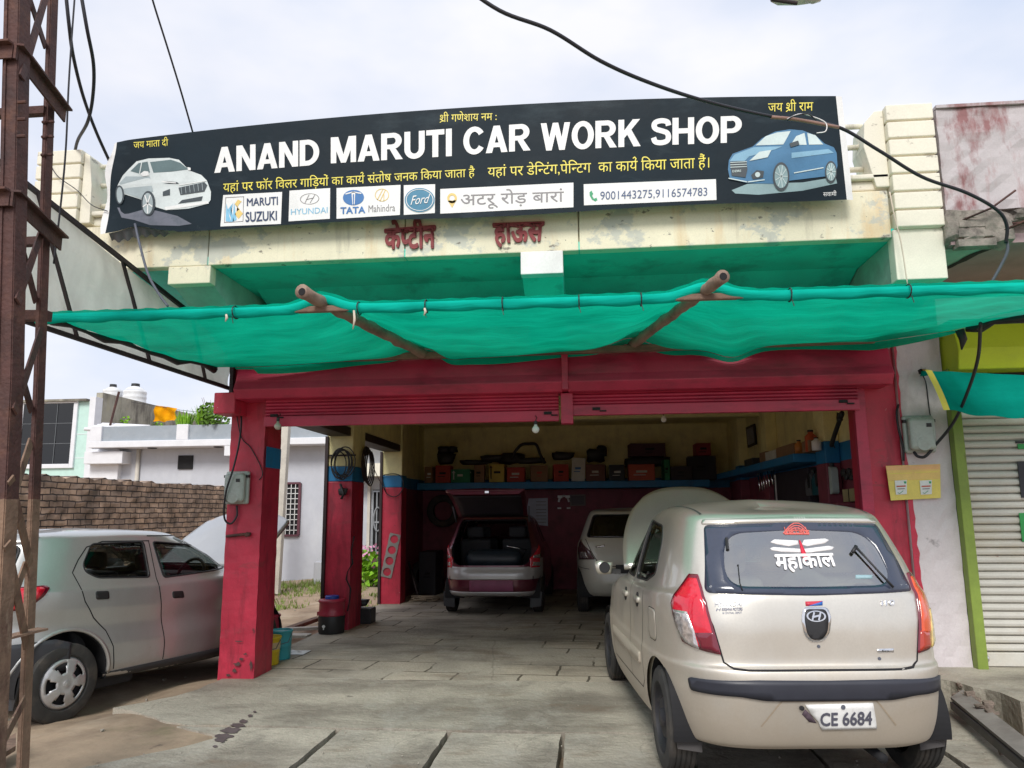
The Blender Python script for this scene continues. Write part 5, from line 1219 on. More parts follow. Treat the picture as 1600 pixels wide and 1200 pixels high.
c.patch('silver_bumper_band', 'polar', [(.93, z2_), (.93, .80), (.80, .80), (.64, .78), (.56, .69), (-.56, .69), (-.64, .78), (-.80, .80), (-.93, .80), (-.93, z2_)], SLV, .008, .03)
c.patch('silver_bumper_band', 'polar', [(.93, z4_-.02), (.93, z3_), (-.93, z3_), (-.93, z4_-.02)], SLV, .008, .03)
c.patch('plate_panel', 'rear', roundpoly([(.30, z3_+.01), (-.34, z3_+.01), (-.34, z2_-.01), (.30, z2_-.01)], .02), M('bare_plate_panel', (.26, .07, .14), .5, var=.2), .012, .03)
tlp = c.px([(700, 850), (707, 872), (707, 887), (688, 886), (690, 868), (695, 853)], 'polar'); tb = c.px([(692, 866), (704, 868), (704, 872), (691, 872)], 'polar'); tb2 = c.px([(690, 878), (704, 878), (705, 884), (689, 884)], 'polar')
for f_ in (lambda q: q, mir):
    l_ = c.patch('tail_lamp', 'polar', f_(roundpoly(tlp, .015)), LENSR, .010, .02)
    for q in (tb, tb2): c.patch('clear_lens', 'polar', f_(q), LENSW, .014, .015, parent=l_, th=0)
for md_ in ('left', 'right'):
    k = 1 if md_ == 'left' else -1
    c.patch('side_window', md_, roundpoly([(.75, 1.02), (.85, 1.30), (1.40, 1.36), (1.42, 1.0)], .05), GLASSD, -.004, .06); c.patch('side_window', md_, roundpoly([(1.50, 1.0), (1.49, 1.36), (1.78, 1.35), (2.30, 1.02)], .05), GLASSD, -.004, .06)
    m = MB().mat(BLK); m.prism([(.22, k*.56, .10), (.22, k*.72, .12), (.25, k*.735, .32), (.28, k*.56, .34)], (.012, 0, 0)); c.add(m, 'mud_flap')
    m = MB().mat(GREYC).tube([(.30, k*.55, 1.33), (.12, k*.57, 1.56)], .010, 6); c.add(m, 'gas_strut', True)
# tailgate swung up
th = rad(14); hx, hz = .34, 1.405
def tgp(u, v):
    y = (u-.5)*2; Lh = .92; wv = .53+.06*v; x = v*Lh; bul = .05*sin(pi*min(1, v*1.1))
    drop = .0 if v < .62 else -(v-.62)*.10
    return Vector((hx-x*cos(th)*.9+.02*y*y, y*wv*(1-.04*v), hz+x*sin(th)+x*.16*0+bul+drop*0+v*.16))
T = MB().mat(PM); T.grid(tgp, 20, 14); to = T.build('tailgate', None, c.t, True, local=True, solid=.02)
T2 = MB().mat(M('dark_trim_card', (.025, .02, .028), .6)); T2.grid(lambda u, v: tgp(.06+.88*u, .06+.74*v)+Vector((0, 0, -.022)), 12, 8); T2.build('inner_trim', None, to, True, local=True, solid=.01)
T3 = MB().mat(PM); T3.prism([tgp(0, 1)+Vector((0, 0, .012)), tgp(.25, 1)+Vector((-.02, 0, .02)), tgp(.5, 1)+Vector((-.03, 0, .025)), tgp(.75, 1)+Vector((-.02, 0, .02)), tgp(1, 1)+Vector((0, 0, .012)), tgp(.92, 1)+Vector((0, 0, -.06)), tgp(.5, 1)+Vector((-.02, 0, -.075)), tgp(.08, 1)+Vector((0, 0, -.06))], (.03, 0, 0)); T3.build('tailgate_edge', None, to, local=True)
T4 = MB().mat(CHROME); p = tgp(.47, 1); T4.box(p.x-.06, p.x-.02, p.y-.03, p.y+.03, p.z-.05, p.z-.01); T4.build('tailgate_latch', None, to, local=True, bevel=.006)
# gas cylinder, rear bench, boot floor
m = MB().mat(M('blue_grey_cylinder', (.02, .03, .04), .45)); m.lathe([(0, -.43), (.08, -.42), (.13, -.37), (.145, -.30), (.145, .30), (.13, .37), (.08, .42), (0, .43)], (.42, .0, .78), 'y', 28); c.add(m, 'gas_cylinder', True)
m = MB().mat(CHROME).tube([(.42, -.43, .80), (.36, -.50, .92), (.3, -.3, .96), (.34, -.18, .98)], .008, 6); c.add(m, 'gas_pipe', True)
m = MB().mat(DARK).box(.14, 1.0, -.62, .62, .50, .56); c.add(m, 'boot_floor')
for y in (.33, -.33): c.seat(.92, y, SEATD, .34); c.seat(1.7, y, SEATD, .32)

# ------------------------------------------------------------ white hatchback at the back right
PW = carpaint('dusty_white_paint', (.58, .58, .50), (.30, .27, .22), .40, .5, .05, .35)
rings = [
 (.27, .20, .24, .12, 3.62, .72, 5, 4),
 (.31, .22, .28, .06, 3.66, .78, 4.4, 4),
 (.46, .40, .45, .0, 3.69, .835, 4.2, 4),
 (.62, .56, .60, .02, 3.68, .845, 4.2, 4),
 (.72, .68, .72, .06, 3.62, .845, 4.6, 4),
 (.90, .84, .84, .10, 3.40, .84, 4.8, 4),
 (1.04, .96, .94, .14, 3.0, .82, 4.8, 3.6),
 (1.10, 1.02, 1.02, .18, 2.72, .79, 4.8, 3.4),
 (1.26, 1.22, 1.22, .27, 2.45, .72, 4.8, 3.4),
 (1.42, 1.42, 1.40, .38, 2.16, .64, 4.6, 3.4),
 (1.46, 1.48, 1.46, .42, 2.05, .60, 4.4, 3.4),
 (1.48, 1.505, 1.48, .5, 1.95, .52, 4, 3.2),
 (1.49, 1.52, 1.495, .75, 1.7, .3, 3.4, 3),
 (1.495, 1.53, 1.5, 1.0, 1.5, .0, 3, 3)]
c = Car('dusty white hatchback parked nose in at the back right of the garage', (.66, 11.15, 0), 1.5, rings, PW, 1.0)
RWS = roundpoly([(.545, 1.42), (-.545, 1.42), (-.65, 1.10), (.65, 1.10)], .05); c.hole('rear', RWS)
for md_ in ('left', 'right'): c.hole(md_, roundpoly([(.8, 1.08), (.9, 1.38), (1.5, 1.42), (1.52, 1.06)], .05)); c.hole(md_, roundpoly([(1.6, 1.06), (1.59, 1.42), (1.95, 1.41), (2.45, 1.06)], .05))
c.arch(.60, .34, .30); c.arch(2.98, .34, .30); c.finish(SEATD); c.arch_liners(.82)
for x in (.60, 2.98):
    for sd_ in (1, -1): c.wheel(x, sd_*.74, .295, .17, sd_, 'steel')
c.patch('rear_window', 'rear', RWS, GLASSD, .003, .05); c.patch('rear_window_seal', 'rear', [(a*1.03, 1.26+(b-1.26)*1.05) for a, b in RWS], BLK, .004, .05, RWS, th=.003)
for md_ in ('left', 'right'):
    c.patch('side_window', md_, roundpoly([(.8, 1.08), (.9, 1.38), (1.5, 1.42), (1.52, 1.06)], .05), GLASSD, -.004, .06); c.patch('side_window', md_, roundpoly([(1.6, 1.06), (1.59, 1.42), (1.95, 1.41), (2.45, 1.06)], .05), GLASSD, -.004, .06)
lp = roundpoly(c.px([(909, 842), (922, 860), (930, 874), (906, 874), (904, 858)], 'polar'), .02); lc = c.px([(906, 862), (916, 862), (920, 872), (907, 872)], 'polar')
for f_ in (lambda q: q, mir):
    l_ = c.patch('tail_lamp', 'polar', f_(lp), M('smoked_lens', (.10, .05, .055), .15, coat=1) if 'smoked_lens' not in MATS else MATS['smoked_lens'], .010, .02); c.patch('clear_lens', 'polar', f_(lc), LENSW, .014, .02, parent=l_, th=0)
tgq = c.px([(915, 842), (924, 862), (935, 880), (945, 885)], 'rear'); z_ = tgq[3][1]; line = tgq+[(-tgq[3][0], z_)]+[(-a, b) for a, b in tgq[:3]][::-1]; c.seam('rear', line, .010)
c.seam('polar', [(.98, z_-.03), (.55, z_-.045)], .008); c.seam('polar', [(-.98, z_-.03), (-.55, z_-.045)], .008)
q = c.px([(931, 853), (945, 851), (945, 854), (931, 856)], 'rear'); c.patch('badge', 'rear', q, CHROME, .005, .02)
m = MB().mat(BLK).box(.0, .012, -.25, .25, .60, .72); c.add(m, 'number_plate')
for y in (.38, -.38): c.seat(.95, y, SEATD, .36); c.seat(1.85, y, SEATD, .34)
# ============================================================ BANNER SIGN
SY = 5.66
NAVY = M('banner_black_flex', (.007, .016, .024), .55, spec=.16, var=.25, vs=1.2, bump=.5, bs=2.2, stains=[((.05, .075, .09), (1.2, 1.2, 3), .55, .75, .6), ((.10, .11, .11), 12, .69, .74, .35)])
SW = M('sign_white', (.78, .79, .78), .45, var=.05, stains=[((.55, .56, .55), 3, .6, .8, .4)]); SYL = M('sign_yellow', (.80, .70, .09), .45)
SIGN = thing('banner_sign', 'wide black flex banner with white and yellow writing across the balcony', 'sign', (-1, SY, 3.8))
TL, TR, BL_, BR_ = UY(181, 221, SY), UY(1306, 150, SY), UY(165, 366, SY), UY(1323, 310, SY)
# the flex sags a little between its fixings: one rippled sheet wrapped over the frame
def rip(x, z):
    u = (x-TL.x)/(TR.x-TL.x); v = (z-3.85)/(.87)
    return .015*math.exp(-((u-.0)/.012)**2)*sin(v*9)
def sfn(px, py, layer):
    p = UY(px, py, SY); return Vector((p.x, SY+rip(p.x, p.z)-.0022*layer, p.z))
def sheetpt(u, v):
    lo = BL_+(BR_-BL_)*u; hi = TL+(TR-TL)*u
    lo = lo+Vector((0, 0, .055*math.exp(-((u-.045)/.03)**2)-.010*sin(u*14)*(u > .1)))
    hi = hi+Vector((0, 0, .105*(1-(2*u-1)**2))); p = lo+(hi-lo)*v; return Vector((p.x, SY+rip(p.x, p.z), p.z))
NB = MB().mat(NAVY); NB.grid(sheetpt, 160, 18)
NB.build('flex_sheet', None, SIGN, smooth=True)
ed = MB().mat(SW); 
ed.grid(lambda u, v: sheetpt(0, v)+Vector((-.055*u-.02*sin(v*11)*u, .02*u, 0)), 2, 14); ed.build('folded_edge', None, SIGN, smooth=True); ed = MB().mat(SW); ed.grid(lambda u, v: sheetpt(1, v)+Vector((.05*u, .012*u, 0)), 2, 14)
ed.build('folded_edge', None, SIGN, smooth=True)
fr = MB().mat(DKST)
for z in (3.9, 4.3, 4.62): fr.bar((TL.x+.02, SY+.06, z), (TR.x-.02, SY+.06, z), .03, .03)
for k in range(7): x = TL.x+.04+(TR.x-TL.x-.08)*k/6; fr.bar((x, SY+.09, 3.88), (x, SY+.09, 4.62), .03, .03, (0, 1, 0))
fr.build('sign_frame', None, SIGN)
rg_ = MB().mat(M('torn_flex_underside', (.10, .10, .11), .8)); rnd = random.Random(3)
def tornp(u, v):
    p = sheetpt(.004+.085*u, 0); return p+Vector((0, .01+.05*v, -(.05+.05*sin(u*3.1))*v*(1-u*.7)+.015*sin(u*40)*v))
rg_.grid(tornp, 30, 3); rg_.build('torn_edge', None, SIGN)
def F(): return Flat(sfn)
# headline in heavy grotesque capitals, each letter drawn from strokes
def _ring(cx, cy, rx, ry, ix, iy, a0=0, a1=360, n=26):
    P = []
    for k in range(n):
        a, b = rad(a0+(a1-a0)*k/n), rad(a0+(a1-a0)*(k+1)/n); P.append([(cx+rx*cos(a), cy+ry*sin(a)), (cx+rx*cos(b), cy+ry*sin(b)), (cx+ix*cos(b), cy+iy*sin(b)), (cx+ix*cos(a), cy+iy*sin(a))])
    return P
def _bx(x0, x1, y0, y1): return [(x0, y0), (x1, y0), (x1, y1), (x0, y1)]
def _st(pts, w):
    out = []
    for a, b in zip(pts, pts[1:]):
        v, f = _strokes([[a, b]], w); out.append(v)
    return out
def _ribbon(pts, w):
    C_ = [q.to_2d() for q in smoothcurve([(a, b, 0) for a, b in pts], 5)]; L_ = []; R_ = []
    for i in range(len(C_)):
        d = (C_[min(i+1, len(C_)-1)]-C_[max(i-1, 0)]).normalized(); n = Vector((-d.y, d.x))*w/2; L_.append(C_[i]+n); R_.append(C_[i]-n)
    return [('strip', [tuple(q) for q in L_], [tuple(q) for q in R_])]
_S = [(.62, .72), (.57, .86), (.37, .91), (.16, .85), (.115, .71), (.19, .60), (.38, .53), (.56, .45), (.615, .30), (.56, .15), (.37, .09), (.16, .13), (.09, .29)]
LET = {'A': (.80, [[(0, 0), (.23, 0), (.50, 1), (.285, 1)], [(.80, 0), (.57, 0), (.30, 1), (.515, 1)], [(.18, .20), (.62, .20), (.56, .37), (.24, .37)]]),
 'N': (.74, [_bx(0, .21, 0, 1), _bx(.53, .74, 0, 1), [(0, 1), (.23, 1), (.74, 0), (.51, 0)]]),
 'D': (.76, [_bx(0, .215, 0, 1), _bx(.21, .30, .81, 1), _bx(.21, .30, 0, .19)]+_ring(.29, .5, .47, .5, .25, .31, -90, 90)),
 'M': (.92, [_bx(0, .20, 0, 1), _bx(.72, .92, 0, 1), [(0, 1), (.27, 1), (.55, 0), (.37, 0)], [(.92, 1), (.65, 1), (.37, 0), (.55, 0)]]),
 'R': (.79, [_bx(0, .215, 0, 1), _bx(.21, .43, .82, 1), _bx(.21, .43, .40, .57), [(.30, .42), (.52, .42), (.79, 0), (.53, 0)]]+_ring(.42, .70, .33, .30, .11, .12, -90, 90)),
 'U': (.74, [_bx(0, .215, .34, 1), _bx(.525, .74, .34, 1)]+_ring(.37, .35, .37, .37, .155, .175, 180, 360)), 'T': (.66, [_bx(0, .66, .81, 1), _bx(.222, .438, 0, .82)]), 'I': (.215, [_bx(0, .215, 0, 1)]),
 'C': (.77, _ring(.41, .5, .41, .52, .195, .33, 35, 325)), 'O': (.82, _ring(.41, .5, .41, .52, .195, .33)),
 'W': (1.08, [[(0, 1), (.21, 1), (.40, 0), (.20, 0)], [(.20, 0), (.40, 0), (.64, 1), (.44, 1)], [(.44, 1), (.64, 1), (.88, 0), (.68, 0)], [(.68, 0), (.88, 0), (1.08, 1), (.87, 1)]]),
 'K': (.82, [_bx(0, .215, 0, 1), [(.20, .30), (.20, .58), (.53, 1), (.80, 1)], [(.30, .50), (.47, .63), (.82, 0), (.56, 0)]]), 'S': (.70, _ribbon(_S, .19)),
 'H': (.76, [_bx(0, .215, 0, 1), _bx(.545, .76, 0, 1), _bx(.21, .55, .41, .60)]), 'P': (.74, [_bx(0, .215, 0, 1), _bx(.21, .40, .82, 1), _bx(.21, .40, .36, .53)]+_ring(.40, .68, .34, .32, .12, .14, -90, 90))}
def headline(T, s, bl, br, tl, tr):
    tot = sum(LET[c][0]+.055 for c in s)-.055; x = 0; T.mb.mat(SW)
    for c in s:
        w_, polys = LET[c]
        for k, P in enumerate(polys):
            strip = P[0] == 'strip'
            if strip: P = P[1]+P[2]
            Q = []
            for a, b in P:
                u = (x+a)/tot; lx = bl[0]+(br[0]-bl[0])*u; ly = bl[1]+(br[1]-bl[1])*u; hx = tl[0]+(tr[0]-tl[0])*u; hy = tl[1]+(tr[1]-tl[1])*u; Q.append(T.fn(lx+(hx-lx)*b, ly+(hy-ly)*b, 1+.03*k))
            n_ = len(Q)//2; T.mb.add(Q, [(i, i+1, n_+i+1, n_+i) for i in range(n_-1)] if strip else [tuple(range(len(Q)))])
        x += w_+.055
for wd_, q in (('ANAND', ((335, 270.5), (499, 257.5), (335, 231), (499, 217))), ('MARUTI', ((517, 255.5), (706, 244), (517, 215), (706, 201))), ('CAR', ((724, 242), (829, 235), (724, 200), (829, 193))), ('WORK', ((845, 236), (1001, 228.5), (845, 193), (1001, 186))), ('SHOP', ((1017, 227.5), (1159, 222.5), (1017, 185.5), (1159, 181)))):
    T = F(); headline(T, wd_, *q); T.build('headline_lettering', SIGN)
T = F()
T.hindi('यहां पर फॉर िवलर गािड़यों का काय^ संतोष जनक िकया जाता है', (349, 300), (742, 276), (349, 287.5), (742, 264), SYL); T.build('service_lettering', SIGN); T = F(); T.hindi('यहां पर ड'+'ेि<न>टंग,पेि<न>टग  का काय^ िकया जाता हैं।', (762, 276), (1108, 262), (762, 262.5), (1108, 246.5), SYL)
T.build('service_lettering', SIGN)
T = F(); T.hindi('~शी गणेशाय नम :', (687, 191), (776, 187.5), (687, 180), (776, 177), SYL); T.build('blessing_lettering', SIGN); T = F()
T.hindi('जय माता दी', (209, 232), (263, 227.5), (209, 222.5), (263, 218), SYL); T.build('blessing_lettering', SIGN); T = F(); T.hindi('जय ~शी राम', (1200, 174.5), (1270.5, 173), (1200, 162), (1270.5, 160), SYL); T.build('blessing_lettering', SIGN)
T = F(); T.hindi('सवामी', (1286, 307), (1307, 306), (1286, 301), (1307, 300), SW); T.build('signature_lettering', SIGN)
GB = M('sign_blue', (.03, .16, .42), .45); GLB = M('sign_light_blue', (.20, .48, .68), .45); GN = M('sign_navy', (.025, .05, .12), .45); GOLD = M('sign_gold', (.75, .55, .18), .45); GRY = M('sign_grey', (.22, .21, .22), .45); GRN = M('sign_green', (.02, .33, .14), .45)
def panel(q): T = F(); T.poly(q, SW, 1); return T.build('logo_panel', SIGN)
pn = panel([(349, 305), (441, 300), (439, 350), (344.5, 354)]); T = F()
T.line([(353, 309), (381, 307.5), (380, 346), (351, 348), (353, 309)], .8, GRY, 2)
for a, b, c_ in (((353, 346), (354, 318), (361, 347)), ((361, 347), (361, 322), (366, 346)), ((356, 328), (364, 318), (361, 340)), ((364, 346), (366, 316), (370, 344))): T.poly([a, b, c_], GLB, 2)
T.poly([(378, 315), (372, 312), (367, 319), (375, 327), (370, 331), (367, 335), (373, 342), (380, 334), (371, 324), (374, 319)], GOLD, 2)
T.text('MARUTI', (386, 322), (434.5, 320), (386, 310), (434.5, 307), GN, 2, .02); T.text('SUZUKI', (384, 347), (433, 344), (384, 331), (433, 329), GN, 2, .02); T.build('logo', pn)
pn = panel([(452.5, 298), (516, 294), (515.5, 342), (451, 346)]); T = F()
T.ell(484, 311, 15, 8.5, GRY, 2, -.06, 32, .93); T.line([(477, 317), (483, 305)], .9, GRY, 2); T.line([(485, 317), (492, 305)], .9, GRY, 2); T.line([(479, 312), (490, 309.5)], .9, GRY, 2)
T.text('HYUNDAI', (455, 336), (512, 333), (455, 326.5), (512, 323), GLB, 2, .004); T.build('logo', pn)
pn = panel([(526, 294), (626, 289), (625, 336), (526, 342)]); T = F()
T.ell(552.5, 309, 16.5, 12, GB, 2, -.05); T.line([(541, 303.5), (552, 300.5), (564, 302.5)], 1.8, SW, 3); T.poly([(549.5, 301), (555.5, 301), (554.5, 320), (551, 320)], SW, 3); T.poly([(551.7, 304), (553.6, 304), (553.4, 320.5), (552.1, 320.5)], GB, 4)
T.text('TATA', (532, 334.5), (571, 333), (532, 324), (571, 322.5), GB, 2, .03)
T.ell(597, 305, 11, 10, GOLD, 2, 0, 28, .9); T.line([(590, 312), (598, 297)], 1.2, GOLD, 2); T.line([(594, 314), (602, 298)], 1.2, GOLD, 2); T.line([(600, 314), (600, 304)], 1.2, GOLD, 2)
T.text('Mahindra', (576, 332), (617.5, 330), (576, 320.5), (617.5, 318), GRY, 2, .012); T.build('logo', pn)
pn = panel([(631, 289.5), (680, 288), (679.5, 333), (631, 336)]); T = F()
T.ell(656, 313, 24, 19.5, SW, 2); T.ell(656, 313, 23.4, 18.9, M('sign_oval_blue', (.035, .20, .33), .35), 3); T.ell(656, 313, 21.5, 17, SW, 4, 0, 36, .95)
T.text('Ford', (642, 321), (668, 318), (643, 306), (670, 303), SW, 5, .012, sk=.12); T.build('logo', pn)
pn = panel([(688, 295.5), (896, 285.5), (896, 324), (688, 334)]); T = F()
T.ell(706.5, 310, 7.6, 8, GOLD, 2, 0, 24, .55); T.poly([(700, 314), (713, 313), (706.5, 325)], GOLD, 2); T.hindi('अटरू रोड़ बारां', (720, 321), (881, 315), (720, 305), (881, 299.5), GRY, 2, .004); T.build('address', pn)
pn = panel([(912, 288), (1118.6, 280), (1119.5, 312.6), (912.5, 321)]); T = F()
T.poly([(921, 301), (924, 298), (927, 303), (925, 306), (928, 311), (932, 309), (933.5, 313), (930, 315), (925, 312), (921.5, 306)], GRN, 2); T.text('9001443275,9116574783', (938, 312.5), (1105, 306), (938, 299), (1105, 292.5), M('sign_phone_blue', (.05, .09, .20), .45), 2, .006); T.build('phone_number', pn)
# printed car pictures
def z2(L): return [(160+x/4, 140+y/4) for x, y in L]
def z4_(L): return [(880+x*.2875, 130+y*.2875) for x, y in L]
PWH = M('print_white', (.62, .68, .68), .45, var=.1, vs=6); PSH = M('print_grey', (.36, .43, .45), .45); PDK = M('print_dark', (.04, .055, .065), .45); PGL = M('print_window', (.10, .16, .17), .45); PRD = M('print_road', (.13, .14, .18), .5, stains=[((.05, .07, .09), 5, .5, .7, .7)])
T = F(); T.poly(z2([(90, 735), (330, 755), (470, 790), (560, 840), (480, 852), (300, 848), (200, 815), (120, 800)]), PRD, 1)
T.poly(z2([(90, 660), (100, 600), (130, 540), (165, 500), (215, 450), (290, 432), (420, 428), (480, 440), (520, 480), (548, 508), (620, 535), (655, 570), (680, 640), (678, 690), (660, 715), (540, 745), (400, 755), (335, 735), (318, 690), (265, 660), (250, 690), (140, 655), (135, 690), (100, 690)]), PWH, 2)
T.poly(z2([(110, 590), (150, 545), (300, 545), (320, 640), (262, 655), (245, 685), (142, 650), (130, 610)]), PSH, 3)
T.poly(z2([(300, 455), (430, 440), (490, 460), (540, 500), (430, 515), (322, 522)]), PGL, 3); T.poly(z2([(178, 512), (228, 462), (285, 452), (300, 520), (240, 530)]), PGL, 3); T.line(z2([(250, 455), (235, 530)]), 1.6, PWH, 4)
T.poly(z2([(478, 615), (640, 580), (658, 600), (640, 640), (490, 662)]), PDK, 3); T.line(z2([(480, 600), (650, 572)]), 1.2, SW, 4); T.poly(z2([(475, 715), (500, 692), (630, 668), (622, 696)]), PDK, 3)
for k in range(6): T.line(z2([(495+k*26, 612-k*6), (500+k*26, 655-k*5)]), .7, PSH, 4)
T.poly(z2([(368, 570), (470, 580), (482, 592), (375, 592)]), PDK, 3); T.line(z2([(378, 577), (460, 586)]), 1.6, SW, 4); T.poly(z2([(380, 640), (425, 622), (425, 662), (380, 668)]), PDK, 3); T.poly(z2([(390, 735), (660, 698), (668, 714), (400, 755)]), SW, 3)
T.ell(160+290/4, 140+712/4, 11, 19, PDK, 4); T.ell(160+288/4, 140+715/4, 8, 16.5, PSH, 5); 
for k in range(5): a = 2*pi*k/5+.3; T.line([(232, 318.7), (232+7*cos(a), 318.7+15*sin(a))], 1.8, SW, 6)
T.ell(160+112/4, 140+660/4, 6.8, 14.5, PDK, 4); T.ell(160+112/4, 140+662/4, 4.6, 12, PSH, 5)
T.poly(z2([(240, 530), (265, 512), (292, 515), (295, 540), (258, 545)]), SW, 5); T.poly(z2([(535, 488), (555, 492), (556, 508), (540, 506)]), SW, 5)
T.build('car_picture', SIGN)
PB1 = M('print_blue', (.045, .17, .32), .4, var=.15, vs=5); PB2 = M('print_light_blue', (.20, .40, .55), .4); PPL = M('print_pale', (.55, .66, .66), .4); PSHD = M('print_shadow_teal', (.24, .36, .38), .5)
T = F(); T.poly(z4_([(915, 582), (1000, 548), (1300, 540), (1480, 510), (1488, 545), (1300, 585), (1060, 607), (935, 600)]), PSHD, 1)
T.poly(z4_([(895, 470), (900, 420), (920, 385), (1030, 345), (1080, 300), (1150, 265), (1230, 252), (1300, 258), (1370, 285), (1420, 330), (1470, 350), (1485, 380), (1490, 450), (1480, 490), (1420, 508), (1235, 530), (1140, 548), (1000, 545), (905, 520)]), PB1, 2)
T.poly(z4_([(1045, 340), (1100, 290), (1160, 270), (1235, 262), (1215, 300), (1195, 335)]), PPL, 3); T.poly(z4_([(1235, 337), (1265, 290), (1310, 272), (1322, 337)]), PPL, 3); T.poly(z4_([(1334, 336), (1325, 272), (1370, 285), (1412, 335)]), PPL, 3)
T.poly(z4_([(930, 390), (1035, 350), (1190, 345), (1150, 362), (1010, 400), (985, 425), (905, 425)]), PB2, 3); T.poly(z4_([(1240, 380), (1440, 360), (1470, 380), (1240, 410)]), PB2, 3); T.line(z4_([(1255, 490), (1410, 462)]), 1.6, PPL, 4)
T.poly(z4_([(1010, 425), (1065, 375), (1130, 365), (1110, 405)]), PPL, 4); T.poly(z4_([(905, 430), (995, 425), (1000, 470), (990, 515), (915, 505)]), PDK, 4)
for y in (434, 447, 460): T.line(z4_([(908, y), (995, y-4)]), 1.0, PPL, 5)
T.text('DZIRE', (1143+1, 270.3), (1157.5, 269.6), (1144, 266.8), (1157.5, 266), PPL, 5, .02)
T.poly(z4_([(1020, 502), (1050, 475), (1090, 480), (1085, 515), (1030, 525)]), PDK, 4); T.ell(880+1055*.2875, 130+500*.2875, 4, 4, PPL, 5); T.line(z4_([(900, 520), (1000, 540), (1090, 528)]), 1.6, PPL, 5)
for cx, cy, rx, ry in ((1183, 510, 45, 78), (1453, 485, 32, 60)):
    X, Yc = 880+cx*.2875, 130+cy*.2875; T.ell(X, Yc, rx*.2875, ry*.2875, PDK, 4); T.ell(X, Yc, rx*.23, ry*.235, PSHD, 5)
    for k in range(9): a = 2*pi*k/9; T.line([(X, Yc), (X+rx*.21*cos(a), Yc+ry*.22*sin(a))], 1.1, PPL, 6)
T.poly(z4_([(1228, 330), (1275, 315), (1282, 337), (1235, 352)]), PDK, 5); T.build('car_picture', SIGN)

# ============================================================ GREEN SHADE NET AND ITS POLES
PF0, PF1 = Vector((-3.86, 4.86, 2.885)), Vector((4.4, 4.995, 2.90))
R1a, R1b = UY(472, 456, 4.66), UY(668, 556, 6.75); R2a, R2b = UY(1130, 432, 4.66), UY(985, 541, 6.75)
fx1 = R1a.x+(R1b.x-R1a.x)*.12; fx2 = R2a.x+(R2b.x-R2a.x)*.12
def pole(a, b, r, nm, label, mat, n=12, knots=0, hollow=False, group=None):
    a, b = Vector(a), Vector(b); m = MB().mat(mat); rnd = random.Random(len(label)); pts = []; rs = []
    k = 26
    for i in range(k+1):
        t = i/k; p = a+(b-a)*t+Vector((rnd.uniform(-1, 1), 0, rnd.uniform(-1, 1)))*r*.12; pts.append(p); rs.append(r*(1+.05*rnd.uniform(-1, 1))*(1.14 if knots and i % knots == 0 else 1))
    m.tube(pts, rs, n)
    o = m.build(nm, None, None, True)
    if hollow:
        d = (b-a).normalized(); q = MB().mat(DARK).tube([a-d*.004, a-d*.001], r*.62, n); q.build('hollow_end', None, o)
    return tag(o, label, 'pole', group)
pole(R1a, R1b, .042, 'bamboo_rafter', 'left split bamboo rafter under the green net, angling right', BAMB, 12, 6, True, 'rafters under the green net')
pole(R2a, R2b, .040, 'bamboo_rafter', 'right hollow bamboo rafter under the green net, angling left', BAMB, 12, 7, True, 'rafters under the green net')
m = MB().mat(WOOD).bar(PF0+Vector((0, .03, -.004)), PF1+Vector((0, .03, -.004)), .045, .045); tag(m.build('front_batten', None, bevel=.01), 'long wooden batten carrying the front hem of the green net', 'batten')
m = MB().mat(WOOD).bar(UY(352, 566, 6.66), UY(1402, 531, 6.66), .07, .06); tag(m.build('rear_batten', None, bevel=.01), 'wooden batten against the red shutter hood holding the back of the net', 'batten')
def frontz(x):
    p = PF0+(PF1-PF0)*((x-PF0.x)/(PF1.x-PF0.x)); bump = .085*math.exp(-((x-fx1)/.16)**2)+.085*math.exp(-((x-fx2)/.18)**2); return p, bump
bk = [Vector((-3.36, 6.55, 2.83)), Vector((-2.2, 6.66, 2.86)), Vector((-.2, 6.66, 2.89)), Vector((2.5, 6.62, 2.90)), Vector((2.95, 6.2, 2.90)), Vector((3.3, 5.78, 2.915)), Vector((4.4, 5.3, 2.93))]
bl = [0]
for a, b in zip(bk, bk[1:]): bl.append(bl[-1]+(b-a).length)
def backp(s):
    d = s*bl[-1]
    for i in range(len(bk)-1):
        if d <= bl[i+1]+1e-9: t = (d-bl[i])/(bl[i+1]-bl[i]); return bk[i]+(bk[i+1]-bk[i])*t
    return bk[-1]
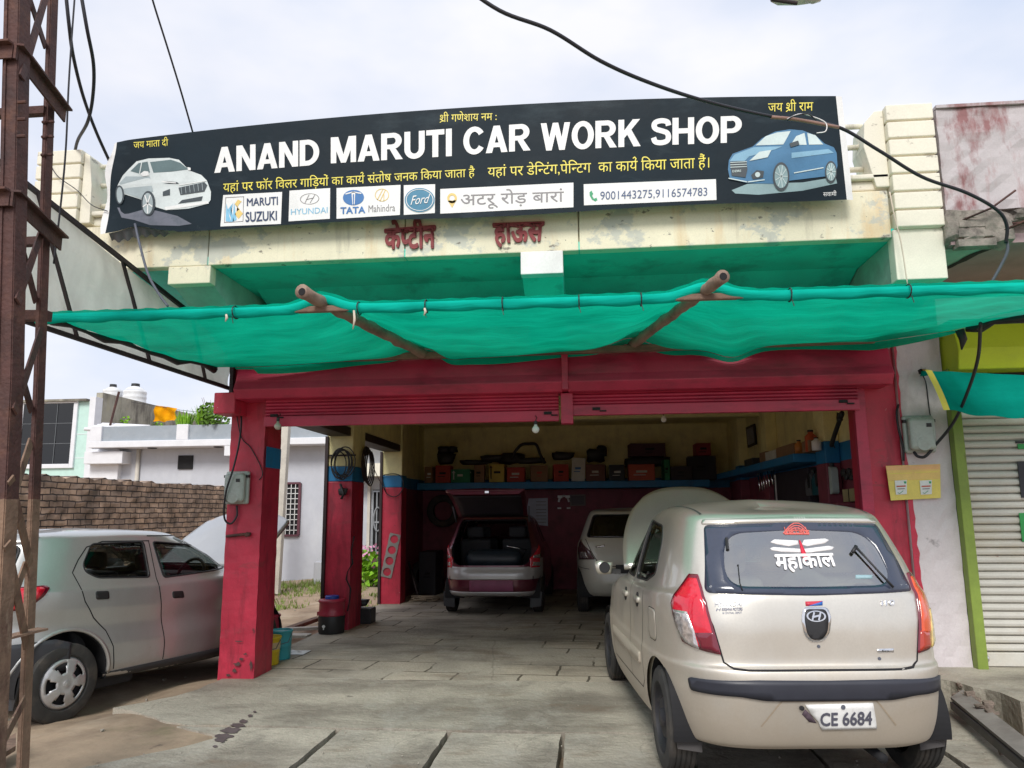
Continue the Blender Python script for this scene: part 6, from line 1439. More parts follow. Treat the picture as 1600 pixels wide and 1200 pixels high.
def net(u, v):
    f, bp = frontz(PF0.x+(PF1.x-PF0.x)*u); b = backp(min(1, u*1.0)); f = f+Vector((0, 0, .035+bp*.95)); p = f+(b-f)*v
    x = p.x; b1 = R1a.x+(R1b.x-R1a.x)*(.1+.9*v); b2 = R2a.x+(R2b.x-R2a.x)*(.1+.9*v); bays = [(-3.95, b1, .07), (b1, b2, .075), (b2, 3.4, .06), (3.4, 4.6, .03)]
    sag = 0
    for a, c_, d in bays:
        if a <= x < c_: t = (x-a)/(c_-a); sag = d*sin(pi*t)**.7
    rz = R1a.z+(R1b.z-R1a.z)*v+.05 if abs(x-b1) < abs(x-b2) else R2a.z+(R2b.z-R2a.z)*v+.05
    g_ = math.exp(-(min(abs(x-b1), abs(x-b2))/.22)**2)*min(1, v*5)
    z = p.z-sag*sin(pi*v)-bp*.95*min(1, v*4); z = z+(max(z, rz)-z)*g_
    z += .010*sin(x*7+v*3)*sin(pi*v)+.006*sin(x*19-v*9)*sin(pi*v)+.012*sin(x*3.1+v*14)*v+.007*sin(v*34+x*1.7+2*sin(x*2.3))*sin(pi*v)+.004*sin(x*41+v*17)*math.exp(-v*3)
    for fx in (fx1, fx2):
        dx_, dy_ = x-fx, p.y-4.9; rr = math.hypot(dx_, dy_); z += .016*sin(math.atan2(dy_, dx_)*19)*math.exp(-rr/.45)*min(1, v*8)*min(1, rr/.12)
    return Vector((x, p.y, z))
nm_ = MB().mat(NETM); nm_.grid(net, 200, 30)
# the loose tail hanging behind the rear batten
nm_.grid(lambda u, v: net(.02+.80*u, 1)+Vector((0, .02+.03*v, -(.02+.035*abs(sin(u*9+.6))+.015*sin(u*23))*v*(1 if .03 < u < .97 else .3))), 160, 4)
NET = nm_.build('shade_net', None, None, True, fix=False); tag(NET, 'green agricultural shade net stretched as a canopy over the workshop front', 'shade net')
hm = MB().mat(HEM)
def hem(u, v):
    x = PF0.x+(PF1.x-PF0.x)*u; f, bp = frontz(x); a = -1.9+2.75*v
    cx = bp/.085
    lift = .0*cx; h = .036
    low = bp*.95*(1-v*.0)
    return Vector((x, f.y+.018-.027*cos(a-.3)+.006*sin(x*31)*(1-v), f.z-.01+h*sin(a)+low*(.9 if v > .55 else .9)+.006*sin(x*17+v*2)*(1-v)))
hm.grid(hem, 260, 8); hm.build('hem', None, NET, True, fix=False)
for px in (368, 560, 665, 785, 905, 1003, 1240, 1430):
    x = UY(px, 485, 4.9).x; f, bp = frontz(x); tw = MB().mat(BLK); tw.tube([(x, f.y+.02-.056*cos(a), f.z-.01+.044*sin(a)) for a in [2*pi*k/14 for k in range(14)]], .0045, 5, closed=True); tw.tube([(x, f.y-.03, f.z-.055), (x+.01, f.y-.03, f.z-.10)], .003, 4); tw.build('tie_wire', None, NET)
kn = MB().mat(M('pale_string', (.60, .52, .42), .8))
for px, ln in ((556, .13), (665, .05), (360, .05)): x = UY(px, 485, 4.9).x; f, bp = frontz(x); kn.tube([(x, f.y-.04, f.z-.04), (x+.008, f.y-.045, f.z-.04-ln*.5), (x-.004, f.y-.04, f.z-.04-ln)], [.008, .010, .003], 6)
kn.build('knot', None, NET, True)
ro = MB().mat(BLK); pts = [net(0, k/12)+Vector((-.01, 0, -.01-.015*sin(k*2.2))) for k in range(13)]; ro.tube(pts, [.024+.012*sin(k*1.7) for k in range(13)], 8); ro.build('rolled_edge', None, NET, True); ro = MB().mat(BLK)
pts = [backp(.80+.2*k/16)+Vector((.02*sin(k*3), -.02, -.03-.02*sin(k*2.1))) for k in range(17)]; ro.tube(pts, [.020+.014*abs(sin(k*1.9)) for k in range(17)], 8)
p_ = backp(.795); ro.tube([p_+Vector((.0, 0, -.02)), p_+Vector((.02, 0, -.10)), p_+Vector((.0, 0, -.18))], [.035, .03, .006], 7); ro.build('rolled_edge', None, NET, True)

# ============================================================ WHITE FLEX HOARDING ON THE LEFT
HO = thing('flex_hoarding', 'white flex sheet hoarding on a dark angle frame left of the banner', 'hoarding', (-3.42, 5.2, 2.6))
HX = -3.42
def hxx(y): return -3.45-.26*(6.95-y)
tp0, tp1, lo0, lo1 = (4.3, 4.04), (6.95, 3.12), (4.7, 2.88), (7.0, 2.69)
def hp_(u, v): a = (lo0[0]+(lo1[0]-lo0[0])*u, lo0[1]+(lo1[1]-lo0[1])*u); b = (tp0[0]+(tp1[0]-tp0[0])*u, tp0[1]+(tp1[1]-tp0[1])*u); yy = a[0]+(b[0]-a[0])*v; return Vector((hxx(yy)+.012*sin(u*11+v*5)+.01*sin(v*9+u*3), yy, a[1]+(b[1]-a[1])*v))
MB().mat(SHEET).grid(hp_, 40, 14).build('flex_sheet', None, HO, True, fix=False)
m = MB().mat(DKST); A4 = [Vector((hxx(p[0])+.03, *p)) for p in (lo0, lo1, tp1, tp0)]
for a, b in ((0, 1), (1, 2), (2, 3), (3, 0)): m.bar(A4[a], A4[b], .032, .032)
for u in (.26, .56, .84): m.bar(hp_(u, 0)+Vector((.03, 0, 0)), hp_(u-.04, 1)+Vector((.03, 0, 0)), .022, .022, (1, 0, 0))
m.bar((HX+.03, 6.95, 2.60), (HX+.03, 6.95, 2.92), .035, .05, (0, 1, 0)); m.build('angle_frame', None, HO)

# ============================================================ LATTICE TOWER
TW = thing('lattice_tower', 'rusty brown lattice steel tower beside the silver car', 'tower', (-3.35, 3.85, -.12))
def leg(pxs, Y, n): return [UY(x, y, Y) for x, y in pxs]
L1 = [UY(32, -120, 3.55), UY(17, 600, 3.55), UY(8, 780, 3.55), UY(-12, 1260, 3.55)]; L2 = [UY(84, -120, 4.1), UY(58, 600, 4.1), UY(50, 780, 4.1), UY(28, 1290, 4.1)]
L1[3].z = min(L1[3].z, -.15); L2[3].z = min(L2[3].z, -.15)
off = L1[1]-Vector((0, 0, 0)); L3 = [p+Vector((-.40-.0*i, .0, 0)) for i, p in enumerate(L1)]; L4 = [p+Vector((-.42, 0, 0)) for p in L2]
def at(Lg, z):
    for a, b in zip(Lg, Lg[1:]):
        if (a.z-z)*(b.z-z) <= 0: return a+(b-a)*((z-a.z)/(b.z-a.z))
    return Lg[0] if z > Lg[0].z else Lg[-1]
def zat(px, py, Lg):                                    # height on a leg where the photo shows row py
    best = min((abs((lambda v: 600-FPX*v.dot(UP)/v.dot(FW))(at(Lg, z)-CAMP)-py), z) for z in [k*.02 for k in range(-6, 260)]); return best[1]
for i, (Lg, w_, mat_) in enumerate(((L1, .085, RUST), (L2, .06, RUST), (L3, .085, RUST), (L4, .06, RUST))):
    m = MB().mat(mat_)
    for k_, (a, b) in enumerate(zip(Lg, Lg[1:])):
        m.mat(RUSTY2 if k_ == 2 else RUST); w_x = w_*.35 if i == 1 else w_
        m.bar(a+Vector((-w_x/2, 0, 0)), b+Vector((-w_x/2, 0, 0)), w_x, .011, (0, 1, 0)); m.bar(a+Vector((0, w_/2, 0)), b+Vector((0, w_/2, 0)), .011, w_, (0, 1, 0))
    if i == 0:
        m.mat(RUST).bar(Lg[0]+Vector((-w_*.75, .02, 0)), Lg[1]+Vector((-w_*.75, .02, 0)), .012, .07, (0, 1, 0))
    m.build('leg', None, TW)
def brace(La, ya, Lb, yb, m, w_=.05, dx=0):
    a = at(La, zat(0, ya, La)); b = at(Lb, zat(0, yb, Lb)); MB().mat(m).bar(a+Vector((dx, .01, 0)), b+Vector((dx, -.01, 0)), w_, .010, (1, 0, 0)).build('cross_brace', None, TW)
for ya, yb in ((-60, 75), (330, 470), (520, 640)): brace(L1, ya, L2, yb, RUST, .045, -.02)
for ya, yb in ((120, -50), (470, 350), (640, 515)): brace(L1, ya, L2, yb, RUST, .045, .02)
for ya, yb in ((830, 690), (1010, 880)): brace(L1, ya, L2, yb, RUSTY2, .05, -.015)
for ya, yb in ((745, 880), (850, 1010), (1180, 1090)): brace(L1, ya, L2, yb, RUSTY2, .05, .015)
for y1, y2 in ((72, 105), (300, 322)):
    pl_ = MB().mat(RUST)
    z = zat(0, y1, L1); a = at(L1, z); b = at(L2, z)
    for q0, q1 in ((a+Vector((-.5, -.03, 0)), a+Vector((.0, -.03, 0))), (a+Vector((0.01, -.03, 0)), b+Vector((.05, .10, 0)))): pl_.bar(q0, q1, .085, .012); pl_.bar(q0+Vector((0, 0, -.045)), q1+Vector((0, 0, -.045)), .012, .08)
    pl_.bar(b+Vector((-.45, 0, -.06)), b+Vector((0, 0, -.06)), .05, .05); pl_.build('horizontal_angle', None, TW)
pl_ = MB().mat(RUSTY2); z = zat(0, 992, L2); a = at(L1, z-.03); b = at(L2, z); pl_.bar(a+Vector((-.4, -.1, 0)), b+Vector((.08, .02, .03)), .09, .012); pl_.build('step_plate', None, TW)
for Lg, ys in ((L1, (160, 187, 214)), (L2, (190, 217, 243))):
    for y in ys:
        p = at(Lg, zat(0, y, Lg))
        for dx in ((-.13, .035) if Lg is L1 else (-.0, .025)):
            MB().mat(RUST).tube([p+Vector((dx-.02, -.01, 0)), p+Vector((dx+.03, -.01, 0))], .010, 6).build('bolt', None, TW)
MB().mat(RUST).bar(UY(20, 490, 4.2)+Vector((-.4, 0, 0)), UY(62, 494, 4.2)+Vector((.06, 0, 0)), .06, .06).build('horizontal_angle', None, TW)
m = MB().mat(DKST).tube([UY(60, 494, 4.4), UY(160, 545, 4.75), UY(362, 605, 6.9)], .022, 8) if False else None

# ============================================================ CABLES
def cable(nm, label, pts, r, mat=CABLE, k=8): return tag(MB().mat(mat).tube(smoothcurve(pts, k), r, 7).build(nm, None, None, True), label, 'cable')
cable('overhead_cable', 'thick black cable sagging across the sky and the right end of the banner', [UY(700, -40, 3.9), UY(780, 16, 4.0), UY(860, 47, 4.1), UY(940, 96, 4.25), UY(1020, 131, 4.5), UY(1110, 160, 4.8), UY(1210, 183, 5.1), UY(1305, 197, 5.3), UY(1370, 233, 5.35), UY(1440, 276, 5.4), UY(1510, 301, 5.45), UY(1558, 328, 5.5), UY(1573, 352, 5.55), UY(1572, 380, 5.6)], .0125)
m = MB().mat(M('copper_splice', (.30, .18, .14), .6)); pp = [UY(1205, 183, 5.085), UY(1245, 187, 5.13), UY(1310, 199, 5.28)]; m.tube(smoothcurve(pp, 6), .013, 8)
m.mat(WHITE); m.tube(smoothcurve([UY(1230, 186, 5.08), UY(1250, 178, 5.08), UY(1272, 183, 5.09), UY(1290, 192, 5.1), UY(1290, 205, 5.1), UY(1276, 208, 5.1)], 6), .004, 5)
m.mat(BLK); m.tube(smoothcurve([UY(1230, 188, 5.08), UY(1240, 182, 5.06), UY(1262, 178, 5.06), UY(1275, 188, 5.08)], 6), .005, 5)
tag(m.build('cable_splice', None, None, True), 'taped and wired splice on the black cable in front of the banner', 'splice')
cable('drop_cable', 'grey cable hanging from the broken slab behind the green net', [UY(1572, 372, 5.6), UY(1574, 392, 5.62), UY(1564, 415, 5.66), UY(1550, 440, 5.7)], .011, GREYC)
cable('meter_cable', 'black cable dropping past the lime hood to the right meter box', [UY(1532, 505, 5.6), UY(1528, 560, 6.0), UY(1512, 612, 6.4), UY(1490, 660, 6.7), UY(1462, 695, 6.85), UY(1446, 713, 6.88), UY(1434, 713, 6.9), UY(1428, 706, 6.92)], .013)
cable('hanging_cable', 'left of two crossing black cables beside the tower, ending at the banner corner', [UY(98, -60, 4.6), UY(108, 40, 4.7), UY(115, 90, 4.9), UY(130, 150, 5.2), UY(150, 205, 5.5), UY(174, 258, 5.75)], .013)
cable('hanging_cable', 'right of two crossing black cables, curling back to the left parapet post', [UY(118, -60, 4.6), UY(135, 40, 4.7), UY(146, 100, 4.9), UY(145, 150, 5.1), UY(137, 190, 5.3), UY(122, 218, 5.6), UY(117, 236, 5.8)], .013)
cable('thin_cable', 'thin straight black cable hanging beside the tower leg', [UY(121, -60, 4.3), UY(112, 60, 4.3), UY(107, 140, 4.3), UY(103, 230, 4.3), UY(96, 310, 4.3), UY(84, 412, 4.3)], .006)
cable('guy_wire', 'twisted dark wire running up from the banner top at upper left', [UY(225, -50, 5.0), UY(240, 5, 5.2), UY(262, 75, 5.4), UY(282, 140, 5.6), UY(301, 206, 5.85)], .008, CABLE)
cable('loose_cable', 'dark cable hanging from the torn banner corner onto the net', [UY(211, 350, 5.62), UY(219, 385, 5.5), UY(232, 430, 5.4), UY(250, 462, 5.3), UY(262, 478, 5.2)], .010, GREYC)
cable('post_wire', 'fine wire strung from the left parapet post to the railing', [UY(75, 250, 5.72), UY(90, 275, 5.7), UY(120, 297, 5.7), UY(143, 320, 5.7), UY(168, 330, 5.66)], .004)
cable('white_string', 'pale string hanging down the right bracket', [UY(1390, 300, 5.72), UY(1398, 340, 5.70), UY(1408, 380, 5.70), UY(1418, 445, 5.70)], .005, MATS['pale_string'])

# street lamp head at the top of the frame
SL = thing('street_lamp', 'pale grimy street lamp head hanging into the top of the view', 'street lamp', UY(1248, -12, 4.6))
p = UY(1246, -9, 4.6); m = MB().mat(M('lamp_housing', (.55, .58, .50), .6, stains=[((.4, .25, .1), 9, .55, .7, .6)])); m.lathe([(0, -.17), (.035, -.165), (.058, -.12), (.066, 0), (.060, .10), (.045, .155), (0, .17)], p, 'x', 20); m.build('lamp_housing', None, SL, True)
m = MB().mat(M('lamp_glass', (.50, .47, .42), .2, coat=.5)); m.lathe([(0, -.055), (.028, -.045), (.040, 0), (.030, .045), (0, .055)], p+Vector((.09, -.02, -.045)), 'x', 16); m.build('lamp_glass', None, SL, True)
MB().mat(DKST).tube([UY(1205, -1, 4.4), UY(1245, 5, 4.45)], .012, 8).build('lamp_bracket', None, SL)
MB().mat(DKST).tube([p+Vector((0, .1, .03)), p+Vector((.1, .8, .5)), p+Vector((.1, 2.0, .9))], .03, 8).build('lamp_arm', None, SL) if False else None

# ============================================================ METERS AND THINGS ON THE FRONT
def meter(x, y, z, label, w_=.24, h_=.32):
    t = thing('meter_box', label, 'meter box', (x, y, z-h_/2), 0, 'electricity meter boxes')
    MB().mat(METER).box(x-w_/2, x+w_/2, y-.05, y, z-h_/2, z+h_/2).build('case', None, t, bevel=.02, seg=3)
    MB().mat(METER).box(x-w_*.42, x+w_*.44, y-.125, y-.052, z-h_*.44, z+h_*.44).build('cover', None, t, bevel=.035, seg=4)
    MB().mat(BLK).box(x+w_*.12, x+w_*.28, y-.130, y-.1245, z+h_*.16, z+h_*.26).build('reading_window', None, t)
    m = MB().mat(METER); m.lathe([(0, -.003), (.058, -.002), (.060, .002), (0, .004)], (x, y-.125, z-h_*.28), 'y', 24); m.build('seal_disc', None, t)
    for sx in (-1, 1): MB().mat(BLK).box(x+sx*w_*.47-.012, x+sx*w_*.47+.012, y-.07, y-.03, z+h_*.30, z+h_*.38).build('clip', None, t)
    return t
meter(-3.285, 6.985, 1.735, 'grey electricity meter box on the red front left pillar', .23, .31)
meter(2.93, 6.96, 2.13, 'grey electricity meter box on the white pillar', .26, .33)
cable('meter_loop', 'black cable looping down the left pillar around its meter box', [UY(372, 628, 6.97), UY(377, 655, 6.96), UY(374, 690, 6.90), UY(365, 730, 6.83), UY(354, 765, 6.83), UY(350, 795, 6.87), UY(352, 813, 6.93), UY(361, 818, 6.95), UY(370, 806, 6.96), UY(370, 790, 6.97)], .009)
cable('thin_wire', 'thin wire crossing the left pillar above the meter box', [UY(366, 622, 6.985), UY(376, 680, 6.985), UY(392, 700, 6.985), UY(407, 728, 6.985), UY(410, 742, 6.985), UY(405, 750, 6.985)], .005)
cable('side_wire', 'black wire bundle beside the right meter box', [UY(1404, 632, 6.96), UY(1401, 645, 6.95), UY(1404, 670, 6.94), UY(1411, 700, 6.94), UY(1412, 720, 6.955)], .010)
cable('hook_wire', 'thin wire from the shop cloth hook to the right meter box', [UY(1441, 585, 6.95), UY(1447, 600, 6.95), UY(1452, 640, 6.95), UY(1455, 656, 6.95)], .005)
m = MB().mat(RUST).tube([UY(354, 838, 6.98), UY(372, 836, 6.965), UY(390, 834, 6.96)], .014, 7); lump(*UY(387, 835, 6.965), .03, .03, .025, m, 3); tag(m.build('latch_bar', None, None, True), 'rusty latch bar across the left pillar below the meter', 'latch')
for px, py, label in ((434, 666, 'small glass bulb hanging from the left end of the red shutter'), (837, 671, 'white globe bulb hanging from the middle of the red shutter')):
    p = UY(px, py, 6.75); t = thing('hanging_bulb', label, 'bulb', p, 0, 'bulbs hanging from the shutter')
    m = MB().mat(WHITE if px > 600 else M('dusty_glass_bulb', (.45, .42, .36), .15, coat=1)); m.lathe([(0, -.034), (.02, -.028), (.034, -.006), (.030, .014), (.014, .032), (.013, .045), (0, .046)], p, 'z', 18); m.build('glass_globe', None, t, True)
    MB().mat(BLK).lathe([(0, .046), (.015, .046), (.015, .075), (0, .08)], p, 'z', 12).build('holder', None, t); MB().mat(BLK).tube([p+Vector((0, 0, .078)), p+Vector((.012, .02, .11)), p+Vector((-.005, .05, .13))], .004, 5).build('flex', None, t)
p = UY(1037, 655, 8.2); t = thing('hanging_bulb', 'small bulb hanging inside below the ceiling edge', 'bulb', p); m = MB().mat(WHITE); m.lathe([(0, -.034), (.02, -.028), (.030, -.006), (.026, .014), (.012, .032), (0, .046)], p, 'z', 16); m.build('glass_globe', None, t, True); MB().mat(BLK).tube([p+Vector((0, 0, .04)), p+Vector((0, 0, .55))], .006, 5).build('flex', None, t)
# yellow poster
PO = thing('yellow_poster', 'yellow orange paper poster pasted between the red column and the white pillar', 'poster', (2.87, 6.93, 1.56))
pf = lambda x, y, l: UY(x, y, 6.945-.0015*l)
T = Flat(pf); PY = M('poster_yellow', (.85, .68, .17), .7); PO_ = M('poster_orange', (.85, .48, .22), .7); T.poly([(1384, 728), (1469, 725), (1470, 778), (1392, 782)], PY, 1); T.poly([(1384.5, 728.5), (1468.5, 725.5), (1468.8, 741), (1387, 745)], PO_, 2); T.poly([(1385.5, 735), (1468.6, 733), (1469, 748), (1388, 751)], M('poster_amber', (.85, .58, .20), .7), 3); T.build('sheet', PO)
T = Flat(pf)
for cx in (1408, 1447):
    T.poly([(cx-10, 751), (cx+9, 750), (cx+9, 772), (cx-8, 773)], SW, 5); T.text('OFFER', (cx-6, 762), (cx+6, 762), (cx-6, 757.5), (cx+6, 757.5), RST, 6, .02) if False else None
    T.line([(cx-6, 760), (cx+6, 759.5)], 2.2, M('poster_red', (.55, .12, .08), .6) if 'poster_red' not in MATS else MATS['poster_red'], 6); T.line([(cx-5, 764), (cx+5, 763.5)], 1.4, GRY, 6); T.poly([(cx+4, 752), (cx+8, 752), (cx+8, 755.5), (cx+5, 755.5)], GRN, 6); T.line([(cx-5, 770), (cx-2, 771), (cx+3, 767)], .9, GRN, 6)
for a, b, y in ((1391, 1424, 740), (1430, 1465, 738)): T.line([(a, y), (b, y-1)], 1.6, PY, 5)
T.build('printed_card', PO)
# neighbour's cloth awning with yellow edge, lock
CN = MB().mat(NET2); c_tl, c_tr, c_bl, c_br = UY(1451, 579, 6.62), UY(1720, 592, 6.60), UY(1479, 641, 6.55), UY(1720, 660, 6.50)
def cn(u, v):
    a = c_tl+(c_tr-c_tl)*u; b = c_bl+(c_br-c_bl)*u; p = a+(b-a)*v; return p+Vector((0, .018*sin(u*34-v*3)*math.exp(-u*3)-.05*sin(pi*u)*v, -.03*sin(pi*min(1, u*1.6))*v+.008*sin(u*26)*v))
CN.grid(cn, 60, 12); cno = CN.build('shop_cloth', None, None, True, fix=False); tag(cno, 'small teal cloth with a yellow edge tied across the shuttered shop', 'cloth')
YE = MB().mat(SYL); YE.grid(lambda u, v: cn(0, v)+Vector((-.03+.05*u, -.012, 0)), 2, 8); YE.build('yellow_edging', None, cno, fix=False)
m = MB().mat(DARK); p = UY(1440, 579, 6.90); lump(p.x, p.y, p.z-.01, .03, .03, .03, m, 4); m.mat(NET2); lump(p.x+.01, p.y-.02, p.z-.03, .035, .03, .03, m, 6); m.mat(SYL).tube([p+Vector((0, -.03, 0)), c_tl], .008, 6); tag(m.build('wall_hook', None, None, True), 'knotted hook on the white pillar holding the teal shop cloth', 'hook')
p = UY(1537, 1029, 6.96); t = thing('padlock', 'round chrome shutter lock at the foot of the white shutter', 'lock', p); m = MB().mat(CHROME); m.lathe([(0, -.034), (.030, -.030), (.042, -.010), (.042, .010), (0, .012)], p, 'y', 24); m.build('lock_body', None, t, True); MB().mat(DARK).box(p.x-.010, p.x+.012, p.y-.040, p.y-.03, p.z-.030, p.z-.008).build('keyhole', None, t)
# gasket on the third pillar, wires on the second
p0, ang = UY(610, 868, 12.57), rad(12)
m = MB().mat(M('grey_gasket', (.22, .21, .20), .6))
def gk(x, z): return Vector((p0.x+x*cos(ang)+z*sin(ang), 12.585, p0.z-x*sin(ang)+z*cos(ang)))
HW, HH = .095, .36
for k in range(4):
    cz = -HH+.09+k*.18; out = [(-HW, cz-.09), (HW, cz-.09), (HW, cz+.09), (-HW, cz+.09)]; n_ = 24
    O = []; I = []
    for j in range(n_):
        a = 2*pi*j/n_; d = max(abs(cos(a))/HW, abs(sin(a))/.09); O.append(gk(cos(a)/d, cz+sin(a)/d)); I.append(gk(.068*cos(a), cz+.066*sin(a)))
    m.add(O+I, [(j, (j+1) % n_, n_+(j+1) % n_, n_+j) for j in range(n_)])
tag(m.build('head_gasket', None, solid=.004), 'used cylinder head gasket hung on the third red pillar', 'gasket')
m = MB().mat(BLK)
for k in range(6):
    cx, cz, rx, rz = UY(536, 735, 9.8).x+.02*(k-3), UY(536, 726, 9.8).z+.015*(k % 3), .10+.02*(k % 3), .17+.03*(k % 2); m.tube([(cx+rx*cos(a), 9.80-.012*k, cz+rz*sin(a)) for a in [2*pi*j/28 for j in range(28)]], .008, 6, closed=True)
p = UY(536, 768, 9.78); m.tube([p+Vector((-.04, 0, .1)), p+Vector((.02, -.03, -.02)), p+Vector((-.01, -.03, -.10))], .018, 6); lump(p.x, p.y, p.z, .07, .03, .06, m, 3); tag(m.build('wire_coil', None, None, True), 'tangle of black wires and belts hung on the second red pillar', 'wire coil')
m = MB().mat(DKST)
for k in range(4):
    c_ = UX(572, 725, -3.02); m.tube([(-3.02+.012*k, c_.y+.20*cos(a)+.03*k, c_.z+.24*sin(a)-.02*k) for a in [2*pi*j/28 for j in range(28)]], .010, 6, closed=True)
lump(-3.02, c_.y, c_.z+.18, .03, .10, .08, m, 7); tag(m.build('belt_bundle', None, None, True), 'bundle of old drive belts on the inner side of the second pillar', 'belts')
m = MB().mat(DKST).tube([UY(513, 712, 9.82), UY(556, 711, 9.82)], .012, 6); tag(m.build('hanger_rod', None), 'short iron rod across the second pillar that holds the wires', 'rod')
cable('wire_ring', 'thin wire ring hanging over the blue band of the third pillar', [UY(600, 760, 12.56), UY(597, 745, 12.56), UY(606, 741, 12.55), UY(620, 741, 12.55), UY(629, 748, 12.5), UY(629, 765, 12.5), UY(618, 776, 12.55), UY(605, 772, 12.56), UY(600, 760, 12.56)], .008)
cable('slack_wire', 'slack wire hanging between the second and third pillars', [UY(580, 722, 11.2), UY(590, 745, 11.8), UY(602, 768, 12.56)], .006)

# ============================================================ FLOOR THINGS
def jug(x, y, label, lid=True):
    t = thing('water_jug', label, 'water jug', (x, y, 0), 0, 'red and black water jugs')
    MB().mat(BLK).lathe([(0, 0), (.150, 0), (.162, .02), (.165, .20), (.160, .215), (0, .215)], (x, y, 0), n=32).build('base', None, t, True).modifiers.new('es', 'EDGE_SPLIT')
    MB().mat(M('red_jug_plastic', (.38, .03, .06), .35, var=.1) if 'red_jug_plastic' not in MATS else MATS['red_jug_plastic']).lathe([(0, .216), (.165, .216), (.170, .23), (.160, .245), (.158, .37), (.162, .375), (.162, .385), (.150, .39)], (x, y, 0), n=32).build('body', None, t, True)
    MB().mat(MATS['red_jug_plastic']).lathe([(.168, .382), (.172, .395), (.16, .412), (.10, .418), (0, .42)], (x, y, 0), n=32).build('rim', None, t, True)
    if lid: MB().mat(M('blue_lid', (.02, .08, .42), .35)).lathe([(.088, .416), (.088, .448), (.080, .456), (0, .456)], (x, y, 0), n=28).build('lid', None, t, True).modifiers.new('es', 'EDGE_SPLIT')
    else: MB().mat(BLK).lathe([(.10, .416), (.12, .44), (.10, .50), (.04, .54), (0, .545)], (x, y, 0), n=24).build('lid', None, t, True)
    m = MB().mat(WHITE); m.lathe([(0, -.004), (.020, -.003), (.020, 0), (0, .001)], (x-.045, y-.163, .10), 'y', 14); m.box(x-.051, x-.039, y-.172, y-.160, .06, .10); m.build('tap', None, t)
    MB().mat(MATS['red_jug_plastic']).box(x-.185, x-.16, y-.03, y+.03, .21, .26).build('handle', None, t, bevel=.006)
    return t
jug(-3.22, 9.62, 'red and black water jug with a blue lid in front of the second pillar')
jug(-3.50, 8.22, 'red and black water jug with a dark lid half hidden behind the front left pillar', False)
def bucket(x, y, r, h, mat, label, band=None):
    t = thing('paint_bucket', label, 'bucket', (x, y, 0)); m = MB().mat(mat).lathe([(0, .0), (r*.88, 0), (r*.90, .01), (r*.93, h*.45), (r*.96, h*.46), (r*.94, h*.50), (r, h*.93), (r*1.05, h*.94), (r*1.05, h), (r*.98, h), (r*.96, h*.95), (0, h*.95)], (x, y, 0), n=28); b = m.build('body', None, t, True)
    if band: MB().mat(band).lathe([(r*.955, h*.55), (r*.985, h*.80)], (x, y, 0), n=28).build('label_band', None, t)
    MB().mat(GREYC).tube([(x-r*1.04, y, h*.88), (x-r*1.0, y-r*.75, h*.62), (x, y-r*1.12, h*.52), (x+r*1.0, y-r*.75, h*.62), (x+r*1.04, y, h*.88)], .004, 5).build('handle', None, t)
bucket(-3.21, 7.66, .12, .27, M('yellow_bucket', (.70, .50, .02), .4, stains=[((.6, .55, .4), 9, .6, .7, .6)]), 'yellow paint bucket behind the front left pillar', M('bucket_label', (.62, .45, .25), .5))
bucket(-3.20, 7.95, .115, .29, M('teal_bucket', (.05, .36, .42), .4, stains=[((.3, .5, .5), 9, .6, .7, .5)]), 'teal plastic bucket beside the yellow one')
p = UZ(452, 1020); m = MB().mat(M('crumpled_film', (.55, .58, .58), .3, spec=.8)); m.grid(lambda u, v: (p.x-.14+.34*u, p.y-.12+.24*v, .006+.022*abs(sin(u*9+v*5))*sin(pi*u)*sin(pi*v)), 18, 12); tag(m.build('plastic_scrap', None), 'crumpled clear plastic scrap on the floor by the buckets', 'plastic scrap')
p = UZ(565, 975); t = thing('old_battery', 'black car battery with a lump of scrap on top beside the second pillar', 'battery', p); MB().mat(BLK).box(p.x-.17, p.x+.13, p.y-.02, p.y+.24, 0, .20).build('battery_case', None, t, bevel=.01); m = MB().mat(BLK); lump(p.x-.03, p.y+.1, .27, .11, .08, .06, m, 3); m.build('scrap_lump', None, t, True)
m = MB().mat(WOOD); a, b = UZ(445, 985, .02), UZ(498, 966, .05); m.bar(a, b, .10, .05); tag(m.build('wood_plank', None, bevel=.006), 'dark plank on the ground left of the water jug', 'plank')
m = MB().mat(POLEC); a, b = UZ(440, 984, .03), UZ(500, 981, .03); m.bar(a, b, .09, .04); tag(m.build('pale_batten', None, bevel=.006), 'pale batten lying left of the water jug', 'batten')
m = MB().mat(POLEC); a = UZ(455, 992, .01); m.box(a.x-.25, a.x+.22, a.y-.06, a.y+.12, -.02, .015); tag(m.build('paving_scrap', None, bevel=.006), 'flat pale slab scrap on the ground behind the buckets', 'slab scrap')
a, b = UY(630, 880, 13.0), UZ(642, 944); b.y = 12.95; m = MB().mat(DKST).tube([(a.x+.05, 13.2, a.z), (b.x+.05, 13.0, 0.0)], .022, 8); tag(m.build('iron_pipe', None, None, True), 'iron pipe leaning beside the third pillar', 'pipe')
m = MB().mat(M('old_rope', (.30, .24, .17), .9)); p = UZ(664, 940); rnd = random.Random(5)
for k in range(14): m.tube(smoothcurve([p+Vector((rnd.uniform(-.25, .25), rnd.uniform(-.1, .1), rnd.uniform(.01, .09))) for _ in range(4)], 4), .010, 5)
tag(m.build('rope_heap', None, None, True), 'heap of frayed rope on the floor beside the maroon car', 'rope')
